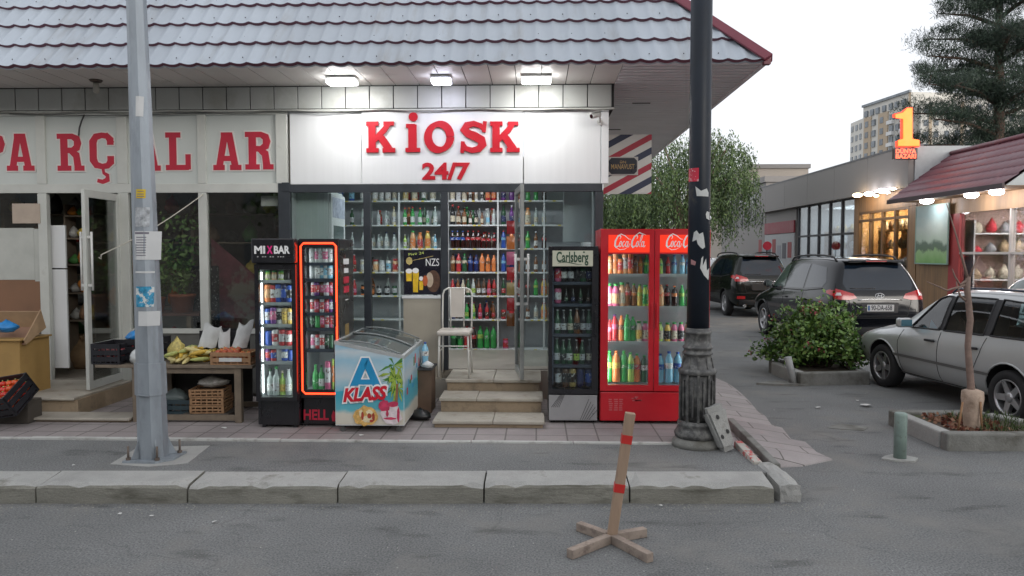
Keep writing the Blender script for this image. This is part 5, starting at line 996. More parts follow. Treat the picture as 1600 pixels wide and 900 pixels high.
# ---------------------------------------------------------------- ice cream chest freezer
fa = PZ(524.5, 677, .15); fb = PZ(631, 678.5, .15); d_ = (fb - fa); wf = d_.length; ang = math.atan2(d_.y, d_.x) + R(2)
fr = empty('ice_cream_freezer', (fa.x, fa.y + .0, .155), ang, 'white ice cream chest freezer with sliding glass lid and beach artwork', 'freezer')
zb0 = .075; zl, zr = 1.075 - .155, .93 - .155; Lf = 1.30
WH = mat('freezer_white', (.62, .64, .65), .35, var=.04)
mb = MB(); pr = [(0, zb0), (wf, zb0), (wf, zr - .03), (0, zl - .03)]; vs = [(x, y, z) for y in (0, Lf) for x, z in pr]
ins = .05; mb.add(vs, [(0, 1, 5, 4), (1, 2, 6, 5), (3, 0, 4, 7), (0, 3, 2, 1), (4, 5, 6, 7)], False)
mb.add([(ins, ins, zl - .031), (wf - ins, ins, zr - .031), (wf - ins, Lf - ins, zr - .031), (ins, Lf - ins, zl - .031), (ins, ins, .38), (wf - ins, ins, .38), (wf - ins, Lf - ins, .38), (ins, Lf - ins, .38)], [(0, 1, 5, 4), (1, 2, 6, 5), (2, 3, 7, 6), (3, 0, 4, 7), (4, 5, 6, 7)], False); mb.build('chest', WH, fr)
def lidz(x): u = x / wf; return zl + (zr - zl) * u + .045 * math.sin(math.pi * u)
RIM = mat('freezer_rim', (.50, .52, .52), .35, metal=.4, var=.08)
mb = MB(); t0 = .028
for y in (0, Lf - t0): mb.add([(x, yy, z) for yy in (y - .003, y + t0) for x, z in ((-.005, zl - .032), (wf + .005, zr - .032), (wf + .005, zr + .002), (-.005, zl + .002))], [(0, 1, 2, 3), (7, 6, 5, 4), (0, 4, 5, 1), (1, 5, 6, 2), (2, 6, 7, 3), (3, 7, 4, 0)])
mb.box((-.004, t0 + .001, zl - .03), (t0, Lf - t0 - .001, zl + .004)); mb.box((wf - t0, t0 + .001, zr - .03), (wf + .004, Lf - t0 - .001, zr + .004)); mb.build('rim', RIM, fr)
GLF = glass('lid_glass', (.80, .86, .87), refl=.12)
for j, (y0, y1, dz) in enumerate(((.03, Lf * .52, 0), (Lf * .48, Lf - .03, .012))):
    mb = MB(); n = 12; xs = [.03 + (wf - .06) * k / n for k in range(n + 1)]; mb.add([(x, y, lidz(x) + dz) for y in (y0, y1) for x in xs], [(k, k + 1, n + 2 + k, n + 1 + k) for k in range(n)], True); lg = mb.build('lid_glass', GLF, fr)
    mb = MB(); mb.tube([(x, y1 - .01 if j == 0 else y0 + .01, lidz(x) + dz) for x in xs], .010, 6); mb.tube([(x, y0 if j == 0 else y1, lidz(x) + dz) for x in xs], .008, 6); mb.build('lid_rail', mat('rail_grey', (.18, .20, .20), .4), lg)
r8 = random.Random(8)
CL = ['white', 'water', 'pink', 'cream', 'silver', 'yellow']
for i in range(5):
    for j in range(7):
        if (i + j) % 2 == 0:
            mb = MB(); mb.box((-.045, -.07, 0), (.045, .07, .05), bv=.012); c_ = CL[r8.randrange(6)]; o = mb.build('ice_cream_pack', GM('ic' + c_, COL[c_]), None); wx, wy = ins + .06 + i * .12, ins + .11 + j * .17
            o.matrix_world = Matrix.Translation(fr.location) @ Matrix.Rotation(ang, 4, 'Z') @ Matrix.Translation((wx, wy, .385)) @ Matrix.Rotation(r8.uniform(-.5, .5), 4, 'Z'); tag(o, f'{CW.get(c_, c_)} wrapped ice cream pack in the freezer, {ORD[j]} row back, {ORD[i]} across', 'ice cream', 'ice cream packs in the chest freezer')
for x, y in ((.06, .06), (wf - .06, .06), (.06, Lf - .06), (wf - .06, Lf - .06)):
    mb = MB(); mb.cyl((x, y - .012, .026), (x, y + .012, .026), .026, n=14); mb.box((x - .015, y - .018, .03), (x + .015, y + .018, zb0)); mb.build('castor', mat('castor', (.10, .10, .10), .5), fr)
# artwork: sky and sea print, palm, big letter, name, waffle and sundae
ART = mat('art_ground', (.5, .6, .65), .4, var=.06, scale=4); N = ART.node_tree.nodes; L = ART.node_tree.links; tc = [n for n in N if n.type == 'TEX_COORD'][0]; hv = [n for n in N if n.type == 'HUE_SAT'][0]
sp = N.new('ShaderNodeSeparateXYZ'); L.new(tc.outputs['Object'], sp.inputs[0]); cr = N.new('ShaderNodeValToRGB'); mr = N.new('ShaderNodeMapRange'); mr.inputs[1].default_value = zb0; mr.inputs[2].default_value = zl; L.new(sp.outputs[2], mr.inputs[0])
ns = N.new('ShaderNodeTexNoise'); ns.inputs['Scale'].default_value = 4; ns.inputs['Detail'].default_value = 5; mp = N.new('ShaderNodeMapping'); mp.inputs['Scale'].default_value = (1, 1, 2.5); L.new(tc.outputs['Object'], mp.inputs[0]); L.new(mp.outputs[0], ns.inputs[0])
ad = N.new('ShaderNodeMath'); ad.operation = 'MULTIPLY_ADD'; ad.inputs[1].default_value = .16; L.new(ns.outputs[0], ad.inputs[0]); L.new(mr.outputs[0], ad.inputs[2]); s2 = N.new('ShaderNodeMath'); s2.operation = 'SUBTRACT'; s2.inputs[1].default_value = .08; L.new(ad.outputs[0], s2.inputs[0]); L.new(s2.outputs[0], cr.inputs[0])
els = cr.color_ramp.elements; els[0].position = 0; els[0].color = (.58, .54, .46, 1); els[1].position = 1; els[1].color = (.16, .40, .56, 1)
for p_, c_ in ((.14, (.60, .58, .50)), (.20, (.12, .42, .50)), (.40, (.04, .35, .48)), (.415, (.18, .46, .58)), (.58, (.50, .58, .62)), (.75, (.30, .50, .62)), (.88, (.52, .60, .64))): e_ = els.new(p_); e_.color = (*c_, 1)
L.new(cr.outputs[0], hv.inputs['Color'])
mb = MB(); mb.prism([(.004, zb0 + .01), (wf - .004, zb0 + .01), (wf - .004, zr - .034), (.004, zl - .034)], -.003, -.0005); art = mb.build('side_artwork', ART, fr)
mb = MB(); mb.box((wf + .0005, .01, zb0 + .01), (wf + .003, Lf - .01, zr - .034)); art2 = mb.build('front_artwork', ART, fr)
def ap(name, m, polys, d, par=art):
    mb = MB()
    for i, p in enumerate(polys): mb.prism([(wf * u, zb0 + (zl - zb0) * v) for u, v in p], -.003 - d - i * .0001, -.003 - d + .0004)
    return mb.build(name, m, par)
PG = [mat('palm_green', (.06, .20, .03), .5, var=.5, scale=20), mat('palm_lime', (.30, .42, .06), .5, var=.4, scale=20)]
r7 = random.Random(12)
def blade(cx_, cy_, a, l, w_): # a pinnate blade
    c, s = math.cos(a), math.sin(a); return [(cx_, cy_), (cx_ + c * l * .5 - s * w_, cy_ + s * l * .5 + c * w_), (cx_ + c * l, cy_ + s * l - .03), (cx_ + c * l * .5 + s * w_, cy_ + s * l * .5 - c * w_)]
pol_ = [[], []]
for k in range(60):
    bx, by = r7.choice(((.82, .62), (.86, .72), (.88, .55), (.92, .45))); a = r7.uniform(0, 6.28); b_ = blade(bx, by, a, r7.uniform(.10, .26), .014); b_ = [(min(.985, max(.60, u)), min(.80, max(.28, v))) for u, v in b_]; pol_[k % 2].append(b_)
ap('palm_print', PG[0], pol_[0], .0006); ap('palm_print', PG[1], pol_[1], .0010 + .003); ap('trunk_print', mat('pr_trunk', (.25, .12, .06), .6), [[(.87, .26), (.91, .26), (.92, .5), (.89, .5)]], .008)
AB = mat('pr_blue_letter', (.02, .26, .50), .4); dep = .009
Mf = Matrix.Translation((0, -.003 - dep, 0)) @ RX
zv = lambda v: zb0 + (zl - zb0) * v
def big(mb, w_, z0, z1): mb.stroke([(wf * .23, zv(.38)), (wf * .43, zv(.76)), (wf * .46, zv(.76)), (wf * .66, zv(.38))], w_, z0, z1, Mf); mb.stroke([(wf * .33, zv(.52)), (wf * .57, zv(.52))], w_ * .7, z0, z1 + .0003, Mf)
mb = MB(); big(mb, .105, 0, .001); mb.build('letter_outline', LWH, art); mb = MB(); big(mb, .075, .0016, .0026); mb.build('letter', AB, art)
Mk = Matrix.Translation((wf * .44, -.003 - dep - .0035, zv(.37))) @ Matrix.Rotation(R(-4), 4, 'Y') @ RX
o = text('KLASS', .19, LWH, art, Mk @ Matrix.Translation((0, 0, -.0008)), name='name_outline', depth=.0005, offset=.022, shear=.30, width=wf * .70); text('KLASS', .18, mat('pr_red', (.58, .012, .03), .4), art, Mk @ Matrix.Translation((0, 0, .0012)), name='name', depth=.0006, offset=.008, shear=.30, width=wf * .655)
def blob(cx_, cy_, rx, ry, n=18, j=.15): return [(cx_ + rx * math.cos(6.283 * k / n) * r7.uniform(1 - j, 1 + j), cy_ + ry * math.sin(6.283 * k / n) * r7.uniform(1 - j, 1 + j)) for k in range(n)]
ap('waffle_print', mat('pr_waffle', (.62, .38, .12), .5, var=.35, scale=30), [blob(.45, .12, .17, .115), blob(.36, .11, .09, .09)], .0145); ap('cream_print', mat('pr_cream', (.72, .62, .40), .5, var=.2, scale=30), [blob(.47, .08, .08, .04), blob(.50, .16, .05, .03), blob(.38, .15, .03, .04)], .0160); ap('berry_print', mat('pr_berry', (.36, .05, .03), .5, var=.4, scale=40), [blob(.40, .12, .02, .05), blob(.50, .12, .03, .03), blob(.56, .11, .02, .05), blob(.53, .06, .03, .015)], .0175)
ap('sundae_print', mat('pr_sundae', (.66, .58, .60), .5, var=.2, scale=25), [blob(.82, .14, .15, .13)], .0145); ap('sauce_print', mat('pr_sauce', (.50, .04, .10), .5, var=.3, scale=20), [blob(.72, .24, .08, .07), blob(.85, .26, .07, .035), blob(.92, .13, .02, .09), blob(.80, .09, .09, .015), blob(.76, .15, .02, .04)], .0160)
mb = MB()
for k in range(12): y = .15 + k * .09; z = .35 + .25 * r7.random(); mb.cur = k % 3; mb.box((wf + .0031, y, z), (wf + .0036 + k * .0001, y + .07, z + r7.uniform(.03, .12)))
mb.build('front_print', [mat('pr_red', (.58, .012, .03)), AB, PG[0]], art2)
# ---------------------------------------------------------------- produce in front of the grocery
WB = mat('table_wood', (.17, .135, .10), .8, var=.2, scale=8, bump=.2); WC = mat('crate_wood', (.31, .175, .09), .8, var=.2, scale=12, dirt=((.24, .15, .08), .55, .7, 10))
BPL = mat('crate_black', (.014, .014, .018), .45, var=.2)
Yt = 7.60; tz = PY(300, 571, Yt).z; tx0, tx1 = PY(148, 571, Yt).x, PY(394, 571, Yt).x
t = wempty('market_table', ((tx0 + tx1) / 2, 7.95, .158), 'rough wooden market table carrying crates in front of the grocery window', 'table')
mb = MB()
for k in range(5): mb.box((tx0 + rnd.uniform(0, .02), Yt + k * .165, tz - .03), (tx1, Yt + k * .165 + .16, tz + rnd.uniform(-.002, .002)), bv=.003)
mb.build('table_top', WB, t)
for x in (PY(210, 600, Yt).x, PY(370, 600, Yt).x):
    for y in (Yt + .05, Yt + .75): mb = MB(); mb.box((x - .035, y - .03, .160), (x + .035, y + .03, tz - .031)); mb.build('leg', WB, t)
xa, xb = PY(210, 600, Yt).x, PY(370, 600, Yt).x
for y in (Yt + .05, Yt + .75): mb = MB(); mb.box((xa + .036, y - .02, .18), (xb - .036, y + .02, .235)); mb.box((xa + .036, y - .015, tz - .09), (xb - .036, y + .015, tz - .032)); mb.build('rail', WB, t)
def crate(name, loc, sz, m, label, rot=(0, 0, 0), slats=3, solid=False, cat='crate', th=.012):
    o = empty(name, loc, 0, label, cat, rot=rot); w_, d_, h_ = sz; mb = MB(); mb.box((-w_ / 2, -d_ / 2, 0), (w_ / 2, d_ / 2, th)); mb.build('bottom', m, o); mb = MB(); gap = .018
    if solid: slats = 1; gap = 0
    sh_ = (h_ - th - gap * slats) / slats
    for k in range(slats):
        z0 = th + gap + k * (sh_ + gap) if not solid else th
        for s in (-1, 1): mb.box((-w_ / 2, s * d_ / 2 - (th if s > 0 else 0), z0), (w_ / 2, s * d_ / 2 + (0 if s > 0 else th), z0 + sh_)); mb.box((s * w_ / 2 - (th if s > 0 else 0), -d_ / 2 + th + .001, z0), (s * w_ / 2 + (0 if s > 0 else th), d_ / 2 - th - .001, z0 + sh_))
    for sx in (-1, 1):
        for sy in (-1, 1): mb.box((sx * (w_ / 2 - th) - .014, sy * (d_ / 2 - th) - .014, th), (sx * (w_ / 2 - th) + .012, sy * (d_ / 2 - th) + .012, h_ + .002))
    if not solid:
        for k in range(1, 6): mb.box((-w_ / 2 + w_ * k / 6 - .006, -d_ / 2 + .003, th), (-w_ / 2 + w_ * k / 6 + .006, -d_ / 2 + th - .002, h_ - .003))
    mb.build('sides', m, o); return o
def world(o): 
    M = Matrix.Translation(o.location) @ o.rotation_euler.to_matrix().to_4x4(); return M
def fruit(name, mats_, n, o, sz, r, z0, lab, grp, seed, cat, stem=None):
    r_ = random.Random(seed); M = world(o); protos = []
    for c in mats_:
        mb = MB(); mb.sphere((0, 0, 0), r, 10, (1, 1, .86)); me = mb.mesh(name, c); protos.append(me)
    sm = None
    if stem: mb = MB(); mb.lathe([(r * .22, 0), (r * .10, r * .18), (r * .26, r * .34)], (0, 0, r * .78), 6); sm = mb.mesh('stem', stem)
    nx = int(sz[0] / (2 * r)); ny = int(sz[1] / (2 * r)); k = 0
    for L_ in range(3):
        for i in range(nx):
            for j in range(ny):
                if k >= n: return
                x = -sz[0] / 2 + r + (sz[0] - 2 * r) * i / max(1, nx - 1) + r_.uniform(-.006, .006) + (r * .4 if L_ % 2 else 0); y = -sz[1] / 2 + r + (sz[1] - 2 * r) * j / max(1, ny - 1) + r_.uniform(-.006, .006)
                if abs(x) > sz[0] / 2 - r * .8: x *= .9
                z = z0 + r + L_ * r * 1.25 + r_.uniform(0, .008)
                f = bpy.data.objects.new(name, protos[r_.randrange(len(protos))]); C.objects.link(f); f.location = M @ Vector((x, y, z)); f.rotation_euler = (r_.uniform(-.5, .5), r_.uniform(-.5, .5), r_.uniform(0, 6)); tag(f, lab, cat, grp)
                if sm: s_ = bpy.data.objects.new('stem', sm); C.objects.link(s_); s_.parent = f
                k += 1
TOM = [mat('tomato', (.52, .03, .015), .25, var=.2, scale=30), mat('tomato_orange', (.60, .08, .015), .25, var=.2, scale=30)]; POM = [mat('pomegranate', (.30, .03, .04), .4, var=.35, scale=25), mat('pomegranate_dull', (.20, .04, .04), .45, var=.35, scale=25)]
p = PY(164, 567, Yt); ca = crate('produce_crate', (p.x, Yt + .22, tz + .004), (.31, .42, .215), BPL, 'black plastic crate of pomegranates at the left end of the table', slats=3); fruit('pomegranate', POM, 24, ca, (.27, .38), .042, .02, 'round dull red pomegranate in the black crate at the table end', 'pomegranates in the left crate', 3, 'fruit', POM[1])
p = PY(203, 560, Yt); cb = crate('produce_crate', (p.x + .02, Yt + .34, tz + .004), (.30, .40, .25), BPL, 'second black plastic crate of pomegranates, partly behind the grey pole'); fruit('pomegranate', POM, 21, cb, (.26, .36), .042, .07, 'round pomegranate in the crate partly behind the grey pole', 'pomegranates in the crate behind the pole', 4, 'fruit', POM[1])
def bag(name, c, w_, d_, h_, m, label, seed, up=1.0, cat='bag', n=14):
    r_ = random.Random(seed); mb = MB(); rows = 9; vs = []
    for i in range(rows):
        u = i / (rows - 1); rad = (math.sin(math.pi * min(1, u * .9 + .12)) ** .6) * (1 - .55 * u ** 3 * up)
        for k in range(n):
            a = 6.283 * k / n; j = 1 + r_.uniform(-.14, .14) + .10 * math.sin(a * 3 + seed + u * 4)
            vs.append((c[0] + math.cos(a) * w_ / 2 * rad * j, c[1] + math.sin(a) * d_ / 2 * rad * j, c[2] + h_ * u + (r_.uniform(-.03, .03) * h_ * 3 * u * u if i else 0)))
    fs = [(i * n + k, i * n + (k + 1) % n, (i + 1) * n + (k + 1) % n, (i + 1) * n + k) for i in range(rows - 1) for k in range(n)] + [tuple(reversed(range(n))), tuple((rows - 1) * n + k for k in range(n))]
    mb.add(vs, fs, True); return tag(mb.build(name, m), label, cat)
PB = mat('bag_blue', (.02, .20, .50), .35, var=.2, scale=10); PWH = mat('bag_white', (.52, .54, .54), .4, var=.12, scale=12); PYL = mat('bag_yellow', (.46, .38, .12), .5, var=.4, scale=40)
p = PY(197, 527, 8.0); bag('plastic_bag', (cb.location.x - .10, cb.location.y, tz + .22), .26, .26, .14, PB, 'crumpled bright blue plastic bag on top of the pomegranate crate', 3)
p = PY(207, 563, Yt); bag('plastic_bag', (PY(208, 563, 7.62).x, 7.70, tz + .002), .16, .14, .17, PWH, 'whitish plastic bag on the table beside the grey pole', 5)
# loose corn cobs and bananas heap
CORN = [mat('corn_husk', (.38, .42, .14), .7, var=.25, scale=20), mat('corn_yellow', (.55, .36, .05), .5, var=.2, scale=60), mat('corn_pale', (.58, .50, .22), .6, var=.2, scale=40)]
r_ = random.Random(31); xa, xb = PY(256, 565, Yt).x, PY(322, 565, Yt).x
cobs = []
for c_ in CORN:
    mb = MB(); mb.lathe([(.006, -.10), (.020, -.07), (.024, 0), (.019, .06), (.007, .10)], n=8); cobs.append(mb.mesh('cob', c_))
mb = MB(); mb.prism([(-.02, 0), (.0, .01), (.02, 0), (.012, -.12), (-.004, -.16)], -.004, .004); husk = mb.mesh('husk', CORN[0])
for k in range(58):
    o = bpy.data.objects.new('corn_cob', cobs[(0, 1, 1, 2, 2)[r_.randrange(5)]]); C.objects.link(o); x = r_.uniform(xa + .03, xb - .03); y = Yt + .07 + r_.uniform(0, .42); dd = abs((x - xa) / (xb - xa) - .5)
    o.location = (x, y, tz + .026 + r_.uniform(0, .15 - .16 * dd) * (1 if k > 10 else .1)); o.rotation_euler = (R(90) + r_.uniform(-.4, .4), r_.uniform(-.3, .3), r_.uniform(-1.2, 1.2)); tag(o, 'yellow corn cob in the loose heap on the market table', 'corn', 'corn cobs heaped on the market table')
    h = bpy.data.objects.new('husk', husk); C.objects.link(h); h.parent = o
bag('mesh_sack', (PY(264, 560, 7.7).x, 7.88, tz + .02), .20, .18, .24, PYL, 'yellow mesh sack standing behind the heap of corn', 9)
p = PY(359, 568, Yt); cw = crate('wooden_crate', (p.x, Yt + .17, tz + .004), (.43, .30, .13), WC, 'low wooden crate with orange persimmons at the right end of the table', slats=2)
mb = MB(); mb.box((-.12, -.156, .035), (.12, -.151, .075)); mb.build('paper_label', PAP, cw)
fruit('persimmon', [mat('persimmon', (.50, .13, .03), .35, var=.2, scale=20), mat('persimmon_red', (.40, .08, .03), .35, var=.2, scale=20)], 28, cw, (.40, .26), .033, .05, 'orange persimmon in the low wooden crate', 'persimmons in the wooden crate', 8, 'fruit', CORN[0])
p = PY(351, 545, 8.1); cc_ = crate('produce_crate', (p.x, 8.12, tz + .004), (.44, .30, .32), BPL, 'tall black plastic crate standing behind the white bags')
def sack(px, py, w_, h_, lab, seed, ln=0, m=PWH): 
    p = PY(px, py, 7.93); r_ = random.Random(seed); vs = []; n = 6; rr = 7
    mb = MB()
    for side in (0, 1):
        for i in range(rr):
            for k in range(n):
                u = k / (n - 1); v = i / (rr - 1); bul = math.sin(math.pi * u) * (1 - v * .8); vs.append((p.x + (u - .5) * w_ * (1 - .25 * v * (1 if k < 3 else -.4)) + ln * v, 7.93 + (.045 * bul + .006) * (1 if side else -1) + r_.uniform(-.006, .006), tz + .15 + h_ * v + r_.uniform(-.01, .01) + (.03 * math.sin(u * 5 + seed) if i == rr - 1 else 0)))
    fs = [(s * rr * n + i * n + k, s * rr * n + i * n + k + 1, s * rr * n + (i + 1) * n + k + 1, s * rr * n + (i + 1) * n + k) for s in (0, 1) for i in range(rr - 1) for k in range(n - 1)]
    mb.add(vs, fs, True); return tag(mb.build('paper_bag', m), lab, 'bag')
sack(323, 540, .20, .24, 'creased white bag leaning left in front of the tall black crate', 1, .06); sack(350, 540, .13, .19, 'small grey-white packet between the two white bags', 2, 0, PAP); sack(374, 540, .17, .27, 'upright white bag leaning right beside the black crate', 3, .07)
p = PY(330, 642, 7.85)
for k in range(3): crate('wooden_crate', (p.x + (.0, .008, -.006)[k], 7.86, PY(330, 645, 7.85).z + .02 + k * .088 - .0), (.36, .28, .082), WC, f"weathered wooden slat crate under the table, {('lowest', 'middle', 'topmost')[k]} of its stack", rot=(0, 0, R((4, 1, 6)[k])), slats=2)
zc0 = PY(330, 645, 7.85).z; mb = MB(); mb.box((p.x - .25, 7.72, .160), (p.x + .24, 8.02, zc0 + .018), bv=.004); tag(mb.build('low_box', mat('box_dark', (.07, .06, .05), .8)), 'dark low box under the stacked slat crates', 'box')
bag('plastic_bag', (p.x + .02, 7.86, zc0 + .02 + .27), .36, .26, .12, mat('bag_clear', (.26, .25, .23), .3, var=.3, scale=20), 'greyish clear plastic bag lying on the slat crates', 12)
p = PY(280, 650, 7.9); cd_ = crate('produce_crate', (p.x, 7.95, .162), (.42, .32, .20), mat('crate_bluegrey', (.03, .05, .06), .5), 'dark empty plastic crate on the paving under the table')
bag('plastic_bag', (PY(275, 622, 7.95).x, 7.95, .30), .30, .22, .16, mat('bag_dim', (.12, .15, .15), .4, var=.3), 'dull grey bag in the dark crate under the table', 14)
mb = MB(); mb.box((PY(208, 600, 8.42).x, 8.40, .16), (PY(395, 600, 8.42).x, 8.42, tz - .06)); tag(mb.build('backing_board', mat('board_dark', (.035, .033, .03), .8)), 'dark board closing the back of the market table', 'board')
# tilted crate of tomatoes, yellow stand with a carton at the left edge
p = PY(5, 640, 7.30); ct = crate('produce_crate', (p.x - .06, 7.45, .36), (.50, .40, .24), BPL, 'black plastic crate full of red tomatoes tilted towards the footway', rot=(R(32), R(-10), R(-8)), slats=3); fruit('tomato', TOM, 70, ct, (.45, .35), .036, .05, 'ripe red tomato in the tilted crate', 'tomatoes in the tilted crate', 5, 'tomato', CORN[0])
mb = MB(); mb.box((p.x - .30, 7.50, .16), (p.x + .12, 7.72, .40), bv=.01); tag(mb.build('prop_box', mat('box_dark', (.07, .06, .05), .8)), 'dark box propping up the tilted tomato crate', 'box')
YW = mat('yellow_wood', (.34, .21, .07), .7, var=.12, scale=4, dirt=((.30, .17, .06), .6, .75, 5)); x1_ = PY(31, 560, 7.95).x
t = wempty('yellow_stand', (x1_ - .3, 8.2, .16), 'yellow plywood stand beside the grocery door at the left edge', 'stand')
zt_ = PY(20, 530, 7.95).z; mb = MB(); mb.box((x1_ - .75, 7.95, .16), (x1_, 8.45, zt_ - .022)); mb.build('body', YW, t); mb = MB(); mb.box((x1_ - .78, 7.92, zt_ - .021), (x1_ + .03, 8.46, zt_), bv=.004); mb.build('top', YW, t)
CARD = mat('cardboard', (.36, .24, .14), .85, var=.12, scale=8); CARDR = mat('cardboard_inside', (.26, .15, .10), .85, var=.12)
o = empty('cardboard_tray', (x1_ - .22, 8.15, zt_ + .0), 0, 'open cardboard tray tipped up on the yellow stand', 'tray', rot=(R(24), 0, 0)); mb = MB(); mb.box((-.36, -.18, .01), (.26, .20, .018)); mb.build('bottom', CARDR, o)
mb = MB(); mb.box((-.36, .20, .01), (.26, .212, .22)); mb.prism([(-.18, .01), (.20, .01), (.212, .24), (-.10, .10), (-.18, .07)], .26, .272, 'x'); mb.build('walls', CARD, o)
bag('plastic_bag', (x1_ - .20, 8.03, zt_ + .07), .24, .20, .14, PB, 'blue plastic bag in the cardboard tray', 17)
# small box with bottles between freezer and kiosk steps
p = PY(661, 640, 8.2); mb = MB(); zb1 = PY(661, 577, 8.2).z; t = wempty('side_box', (p.x, 8.3, .16), 'brown wooden box beside the kiosk steps with bottles on top', 'box')
mb.box((p.x - .15, 8.15, .16), (p.x + .10, 8.5, zb1)); mb.build('body', mat('box_brown', (.12, .075, .05), .8, var=.25), t); mb = MB(); mb.box((p.x - .17, 8.12, zb1 + .001), (p.x + .12, 8.52, zb1 + .02)); mb.build('lid', GAP, t)
o = place(('big', 'water', 'white', 'blue'), p.x + .02, 8.25, zb1 + .021, .28, 'x', 0, 0, ''); o['label'] = 'pale blue water bottle on the brown box beside the kiosk steps'; del o['group']
bag('plastic_bag', (p.x - .10, 8.3, zb1 + .021), .14, .14, .30, mat('bag_frost', (.42, .45, .45), .3), 'tall clear bag beside the water bottle on the brown box', 21, 1.2)
bag('plastic_bag', (p.x + .06, 8.16, zb1 + .021), .14, .10, .08, PWH, 'crumpled white bag beside the water bottle', 23)
bag('bin_bag', (PY(658, 660, 7.9).x, 7.85, .160), .26, .22, .12, mat('bag_black', (.015, .015, .016), .3, var=.3), 'small black bin bag on the paving beside the lowest step', 22)
# ---------------------------------------------------------------- inside the grocery window: pots, plants, cloths, goods
def foliage(name, pts, size, ms, parent=None, seed=0, lean=None, asp=.45, label=None):
    r = np.random.RandomState(seed); P = np.array(pts, float); n = len(P); d = r.normal(size=(n, 3)); 
    if lean is not None: d = d * .45 + np.array(lean)
    d /= np.linalg.norm(d, axis=1)[:, None]; u = np.cross(d, r.normal(size=(n, 3))); u /= np.linalg.norm(u, axis=1)[:, None] + 1e-9
    s = size * r.uniform(.6, 1.25, (n, 1)); V = np.stack([P, P + d * s * .5 + u * s * asp * .5, P + d * s, P + d * s * .5 - u * s * asp * .5], 1).reshape(-1, 3)
    me = bpy.data.meshes.new(name); me.vertices.add(4 * n); me.vertices.foreach_set('co', V.ravel()); me.loops.add(4 * n); me.loops.foreach_set('vertex_index', np.arange(4 * n, dtype=np.int32)); me.polygons.add(n); me.polygons.foreach_set('loop_start', np.arange(0, 4 * n, 4, dtype=np.int32))
    for m in ms: me.materials.append(m)
    me.polygons.foreach_set('material_index', r.choice(len(ms), n, p=None).astype(np.int32)); me.update(calc_edges=True)
    o = bpy.data.objects.new(name, me); C.objects.link(o); attach(o, parent)
    return o
LFP = [mat('leaf_potted', (.10, .20, .05), .5, var=.4, scale=8), mat('leaf_potted_pale', (.18, .27, .09), .5, var=.4, scale=8)]
TER = mat('terracotta', (.34, .11, .06), .8, var=.15)
yp = 9.5; mb = MB(); zt_ = PY(270, 488, yp).z; mb.box((PY(228, 488, yp).x, 9.3, zt_ - .03), (PY(322, 488, yp).x, 9.9, zt_)); t = wempty('window_bench', (PY(270, 488, yp).x, 9.6, .36), 'reddish bench inside the grocery window under the plant pots', 'bench'); mb.build('bench_top', mat('bench_red', (.12, .05, .04), .7), t); 
for px in (245, 305):
    mb = MB(); x = PY(px, 500, yp).x; mb.box((x - .03, 9.32, .362), (x + .03, 9.38, zt_ - .031)); mb.build('leg', WB, t)
for px, w_, h_, lab, hh in ((285, .28, .24, 'long terracotta trough with a leafy green plant inside the grocery window', 1.05), (247, .16, .20, 'small terracotta pot at the left end of the window bench', .5)):
    x = PY(px, 470, yp).x; t = wempty('potted_plant', (x, yp, zt_), lab, 'plant'); mb = MB(); mb.lathe([(w_ * .42, .002), (w_ * .55, h_ * .85), (w_ * .60, h_ * .86), (w_ * .60, h_), (w_ * .5, h_)], (x, yp, zt_), 16); mb.build('pot', TER, t); r_ = random.Random(px); pts = []
    for s_ in range(11):
        a = r_.uniform(0, 6.28); tip = Vector((x + math.cos(a) * .24 * hh, yp + math.sin(a) * .18, zt_ + h_ + hh * r_.uniform(.35, 1))); b0 = Vector((x, yp, zt_ + h_))
        for q in range(40): f = r_.random() ** .6; pts.append(tuple(b0.lerp(tip, f) + Vector([r_.gauss(0, .045) for _ in range(3)])))
    foliage('leaves', pts, .09, LFP, t, px); mb = MB(); mb.tube([(x, yp, zt_ + h_ - .02), (x + .02, yp, zt_ + h_ + hh * .8)], .008); mb.build('stem', WB, t)
SPEC = mat('cloth_speckled', (.02, .02, .025), .9, dirt=((.5, .5, .5), .60, .62, 45)); x0_, x1_ = PY(298, 430, 9.75).x, PY(345, 520, 9.75).x
mb = MB(); mb.add([(x0_ + (x1_ - x0_) * k / 8, 9.75 + .03 * math.sin(k * 2.1), PY(300, z, 9.75).z) for z in (560, 415) for k in range(9)], [(k, k + 1, 10 + k, 9 + k) for k in range(8)], True); o = mb.build('speckled_cloth', SPEC); tag(o, 'black and white speckled cloth hanging inside the grocery window', 'cloth')
mb = MB(); mb.add([PY(330, 372, 9.8), PY(420, 448, 9.8), PY(435, 560, 9.85), PY(330, 560, 9.85), PY(330, 430, 9.82)], [(0, 1, 2, 3, 4)]); tag(mb.build('draped_sheet', mat('sheet_burgundy', (.13, .035, .05), .9, var=.5, scale=5, dirt=((.17, .15, .13), .52, .6, 3))), 'burgundy and grey patterned sheet draped inside the right grocery window', 'cloth')
mb = MB(); mb.box((PY(408, 320, 9.2).x, 9.2, PY(408, 322, 9.2).z), (PY(434, 306, 9.2).x, 9.205, PY(434, 306, 9.2).z)); tag(mb.build('window_notice', PAP), 'small white notice at the top of the right grocery window', 'notice')
p0, p1 = PY(20, 349, 8.995), PY(62, 318, 8.995); mb = MB(); mb.box((p0.x, 8.99, p0.z), (p1.x, 9.02, p1.z)); tag(mb.build('carton_board', mat('carton_pink', (.40, .33, .27), .8)), 'pinkish carton board taped over the far left grocery glass', 'board')
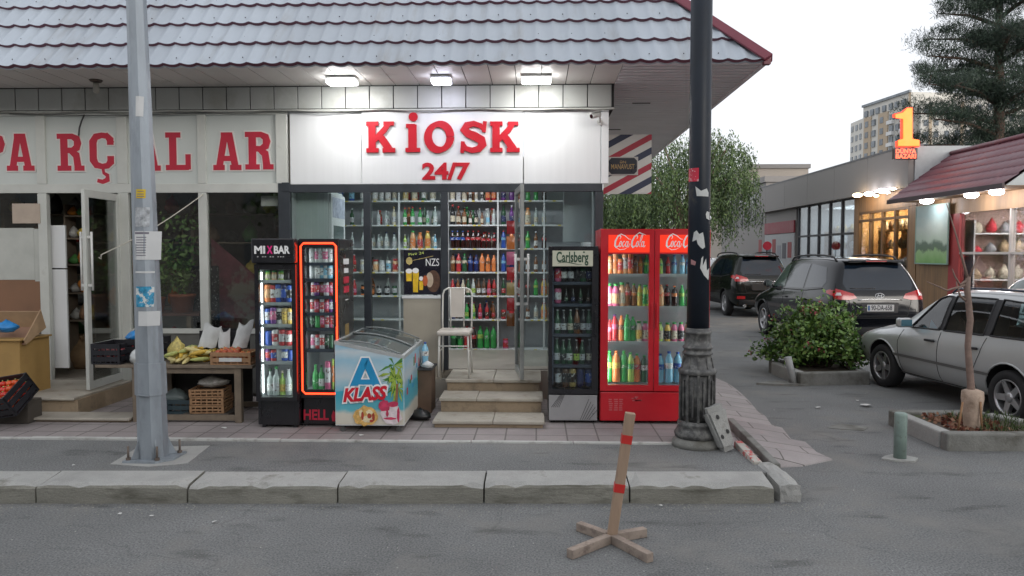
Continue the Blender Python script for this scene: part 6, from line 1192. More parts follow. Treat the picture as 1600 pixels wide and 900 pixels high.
# shelving with goods in the dim room behind the open grocery door
t = wempty('goods_rack', (-5.9, 10.4, .36), 'dark rack of goods in the dim room behind the open grocery door', 'rack')
for z in (.75, 1.2, 1.65, 2.1, 2.5): mb = MB(); mb.box((-7.6, 10.2, z - .02), (-3.4, 10.6, z)); mb.build('shelf', WB, t)
for x in (-7.5, -6.1, -4.8, -3.5): mb = MB(); mb.box((x - .02, 10.18, .365), (x + .02, 10.62, 2.7)); mb.build('upright', WB, t)
r_ = random.Random(77); gcs = [('red', (.35, .03, .02)), ('green', (.05, .16, .04)), ('brown', (.16, .09, .05)), ('orange', (.42, .14, .02)), ('grey', (.25, .25, .24)), ('yellow', (.40, .30, .06)), ('dark', (.03, .03, .03))]
k = 0
for si, z in enumerate((.75, 1.2, 1.65, 2.1, 2.5)):
    for x in [-7.4 + .28 * q for q in range(14)]:
        c_, rgb = r_.choice(gcs); w_ = r_.uniform(.16, .25); h_ = r_.uniform(.10, .30); bag('goods_sack', (x, 10.35, z + .002), w_, .2, h_, mat('goods_' + c_, rgb, .6, var=.3, scale=12), f'{c_} bundle of goods on the dim rack, {ORD[int((x + 7.4) / .28 + .5)]} along the {ORD[si]} shelf from below', k, cat='goods', n=8); k += 1
bag('goods_sack', (PY(120, 555, 9.9).x, 9.95, .362), .55, .45, .42, mat('sack_brown', (.20, .13, .07), .9, var=.3), 'brown sack on the floor just inside the grocery door', 41)
bag('goods_sack', (PY(103, 500, 10.1).x, 10.1, .80), .30, .30, .34, mat('sack_pale', (.22, .25, .18), .7, var=.3), 'pale greenish bag piled inside the grocery door', 43); mb = MB(); mb.box((PY(95, 555, 10.1).x, 9.95, .362), (PY(140, 555, 10.1).x, 10.3, .80)); tag(mb.build('carton_box', CARD), 'brown carton standing inside the grocery doorway', 'box')
t = wempty('goods_rack', (PY(125, 500, 9.75).x, 9.8, .36), 'narrow crowded shelf just inside the open grocery door', 'rack'); xg0, xg1 = PY(106, 500, 9.7).x, PY(150, 500, 9.7).x
for z in (1.05, 1.42, 1.80, 2.15, 2.45): mb = MB(); mb.box((xg0, 9.68, z - .02), (xg1, 9.95, z)); mb.build('shelf', WB, t)
for x in (xg0, xg1): mb = MB(); mb.box((x - .02, 9.70, .365), (x, 9.93, 2.6)); mb.build('upright', WB, t)
r_ = random.Random(5)
for si, z in enumerate((1.05, 1.42, 1.80, 2.15, 2.45)):
    for k in range(3):
        c_, rgb = r_.choice(gcs[:6]); bag('goods_sack', (xg0 + .07 + k * (xg1 - xg0 - .10) / 2.4, 9.78, z + .002), .14, .16, r_.uniform(.12, .26) if z < 2.4 else .12, mat('near_' + c_, tuple(min(.6, q * 1.5) for q in rgb), .6, var=.3, scale=14), f'{c_} packet, {ORD[k]} from left, {ORD[si]} shelf up inside the open grocery door', 90 + si * 3 + k, cat='goods', n=8)
# ---------------------------------------------------------------- bollards, planters, sapling, litter
BOL = mat('bollard_paint', (.22, .29, .26), .6, var=.18, scale=6, dirt=((.12, .12, .10), .56, .72, 10))
p = PZ(1406, 718, 0); t = wempty('bollard', (p.x, p.y, 0), 'upright grey-green steel bollard beside the sapling planter', 'bollard'); h_ = PY(1406, 645, p.y).z
mb = MB(); mb.lathe([(.056, 0), (.056, h_ - .02), (.05, h_), (.03, h_ - .006)], (p.x, p.y, 0), 18); mb.build('tube', BOL, t); mb = MB(); mb.prism([(p.x + .17 * math.cos(a) * q, p.y + .12 * math.sin(a) * q) for a, q in ((0, 1), (.8, .9), (1.6, 1.1), (2.5, .85), (3.3, 1.1), (4.1, .9), (5.2, 1.05))], .001, .018, 'z'); mb.build('footing', CONC, t)
p = PZ(1240, 601, 0); t = wempty('bollard', (p.x, p.y, 0), 'bent grey bollard leaning beside the flowering shrub planter', 'bollard'); tp_ = PY(1231, 558, p.y); mb = MB(); mb.tube([p, p.lerp(tp_, .5), tp_], .052, 16); mb.build('tube', mat('bollard_grey', (.33, .34, .34), .6, var=.2, scale=6), t)
mb = MB(); mb.prism([(p.x + .42 * math.cos(a) * q - .1, p.y + .16 * math.sin(a) * q) for a, q in ((0, 1), (.8, .9), (1.6, 1.1), (2.5, .85), (3.3, 1.1), (4.1, .9), (5.2, 1.05))], .0005, .03, 'z'); mb.build('footing', CONC_D, t)
SOIL = mat('soil', (.085, .065, .05), .95, var=.4, scale=12, bump=.8, bs=30, dirt=((.05, .08, .02), .52, .66, 3))
def planter(corners, h_, label, wd=.13):
    c = [Vector((a, b)) for a, b in corners]; cen = sum(c, Vector((0, 0))) / len(c); t = wempty('planter', (cen.x, cen.y, 0), label, 'planter'); n = len(c)
    for i in range(n):
        a, b = c[i], c[(i + 1) % n]; d = (b - a); m_ = max(1, round(d.length / 1.05)); 
        for k in range(m_):
            p, q = a + d * (k / m_), a + d * ((k + 1) / m_); dn = d.normalized(); inn = Vector((-dn.y, dn.x)) * wd / 2; p = p + dn * (.004 + (wd if i % 2 and k == 0 else 0)) + inn; q = q - dn * (.008 + (wd if i % 2 and k == m_ - 1 else 0)) + inn
            mb = MB(); mb.bar((p.x, p.y, h_ / 2 - .02), (q.x, q.y, h_ / 2 - .02 + rnd.uniform(-.006, .006)), wd, h_ + .04, bv=.018); o = mb.build('kerb_stone', CONC if (i + k) % 2 else CONC_D, t)
    mb = MB(); m_ = 14; vs = []; r_ = random.Random(3)
    for i in range(m_ + 1):
        for j in range(m_ + 1):
            u, v = i / m_, j / m_; p = c[0].lerp(c[1], u).lerp(c[3].lerp(c[2], u), v); p = cen + (p - cen) * .93; vs.append((p.x, p.y, h_ * .72 + r_.uniform(-.012, .014)))
    mb.add(vs, [(i * (m_ + 1) + j, (i + 1) * (m_ + 1) + j, (i + 1) * (m_ + 1) + j + 1, i * (m_ + 1) + j + 1) for i in range(m_) for j in range(m_)], True); mb.build('soil', SOIL, t); return t
q = [PZ(1479, 705, 0), PZ(1640, 702, 0)]; bl = PZ(1387, 664, 0)
P2 = [(q[0].x, q[0].y), (5.55, q[0].y + .03), (5.02, 8.46), (bl.x + .0, bl.y + .02)]
planter(P2, .175, 'low concrete kerb planter with leaf litter around the wrapped sapling')
a1, a2, a3 = PZ(1204, 584, 0), PZ(1250, 603, 0), PZ(1360, 601, 0)
planter([(a2.x, a2.y), (a3.x, a3.y), (a3.x + .12, a3.y + 1.3), (a1.x, a1.y + .15)], .19, 'concrete kerb planter holding the flowering shrub')
# leaf litter
lp = [(rnd.uniform(4.25, 4.85), rnd.uniform(7.55, 8.3), .14 + rnd.uniform(0, .02)) for _ in range(420)]; o = foliage('dead_leaves', lp, .05, [mat('dead_leaf', (.16, .05, .03), .8, var=.4, scale=20), mat('dead_leaf_tan', (.24, .13, .08), .8, var=.4, scale=20)], None, 4, asp=.8); kind(o, 'stuff')
gp = [(rnd.uniform(4.5, 5.2), rnd.uniform(7.5, 8.3), .13) for _ in range(500)]; o = foliage('grass', gp, .09, [mat('grass_dark', (.05, .08, .02), .7, var=.4)], None, 5, lean=(0, 0, 1.2), asp=.12); kind(o, 'stuff')
BARK = mat('sapling_bark', (.20, .14, .115), .85, var=.25, scale=20, bump=.5, bs=40); sb = PZ(1518, 672, .12); Ys = sb.y
t = wempty('sapling', (sb.x, Ys, .12), 'thin bare sapling with a burlap-wrapped foot in the kerb planter', 'tree')
P_ = lambda px, py, dy=0: PY(px, py, Ys + dy)
mb = MB(); mb.tube([P_(1519, 675), P_(1517, 600), P_(1512, 540), P_(1516, 500), P_(1511, 450), P_(1513, 432)], [.045, .036, .030, .031, .030, .022], 10); mb.build('trunk', BARK, t)
for pts, rr in (([(1512, 436), (1504, 405), (1494, 368), (1479, 318)], [.016, .012, .008, .004]), ([(1511, 438), (1500, 445), (1492, 432), (1488, 420)], [.016, .012, .008, .004]), ([(1509, 445), (1480, 454), (1462, 446), (1448, 440)], [.014, .010, .007, .003]), ([(1510, 470), (1500, 462), (1494, 440)], [.016, .012, .006]), ([(1514, 436), (1522, 415), (1530, 400)], [.014, .008, .004])):
    mb = MB(); mb.tube([P_(x, y, rnd.uniform(-.03, .03) * (y < 430)) for x, y in pts], rr, 7); mb.build('branch', BARK, t)
mb = MB(); prf = [(.055, 0), (.075, .04), (.082, .14), (.095, .26), (.105, .34), (.10, .42), (.05, .44)]; hs_ = (P_(1518, 608).z - .12) / .44; mb.lathe([(r, z * hs_) for r, z in prf], (sb.x, Ys, .12), 12); mb.build('wrapping', mat('burlap', (.42, .32, .25), .95, var=.2, scale=14, bump=.6, bs=60, dirt=((.25, .18, .13), .55, .7, 8)), t)
for a, b in ((1504, 1497), (1532, 1534)): mb = MB(); mb.tube([P_(a, 628, -.1), P_(b, 672, -.1)], .010, 6); mb.build('stake', WC, t)
# shrub
LFB = [mat('shrub_leaf', (.11, .21, .04), .5, var=.35, scale=5), mat('shrub_leaf_deep', (.05, .11, .025), .5, var=.35, scale=5), mat('shrub_leaf_bright', (.16, .26, .06), .5, var=.3, scale=5)]
bc = Vector((4.50, 12.0, .15)); t = wempty('flowering_shrub', bc, 'leafy green shrub with small dull red blooms in the kerb planter', 'shrub'); r_ = random.Random(15); pts = []; stems = MB(); fl = []
for k in range(190):
    a = r_.uniform(0, 6.28); el_ = r_.uniform(.12, 1.35); L_ = r_.uniform(.75, 1.12); lump = 1 + .16 * math.sin(a * 3 + 1) + .10 * math.sin(a * 5); hz = .98 * L_ * math.sin(el_) * lump; tip = bc + Vector((math.cos(a) * math.cos(el_) * .83 * L_ * lump, math.sin(a) * math.cos(el_) * .85 * L_, -.02 + hz * .92)); mid = bc.lerp(tip, .5) + Vector((0, 0, .12))
    stems.tube([bc + Vector((r_.uniform(-.2, .2), r_.uniform(-.2, .2), 0)), mid, tip], [.010, .007, .003], 5)
    for q_ in range(72):
        f = r_.random() ** .5; b_ = bc.lerp(mid, f * 2) if f < .5 else mid.lerp(tip, f * 2 - 1); pts.append(tuple(b_ + Vector([r_.gauss(0, .06) for _ in range(3)])))
    if r_.random() < .16: fl += [tuple(tip + Vector([r_.gauss(0, .03) for _ in range(3)])) for _ in range(9)]
pts = [p for p in pts if p[2] > .17]
stems.build('stems', BARK, t); foliage('leaves', pts, .085, LFB, t, 3, asp=.55); foliage('blooms', fl, .04, [mat('bloom', (.26, .05, .06), .6, var=.3)], t, 6, asp=.8)
# litter
LT = mat('litter_paper', (.55, .55, .53), .8)
for i, (px, py, s_) in enumerate(((1353, 634, .09), (1278, 637, .05), (912, 855, .03), (905, 862, .022), (115, 727, .022), (187, 803, .02), (237, 806, .02), (335, 815, .025), (565, 680, .035), (350, 669, .04), (1032, 790, .02), (1525, 668, .06), (1340, 626, .03))):
    z = .012 if py > 735 or px > 1200 else .162; z = .14 if px == 1525 else z; z = .148 if (px, py) == (115, 727) else z
    p = PZ(px, py, z); r_ = random.Random(i); vs = [(p.x + s_ * math.cos(a) * r_.uniform(.6, 1), p.y + s_ * math.sin(a) * r_.uniform(.5, .9), z + r_.uniform(0, s_ * .35)) for a in (0, 1.1, 2.2, 3.3, 4.4, 5.4)] + [(p.x, p.y, z + s_ * .3)]
    mb = MB(); mb.add(vs, [(k, (k + 1) % 6, 6) for k in range(6)], False); tag(mb.build('paper_scrap', LT), ['larger white paper scrap on the side road beside the planter', 'small white scrap on the side road near the paved strip', 'white scrap in the foot of the timber stand', 'tiny scrap beside the timber stand arm', 'white scrap on the asphalt footway left of the grey pole', 'tiny white scrap on the road, leftmost', 'tiny white scrap on the road, second from left', 'tiny white scrap on the road in front of the kerb joint', 'white scrap on the paving in front of the kiosk steps', 'white scrap on the paving under the market table end', 'tiny scrap in the gutter right of the timber stand', 'white paper scraps in the sapling planter', 'little scrap just behind the larger white scrap'][i], 'litter', 'scraps of litter on the ground')
mb = MB(); p = PZ(1325, 668, .002); mb.prism([(p.x + .22 * math.cos(a) * q, p.y + .16 * math.sin(a) * q) for a, q in ((0, 1), (.8, .8), (1.6, 1.1), (2.5, .85), (3.3, 1.1), (4.1, .7), (5.2, 1.05))], .001, .006, 'z'); kind(mb.build('road_patch', CONC_D))
# ---------------------------------------------------------------- cars
def paint(name, c, metal=.3, rough=.28, dirt=(.2, .2, .19), coat=.7, spec=.5): return mat(name, c, rough, metal=metal, var=.05, scale=2, coat=coat, spec=spec, dirt=(dirt, .66, .85, 3))
PBK = paint('car_black', (.006, .007, .010), 0, .10, (.012, .012, .012), .12, .3); PBG = paint('car_black_green', (.007, .009, .008), 0, .12, (.015, .015, .015), .12, .3); PSI = paint('car_silver', (.46, .475, .475), .35, .36, (.38, .37, .34)); PSW = paint('car_pale', (.48, .49, .50), .4)
TYRE = mat('tyre', (.018, .018, .019), .85, var=.2); RIMM = mat('alloy', (.42, .42, .43), .32, metal=.8, var=.1); WELL = mat('wheel_well', (.008, .008, .009), .9); TRIM = mat('car_trim', (.02, .02, .022), .6)
GLC = mat('car_glass_tinted', (.006, .012, .022), .05, var=.05, coat=.2); TLR = mat('tail_red', (.33, .006, .010), .15, coat=.3, emit=.03, ecol=(1, .02, .02)); TLC = mat('lamp_clear', (.5, .48, .48), .12, coat=.6); CHRM = mat('chrome', (.6, .6, .6), .15, metal=1)
GLT = glass('car_glass', (.50, .62, .62), refl=.10)
def grid_poly(poly, step=.05):
    bm = bmesh.new(); bm.faces.new([bm.verts.new((p[0], p[1], 0)) for p in poly]); us = [p[0] for p in poly]; vs = [p[1] for p in poly]
    for ax, lo, hi in ((0, min(us), max(us)), (1, min(vs), max(vs))):
        k = math.floor(lo / step) + 1
        while k * step < hi:
            co = [0, 0, 0]; co[ax] = k * step; no = [0, 0, 0]; no[ax] = 1; bmesh.ops.bisect_plane(bm, geom=bm.faces[:] + bm.edges[:] + bm.verts[:], plane_co=co, plane_no=no); k += 1
    bm.verts.ensure_lookup_table(); bm.verts.index_update(); v = [tuple(q.co[:2]) for q in bm.verts]; f = [tuple(x.index for x in g.verts) for g in bm.faces]; bm.free(); return v, f
class Car:
    def __init__(s, st, root, body_m, wheels, wr, cav=None, wins=None):
        """st: stations (xs[5: bottom, mid, belt, roof-edge, top], zb, zm, zbelt, zroof, wlow, wmid, wbelt, wroof)"""
        bm = bmesh.new(); rings = []
        for (xs, zb, zm, zl, zr, wl, wm, wbt, wr_) in st:
            half = [(xs[0], 0, zb), (xs[0], wl * .8, zb), (xs[0], wl, zb + .10), (xs[1], wm, zm), (xs[1] * .3 + xs[2] * .7, wm * .992, zl - .09), (xs[2], wbt, zl), (xs[3], wr_, zr - .05), (xs[4], wr_ - .12, zr - .005), (xs[4], 0, zr + .018)]
            ring = half + [(x, -y, z) for x, y, z in half[-2:0:-1]]; rings.append([bm.verts.new(p) for p in ring])
        n = len(rings[0])
        for a, b in zip(rings, rings[1:]):
            for k in range(n): bm.faces.new((a[k], a[(k + 1) % n], b[(k + 1) % n], b[k]))
        for rg, rev in ((rings[0], False), (rings[-1], True)):
            c = sum((v.co for v in rg), Vector()) / n; inner = [bm.verts.new(c + (v.co - c) * .7) for v in rg]
            for k in range(n):
                f = (rg[k], inner[k], inner[(k + 1) % n], rg[(k + 1) % n]); bm.faces.new(f if not rev else f[::-1])
            h = n // 2      # cap as strips across
            for k in range(h):
                a, b, c2, d = inner[k], inner[k + 1], inner[(n - k - 1) % n], inner[(n - k) % n]
                vs_ = []
                for v in (a, b, c2, d):
                    if v not in vs_: vs_.append(v)
                if len(vs_) > 2:
                    try: bm.faces.new(vs_ if rev else vs_[::-1])
                    except ValueError: pass
        bmesh.ops.recalc_face_normals(bm, faces=bm.faces[:]); me = bpy.data.meshes.new('tmp'); bm.to_mesh(me); bm.free()
        o = bpy.data.objects.new('tmp', me); C.objects.link(o); m = o.modifiers.new('s', 'SUBSURF'); m.levels = 2; m.render_levels = 2
        dg = bpy.context.evaluated_depsgraph_get(); me2 = bpy.data.meshes.new_from_object(o.evaluated_get(dg)); bpy.data.objects.remove(o)
        s.bvh = BVHTree.FromPolygons([v.co.copy() for v in me2.vertices], [tuple(p.vertices) for p in me2.polygons]); s.root = root; s.body_m = body_m
        me2.materials.clear(); me2.materials.append(body_m); o = bpy.data.objects.new('body', me2); C.objects.link(o); cut = []
        def cutter(mb, m_):
            me_ = mb.mesh('cut', m_); b_ = bmesh.new(); b_.from_mesh(me_); bmesh.ops.recalc_face_normals(b_, faces=b_.faces[:]); b_.to_mesh(me_); b_.free(); c = bpy.data.objects.new('cut', me_); C.objects.link(c); cut.append(c); md = o.modifiers.new('b', 'BOOLEAN'); md.operation = 'DIFFERENCE'; md.object = c; md.solver = 'EXACT'; md.material_mode = 'TRANSFER'
        for (x, yo) in wheels:
            for sg in (1, -1): mb = MB(); mb.cyl((x, sg * (yo - .30), wr + .01), (x, sg * (yo + .3), wr + .01), wr + .055, n=36); cutter(mb, WELL)
        if cav:
            mb = MB(); mb.prism(cav, -1, 1, 'y'); 
            for i, v in enumerate(mb.v):
                zf = (v[2] - .9) / .45; hw = (.70 if v[2] < 1.0 else .70 - .20 * zf); mb.v[i] = (v[0], hw * (1 if v[1] > 0 else -1), v[2])
            cutter(mb, TRIM)
            for w_ in wins: mb = MB(); mb.prism(w_, -1.2, 1.2, 'y'); cutter(mb, TRIM)
        dg = bpy.context.evaluated_depsgraph_get(); me3 = bpy.data.meshes.new_from_object(o.evaluated_get(dg)); bpy.data.objects.remove(o)
        for c in cut: bpy.data.objects.remove(c)
        if len(me3.materials) == 0: me3.materials.append(body_m)
        me3.polygons.foreach_set('use_smooth', [True] * len(me3.polygons)); bm = bmesh.new(); bm.from_mesh(me3)
        for e in bm.edges:
            if len(e.link_faces) == 2 and e.calc_face_angle(0) > .6: e.smooth = False
        bm.to_mesh(me3); bm.free(); me3.name = 'body'
        s.body = bpy.data.objects.new('body', me3); C.objects.link(s.body); s.body.parent = root
    def drape(s, name, poly, view, m, off=.004, parent=None, step=.05, th=0, side=1, label=None):
        """poly in (x,z) for 'L'/'R', (y,z) for 'B'/'F', (x,y) for 'T'"""
        v, f = grid_poly(poly, step); out = []; last = None
        for a, b in v:
            if view == 'L': o_, d = Vector((a, 2, b)), Vector((0, -1, 0))
            elif view == 'R': o_, d = Vector((a, -2, b)), Vector((0, 1, 0))
            elif view == 'B': o_, d = Vector((-4, a, b)), Vector((1, 0, 0))
            elif view == 'F': o_, d = Vector((4, a, b)), Vector((-1, 0, 0))
            else: o_, d = Vector((a, b, 4)), Vector((0, 0, -1))
            h = s.bvh.ray_cast(o_, d); out.append((h[0] - d * off) if h[0] else None)
        ok = [q for q in out if q is not None]
        if not ok: return None
        for i, q in enumerate(out):
            if q is None: j = min((k for k in range(len(out)) if out[k] is not None), key=lambda k: (v[k][0] - v[i][0]) ** 2 + (v[k][1] - v[i][1]) ** 2); out[i] = out[j]
        mb = MB(); mb.add(out, f, True); o = mb.build(name, m, parent or s.root)
        if label: o['label'] = label
        return o
    def line(s, name, pts, view, m, r=.004, parent=None):
        P = []
        for (a, b), (c, d_) in zip(pts, pts[1:]):
            n = max(1, int(math.hypot(c - a, d_ - b) / .06))
            for k in range(n): P.append((a + (c - a) * k / n, b + (d_ - b) * k / n))
        P.append(pts[-1]); out = []
        for a, b in P:
            o_, d = {'L': (Vector((a, 2, b)), Vector((0, -1, 0))), 'R': (Vector((a, -2, b)), Vector((0, 1, 0))), 'B': (Vector((-4, a, b)), Vector((1, 0, 0))), 'T': (Vector((a, b, 4)), Vector((0, 0, -1)))}[view]
            h = s.bvh.ray_cast(o_, d)
            if h[0]: out.append(h[0] - d * .001)
        if len(out) > 1: mb = MB(); mb.tube(out, r, 5); return mb.build(name, m, parent or s.root)
def wheel(root, x, y, r, w_, sg, ns=5, seed=0):
    X = Matrix.Translation((x, y, r)) @ Matrix.Rotation(R(-90 * sg), 4, 'X')      # local z points outwards
    mb = MB(); mb.X = X; mb.lathe([(r * .66, -w_ / 2), (r * .92, -w_ / 2), (r, -w_ * .35), (r, w_ * .35), (r * .93, w_ / 2), (r * .70, w_ / 2), (r * .66, w_ * .42)], n=32, cap=False); wh = mb.build('wheel', TYRE, root)
    mb = MB(); mb.X = X; ri = r * .67; mb.lathe([(ri, -.04), (ri, w_ * .46), (ri * .93, w_ * .48), (ri * .88, w_ * .36), (ri * .85, .0)], n=32, cap=False)
    for k in range(ns):
        a = 6.283 * k / ns + seed; c, s_ = math.cos(a), math.sin(a); n_ = Vector((-s_, c, 0)); p0, p1 = Vector((c, s_, 0)) * ri * .15 + Vector((0, 0, w_ * .33)), Vector((c, s_, 0)) * ri * .93 + Vector((0, 0, w_ * .42)); h0, h1 = ri * .20, ri * .15
        vs = [p0 + n_ * h0, p0 - n_ * h0, p1 - n_ * h1, p1 + n_ * h1]; mb.add(vs + [v - Vector((0, 0, .05)) for v in vs], [(0, 1, 2, 3), (4, 7, 6, 5), (0, 4, 5, 1), (1, 5, 6, 2), (2, 6, 7, 3), (3, 7, 4, 0)], False)
    mb.lathe([(ri * .30, w_ * .2), (ri * .28, w_ * .36), (ri * .12, w_ * .40), (0.001, w_ * .40)], n=16); mb.build('rim', RIMM, wh)
    mb = MB(); mb.X = X; mb.lathe([(ri * .86, -.01), (ri * .86, .0)], n=24); mb.build('brake_disc', WELL, wh); return wh
SUV = [  # rear to front
 ((-2.30, -2.34, -2.26, -2.02, -1.96), .34, .62, 1.12, 1.66, .66, .80, .78, .58),
 ((-2.16, -2.22, -2.18, -1.90, -1.82), .27, .62, 1.10, 1.71, .82, .93, .88, .66),
 ((-1.60, -1.60, -1.60, -1.50, -1.40), .25, .62, 1.08, 1.745, .86, .945, .91, .70),
 ((-.90, -.90, -.90, -.90, -.90), .25, .60, 1.06, 1.755, .86, .935, .905, .71),
 ((-.10, -.10, -.10, -.10, -.10), .25, .60, 1.04, 1.750, .86, .935, .90, .71),
 ((.55, .55, .55, .38, .38), .25, .60, 1.02, 1.70, .86, .94, .895, .69),
 ((.95, .95, .92, .66, .66), .25, .60, 1.01, 1.62, .86, .945, .89, .66),
 ((1.28, 1.28, 1.24, 1.20, 1.20), .25, .62, .99, 1.20, .86, .945, .87, .66),
 ((1.60, 1.60, 1.55, 1.50, 1.50), .25, .62, .96, 1.08, .85, .94, .85, .62),
 ((2.05, 2.05, 2.02, 2.02, 2.02), .26, .60, .88, 1.00, .80, .90, .80, .56),
 ((2.26, 2.30, 2.24, 2.22, 2.22), .30, .56, .78, .88, .68, .78, .68, .46)]
def suv(loc, rz, scl, body_m, label, plate=None, emblem=False, detail=True, group=None):
    root = empty('parked_car', loc, rz, label, 'car', group); root.scale = scl; wr = .355
    c = Car(SUV, root, body_m, [(-1.35, .80), (1.33, .80)], wr)
    for x in (-1.35, 1.33):
        for sg in (1, -1): wheel(root, x, sg * .80, wr, .22, sg, 5, .3)
    for vw in 'LR':
        for nm, p in (('front_window', [(.98, 1.10), (.16, 1.12), (.16, 1.59), (.36, 1.60), (.55, 1.55)]), ('side_window', [(.08, 1.12), (-.86, 1.14), (-.86, 1.62), (.08, 1.60)]), ('quarter_window', [(-.94, 1.145), (-1.72, 1.20), (-1.80, 1.30), (-1.60, 1.56), (-.94, 1.62)])): c.drape(nm, p, vw, GLC if nm != 'front_window' else mat('car_glass_front', (.07, .10, .095), .05, coat=.6))
        for x in (.12, -.90): c.line('door_seam', [(x, 1.10), (x + .01, .75), (x + .02, .36)], vw, GAP)
        c.line('door_seam', [(1.05, 1.05), (1.0, .70), (.98, .36)], vw, GAP); c.line('window_line', [(1.02, 1.07), (-1.0, 1.105), (-1.75, 1.17)], vw, TRIM, .010)
        sg = 1 if vw == 'L' else -1
        for x in (.0, -1.02):
            h = c.bvh.ray_cast(Vector((x, 2 * sg, .92)), Vector((0, -sg, 0)))[0]; mb = MB(); mb.bar((x - .11, h.y + .018 * sg, .93), (x + .09, h.y + .018 * sg, .925), .03, .028, bv=.01); mb.build('door_handle', body_m, root)
        c.drape('sill_cladding', [(-.92, .27), (.90, .27), (.90, .42), (-.92, .42)], vw, TRIM, .010)
        for x in (-1.35, 1.33):
            pts = [(x + math.cos(a) * (wr + .075), wr + .01 + math.sin(a) * (wr + .075)) for a in [R(q) for q in range(-8, 189, 14)]]; c.line('arch_lip', pts, vw, TRIM if False else body_m, .014)
        mb = MB(); h = c.bvh.ray_cast(Vector((.80, 2 * sg, 1.10)), Vector((0, -sg, 0)))[0]; mb.sphere((.86, h.y + .13 * sg, 1.17), .10, 12, (.75, 1.05, .85)); mb.bar((.88, h.y - .02 * sg, 1.10), (.86, h.y + .10 * sg, 1.13), .05, .03); mi = mb.build('mirror', body_m, root); mb = MB(); mb.box((.778, h.y + .06 * sg, 1.10), (.786, h.y + .20 * sg, 1.23)); mb.build('mirror_glass', CHRM, mi)
        zt = lambda x: c.bvh.ray_cast(Vector((x, .58 * sg, 4)), Vector((0, 0, -1)))[0].z
        mb = MB(); xs = [-1.75, -1.6, -1.2, -.6, 0, .3, .42]; mb.tube([(x, .60 * sg, zt(x) + (0.0 if x in (-1.75, .42) else .055)) for x in xs], .018, 8); mb.build('roof_rail', TRIM, root)
    c.drape('rear_window', [(-.62, 1.16), (.62, 1.16), (.68, 1.28), (.56, 1.60), (-.56, 1.60), (-.68, 1.28)], 'B', GLC); c.drape('windscreen', [(-.60, 1.24), (.60, 1.24), (.54, 1.58), (-.54, 1.58)], 'F', GLC, .004)
    mb = MB(); mb.box((-2.10, -.54, 1.655), (-1.80, .54, 1.70), bv=.018); sp_ = mb.build('rear_spoiler', body_m, root); mb = MB(); mb.box((-2.105, -.20, 1.672), (-2.101, .20, 1.688)); mb.build('brake_light', TLR, sp_)
    for sg in (1, -1):
        P = [(y * sg, z) for y, z in ((.44, 1.02), (.60, .99), (.84, 1.00), (.93, 1.03), (.93, 1.16), (.80, 1.185), (.50, 1.10))]; P = P if sg > 0 else P[::-1]; tl = c.drape('tail_light', P, 'B', TLR, .012)
        P2_ = [(-2.24, 1.05), (-1.96, 1.10), (-1.92, 1.14), (-2.0, 1.165), (-2.22, 1.15)]; c.drape('tail_light_side', P2_, 'L' if sg > 0 else 'R', TLR, .012, tl)
        P = [(y * sg, z) for y, z in ((.74, 1.07), (.84, 1.07), (.85, 1.12), (.75, 1.12))]; c.drape('indicator', P if sg > 0 else P[::-1], 'B', TLC, .018, tl)
        P = [(y * sg, z) for y, z in ((.56, .52), (.80, .52), (.80, .60), (.56, .60))]; c.drape('reflector', P if sg > 0 else P[::-1], 'B', TLR, .012)
        mb = MB(); mb.cyl((-2.30, .56 * sg, .33), (-2.16, .56 * sg, .33), .045, n=14); mb.build('exhaust', CHRM, root)
    c.drape('bumper_skirt', [(-.70, .36), (.70, .36), (.74, .50), (-.74, .50)], 'B', TRIM, .010); c.line('tailgate_seam', [(-.56, 1.12), (-.60, .98), (-.52, .70), (.52, .70), (.60, .98), (.56, 1.12)], 'B', GAP, .006); c.line('bumper_seam', [(-.88, .68), (-.3, .665), (.3, .665), (.88, .68)], 'B', GAP, .006)
    c.line('chrome_strip', [(-.42, .985), (-.2, 1.0), (.2, 1.0), (.42, .985)], 'B', CHRM, .010); c.line('wiper', [(.05, 1.19), (.30, 1.185), (.55, 1.19)], 'B', TRIM, .012)
    c.drape('plate_recess', [(-.34, .76), (.34, .76), (.36, .94), (-.36, .94)], 'B', TRIM, .003)
    hb = c.bvh.ray_cast(Vector((-4, 0, .84)), Vector((1, 0, 0)))[0].x - .014
    if plate:
        mb = MB(); mb.box((hb - .006, -.26, .785), (hb, .26, .905), bv=.003); pl = mb.build('number_plate', mat('plate_white', (.55, .55, .55), .4), root); Mt = Matrix.Translation((hb - .0065, -.02, .845)) @ Matrix.Rotation(R(-90), 4, 'Z') @ RX; text(plate, .125, mat('plate_black', (.02, .02, .03), .5), pl, Mt, name='plate_number', depth=.0008, offset=.002, width=.40)
        mb = MB(); mb.box((hb - .0072, .205, .80), (hb - .0062, .245, .89)); mb.build('plate_mark', mat('plate_blue', (.05, .12, .28), .5), pl)
    if emblem:
        x_ = c.bvh.ray_cast(Vector((-4, 0, 1.06)), Vector((1, 0, 0)))[0].x - .008; Mt = Matrix.Translation((x_, 0, 1.065)) @ Matrix.Rotation(R(-90), 4, 'Z') @ RX
        mb = MB(); mb.stroke([(p[0], p[1]) for p in arc(0, 0, .085, .042, 0, 360, 24)], .011, 0, .004, Mt); mb.stroke([(-.045, -.026), (-.025, .028)], .014, 0, .0045, Mt); mb.stroke([(.025, -.028), (.045, .026)], .014, 0, .0048, Mt); mb.stroke([(-.035, -.004), (.035, .004)], .010, 0, .0051, Mt); mb.build('emblem', CHRM, root)
    return root, c
def heading(corner, a_deg, L2, W2): a = R(a_deg); f = Vector((-math.sin(a), math.cos(a), 0)); l = Vector((-math.cos(a), -math.sin(a), 0)); return corner + f * L2 - l * W2, R(90 + a_deg)
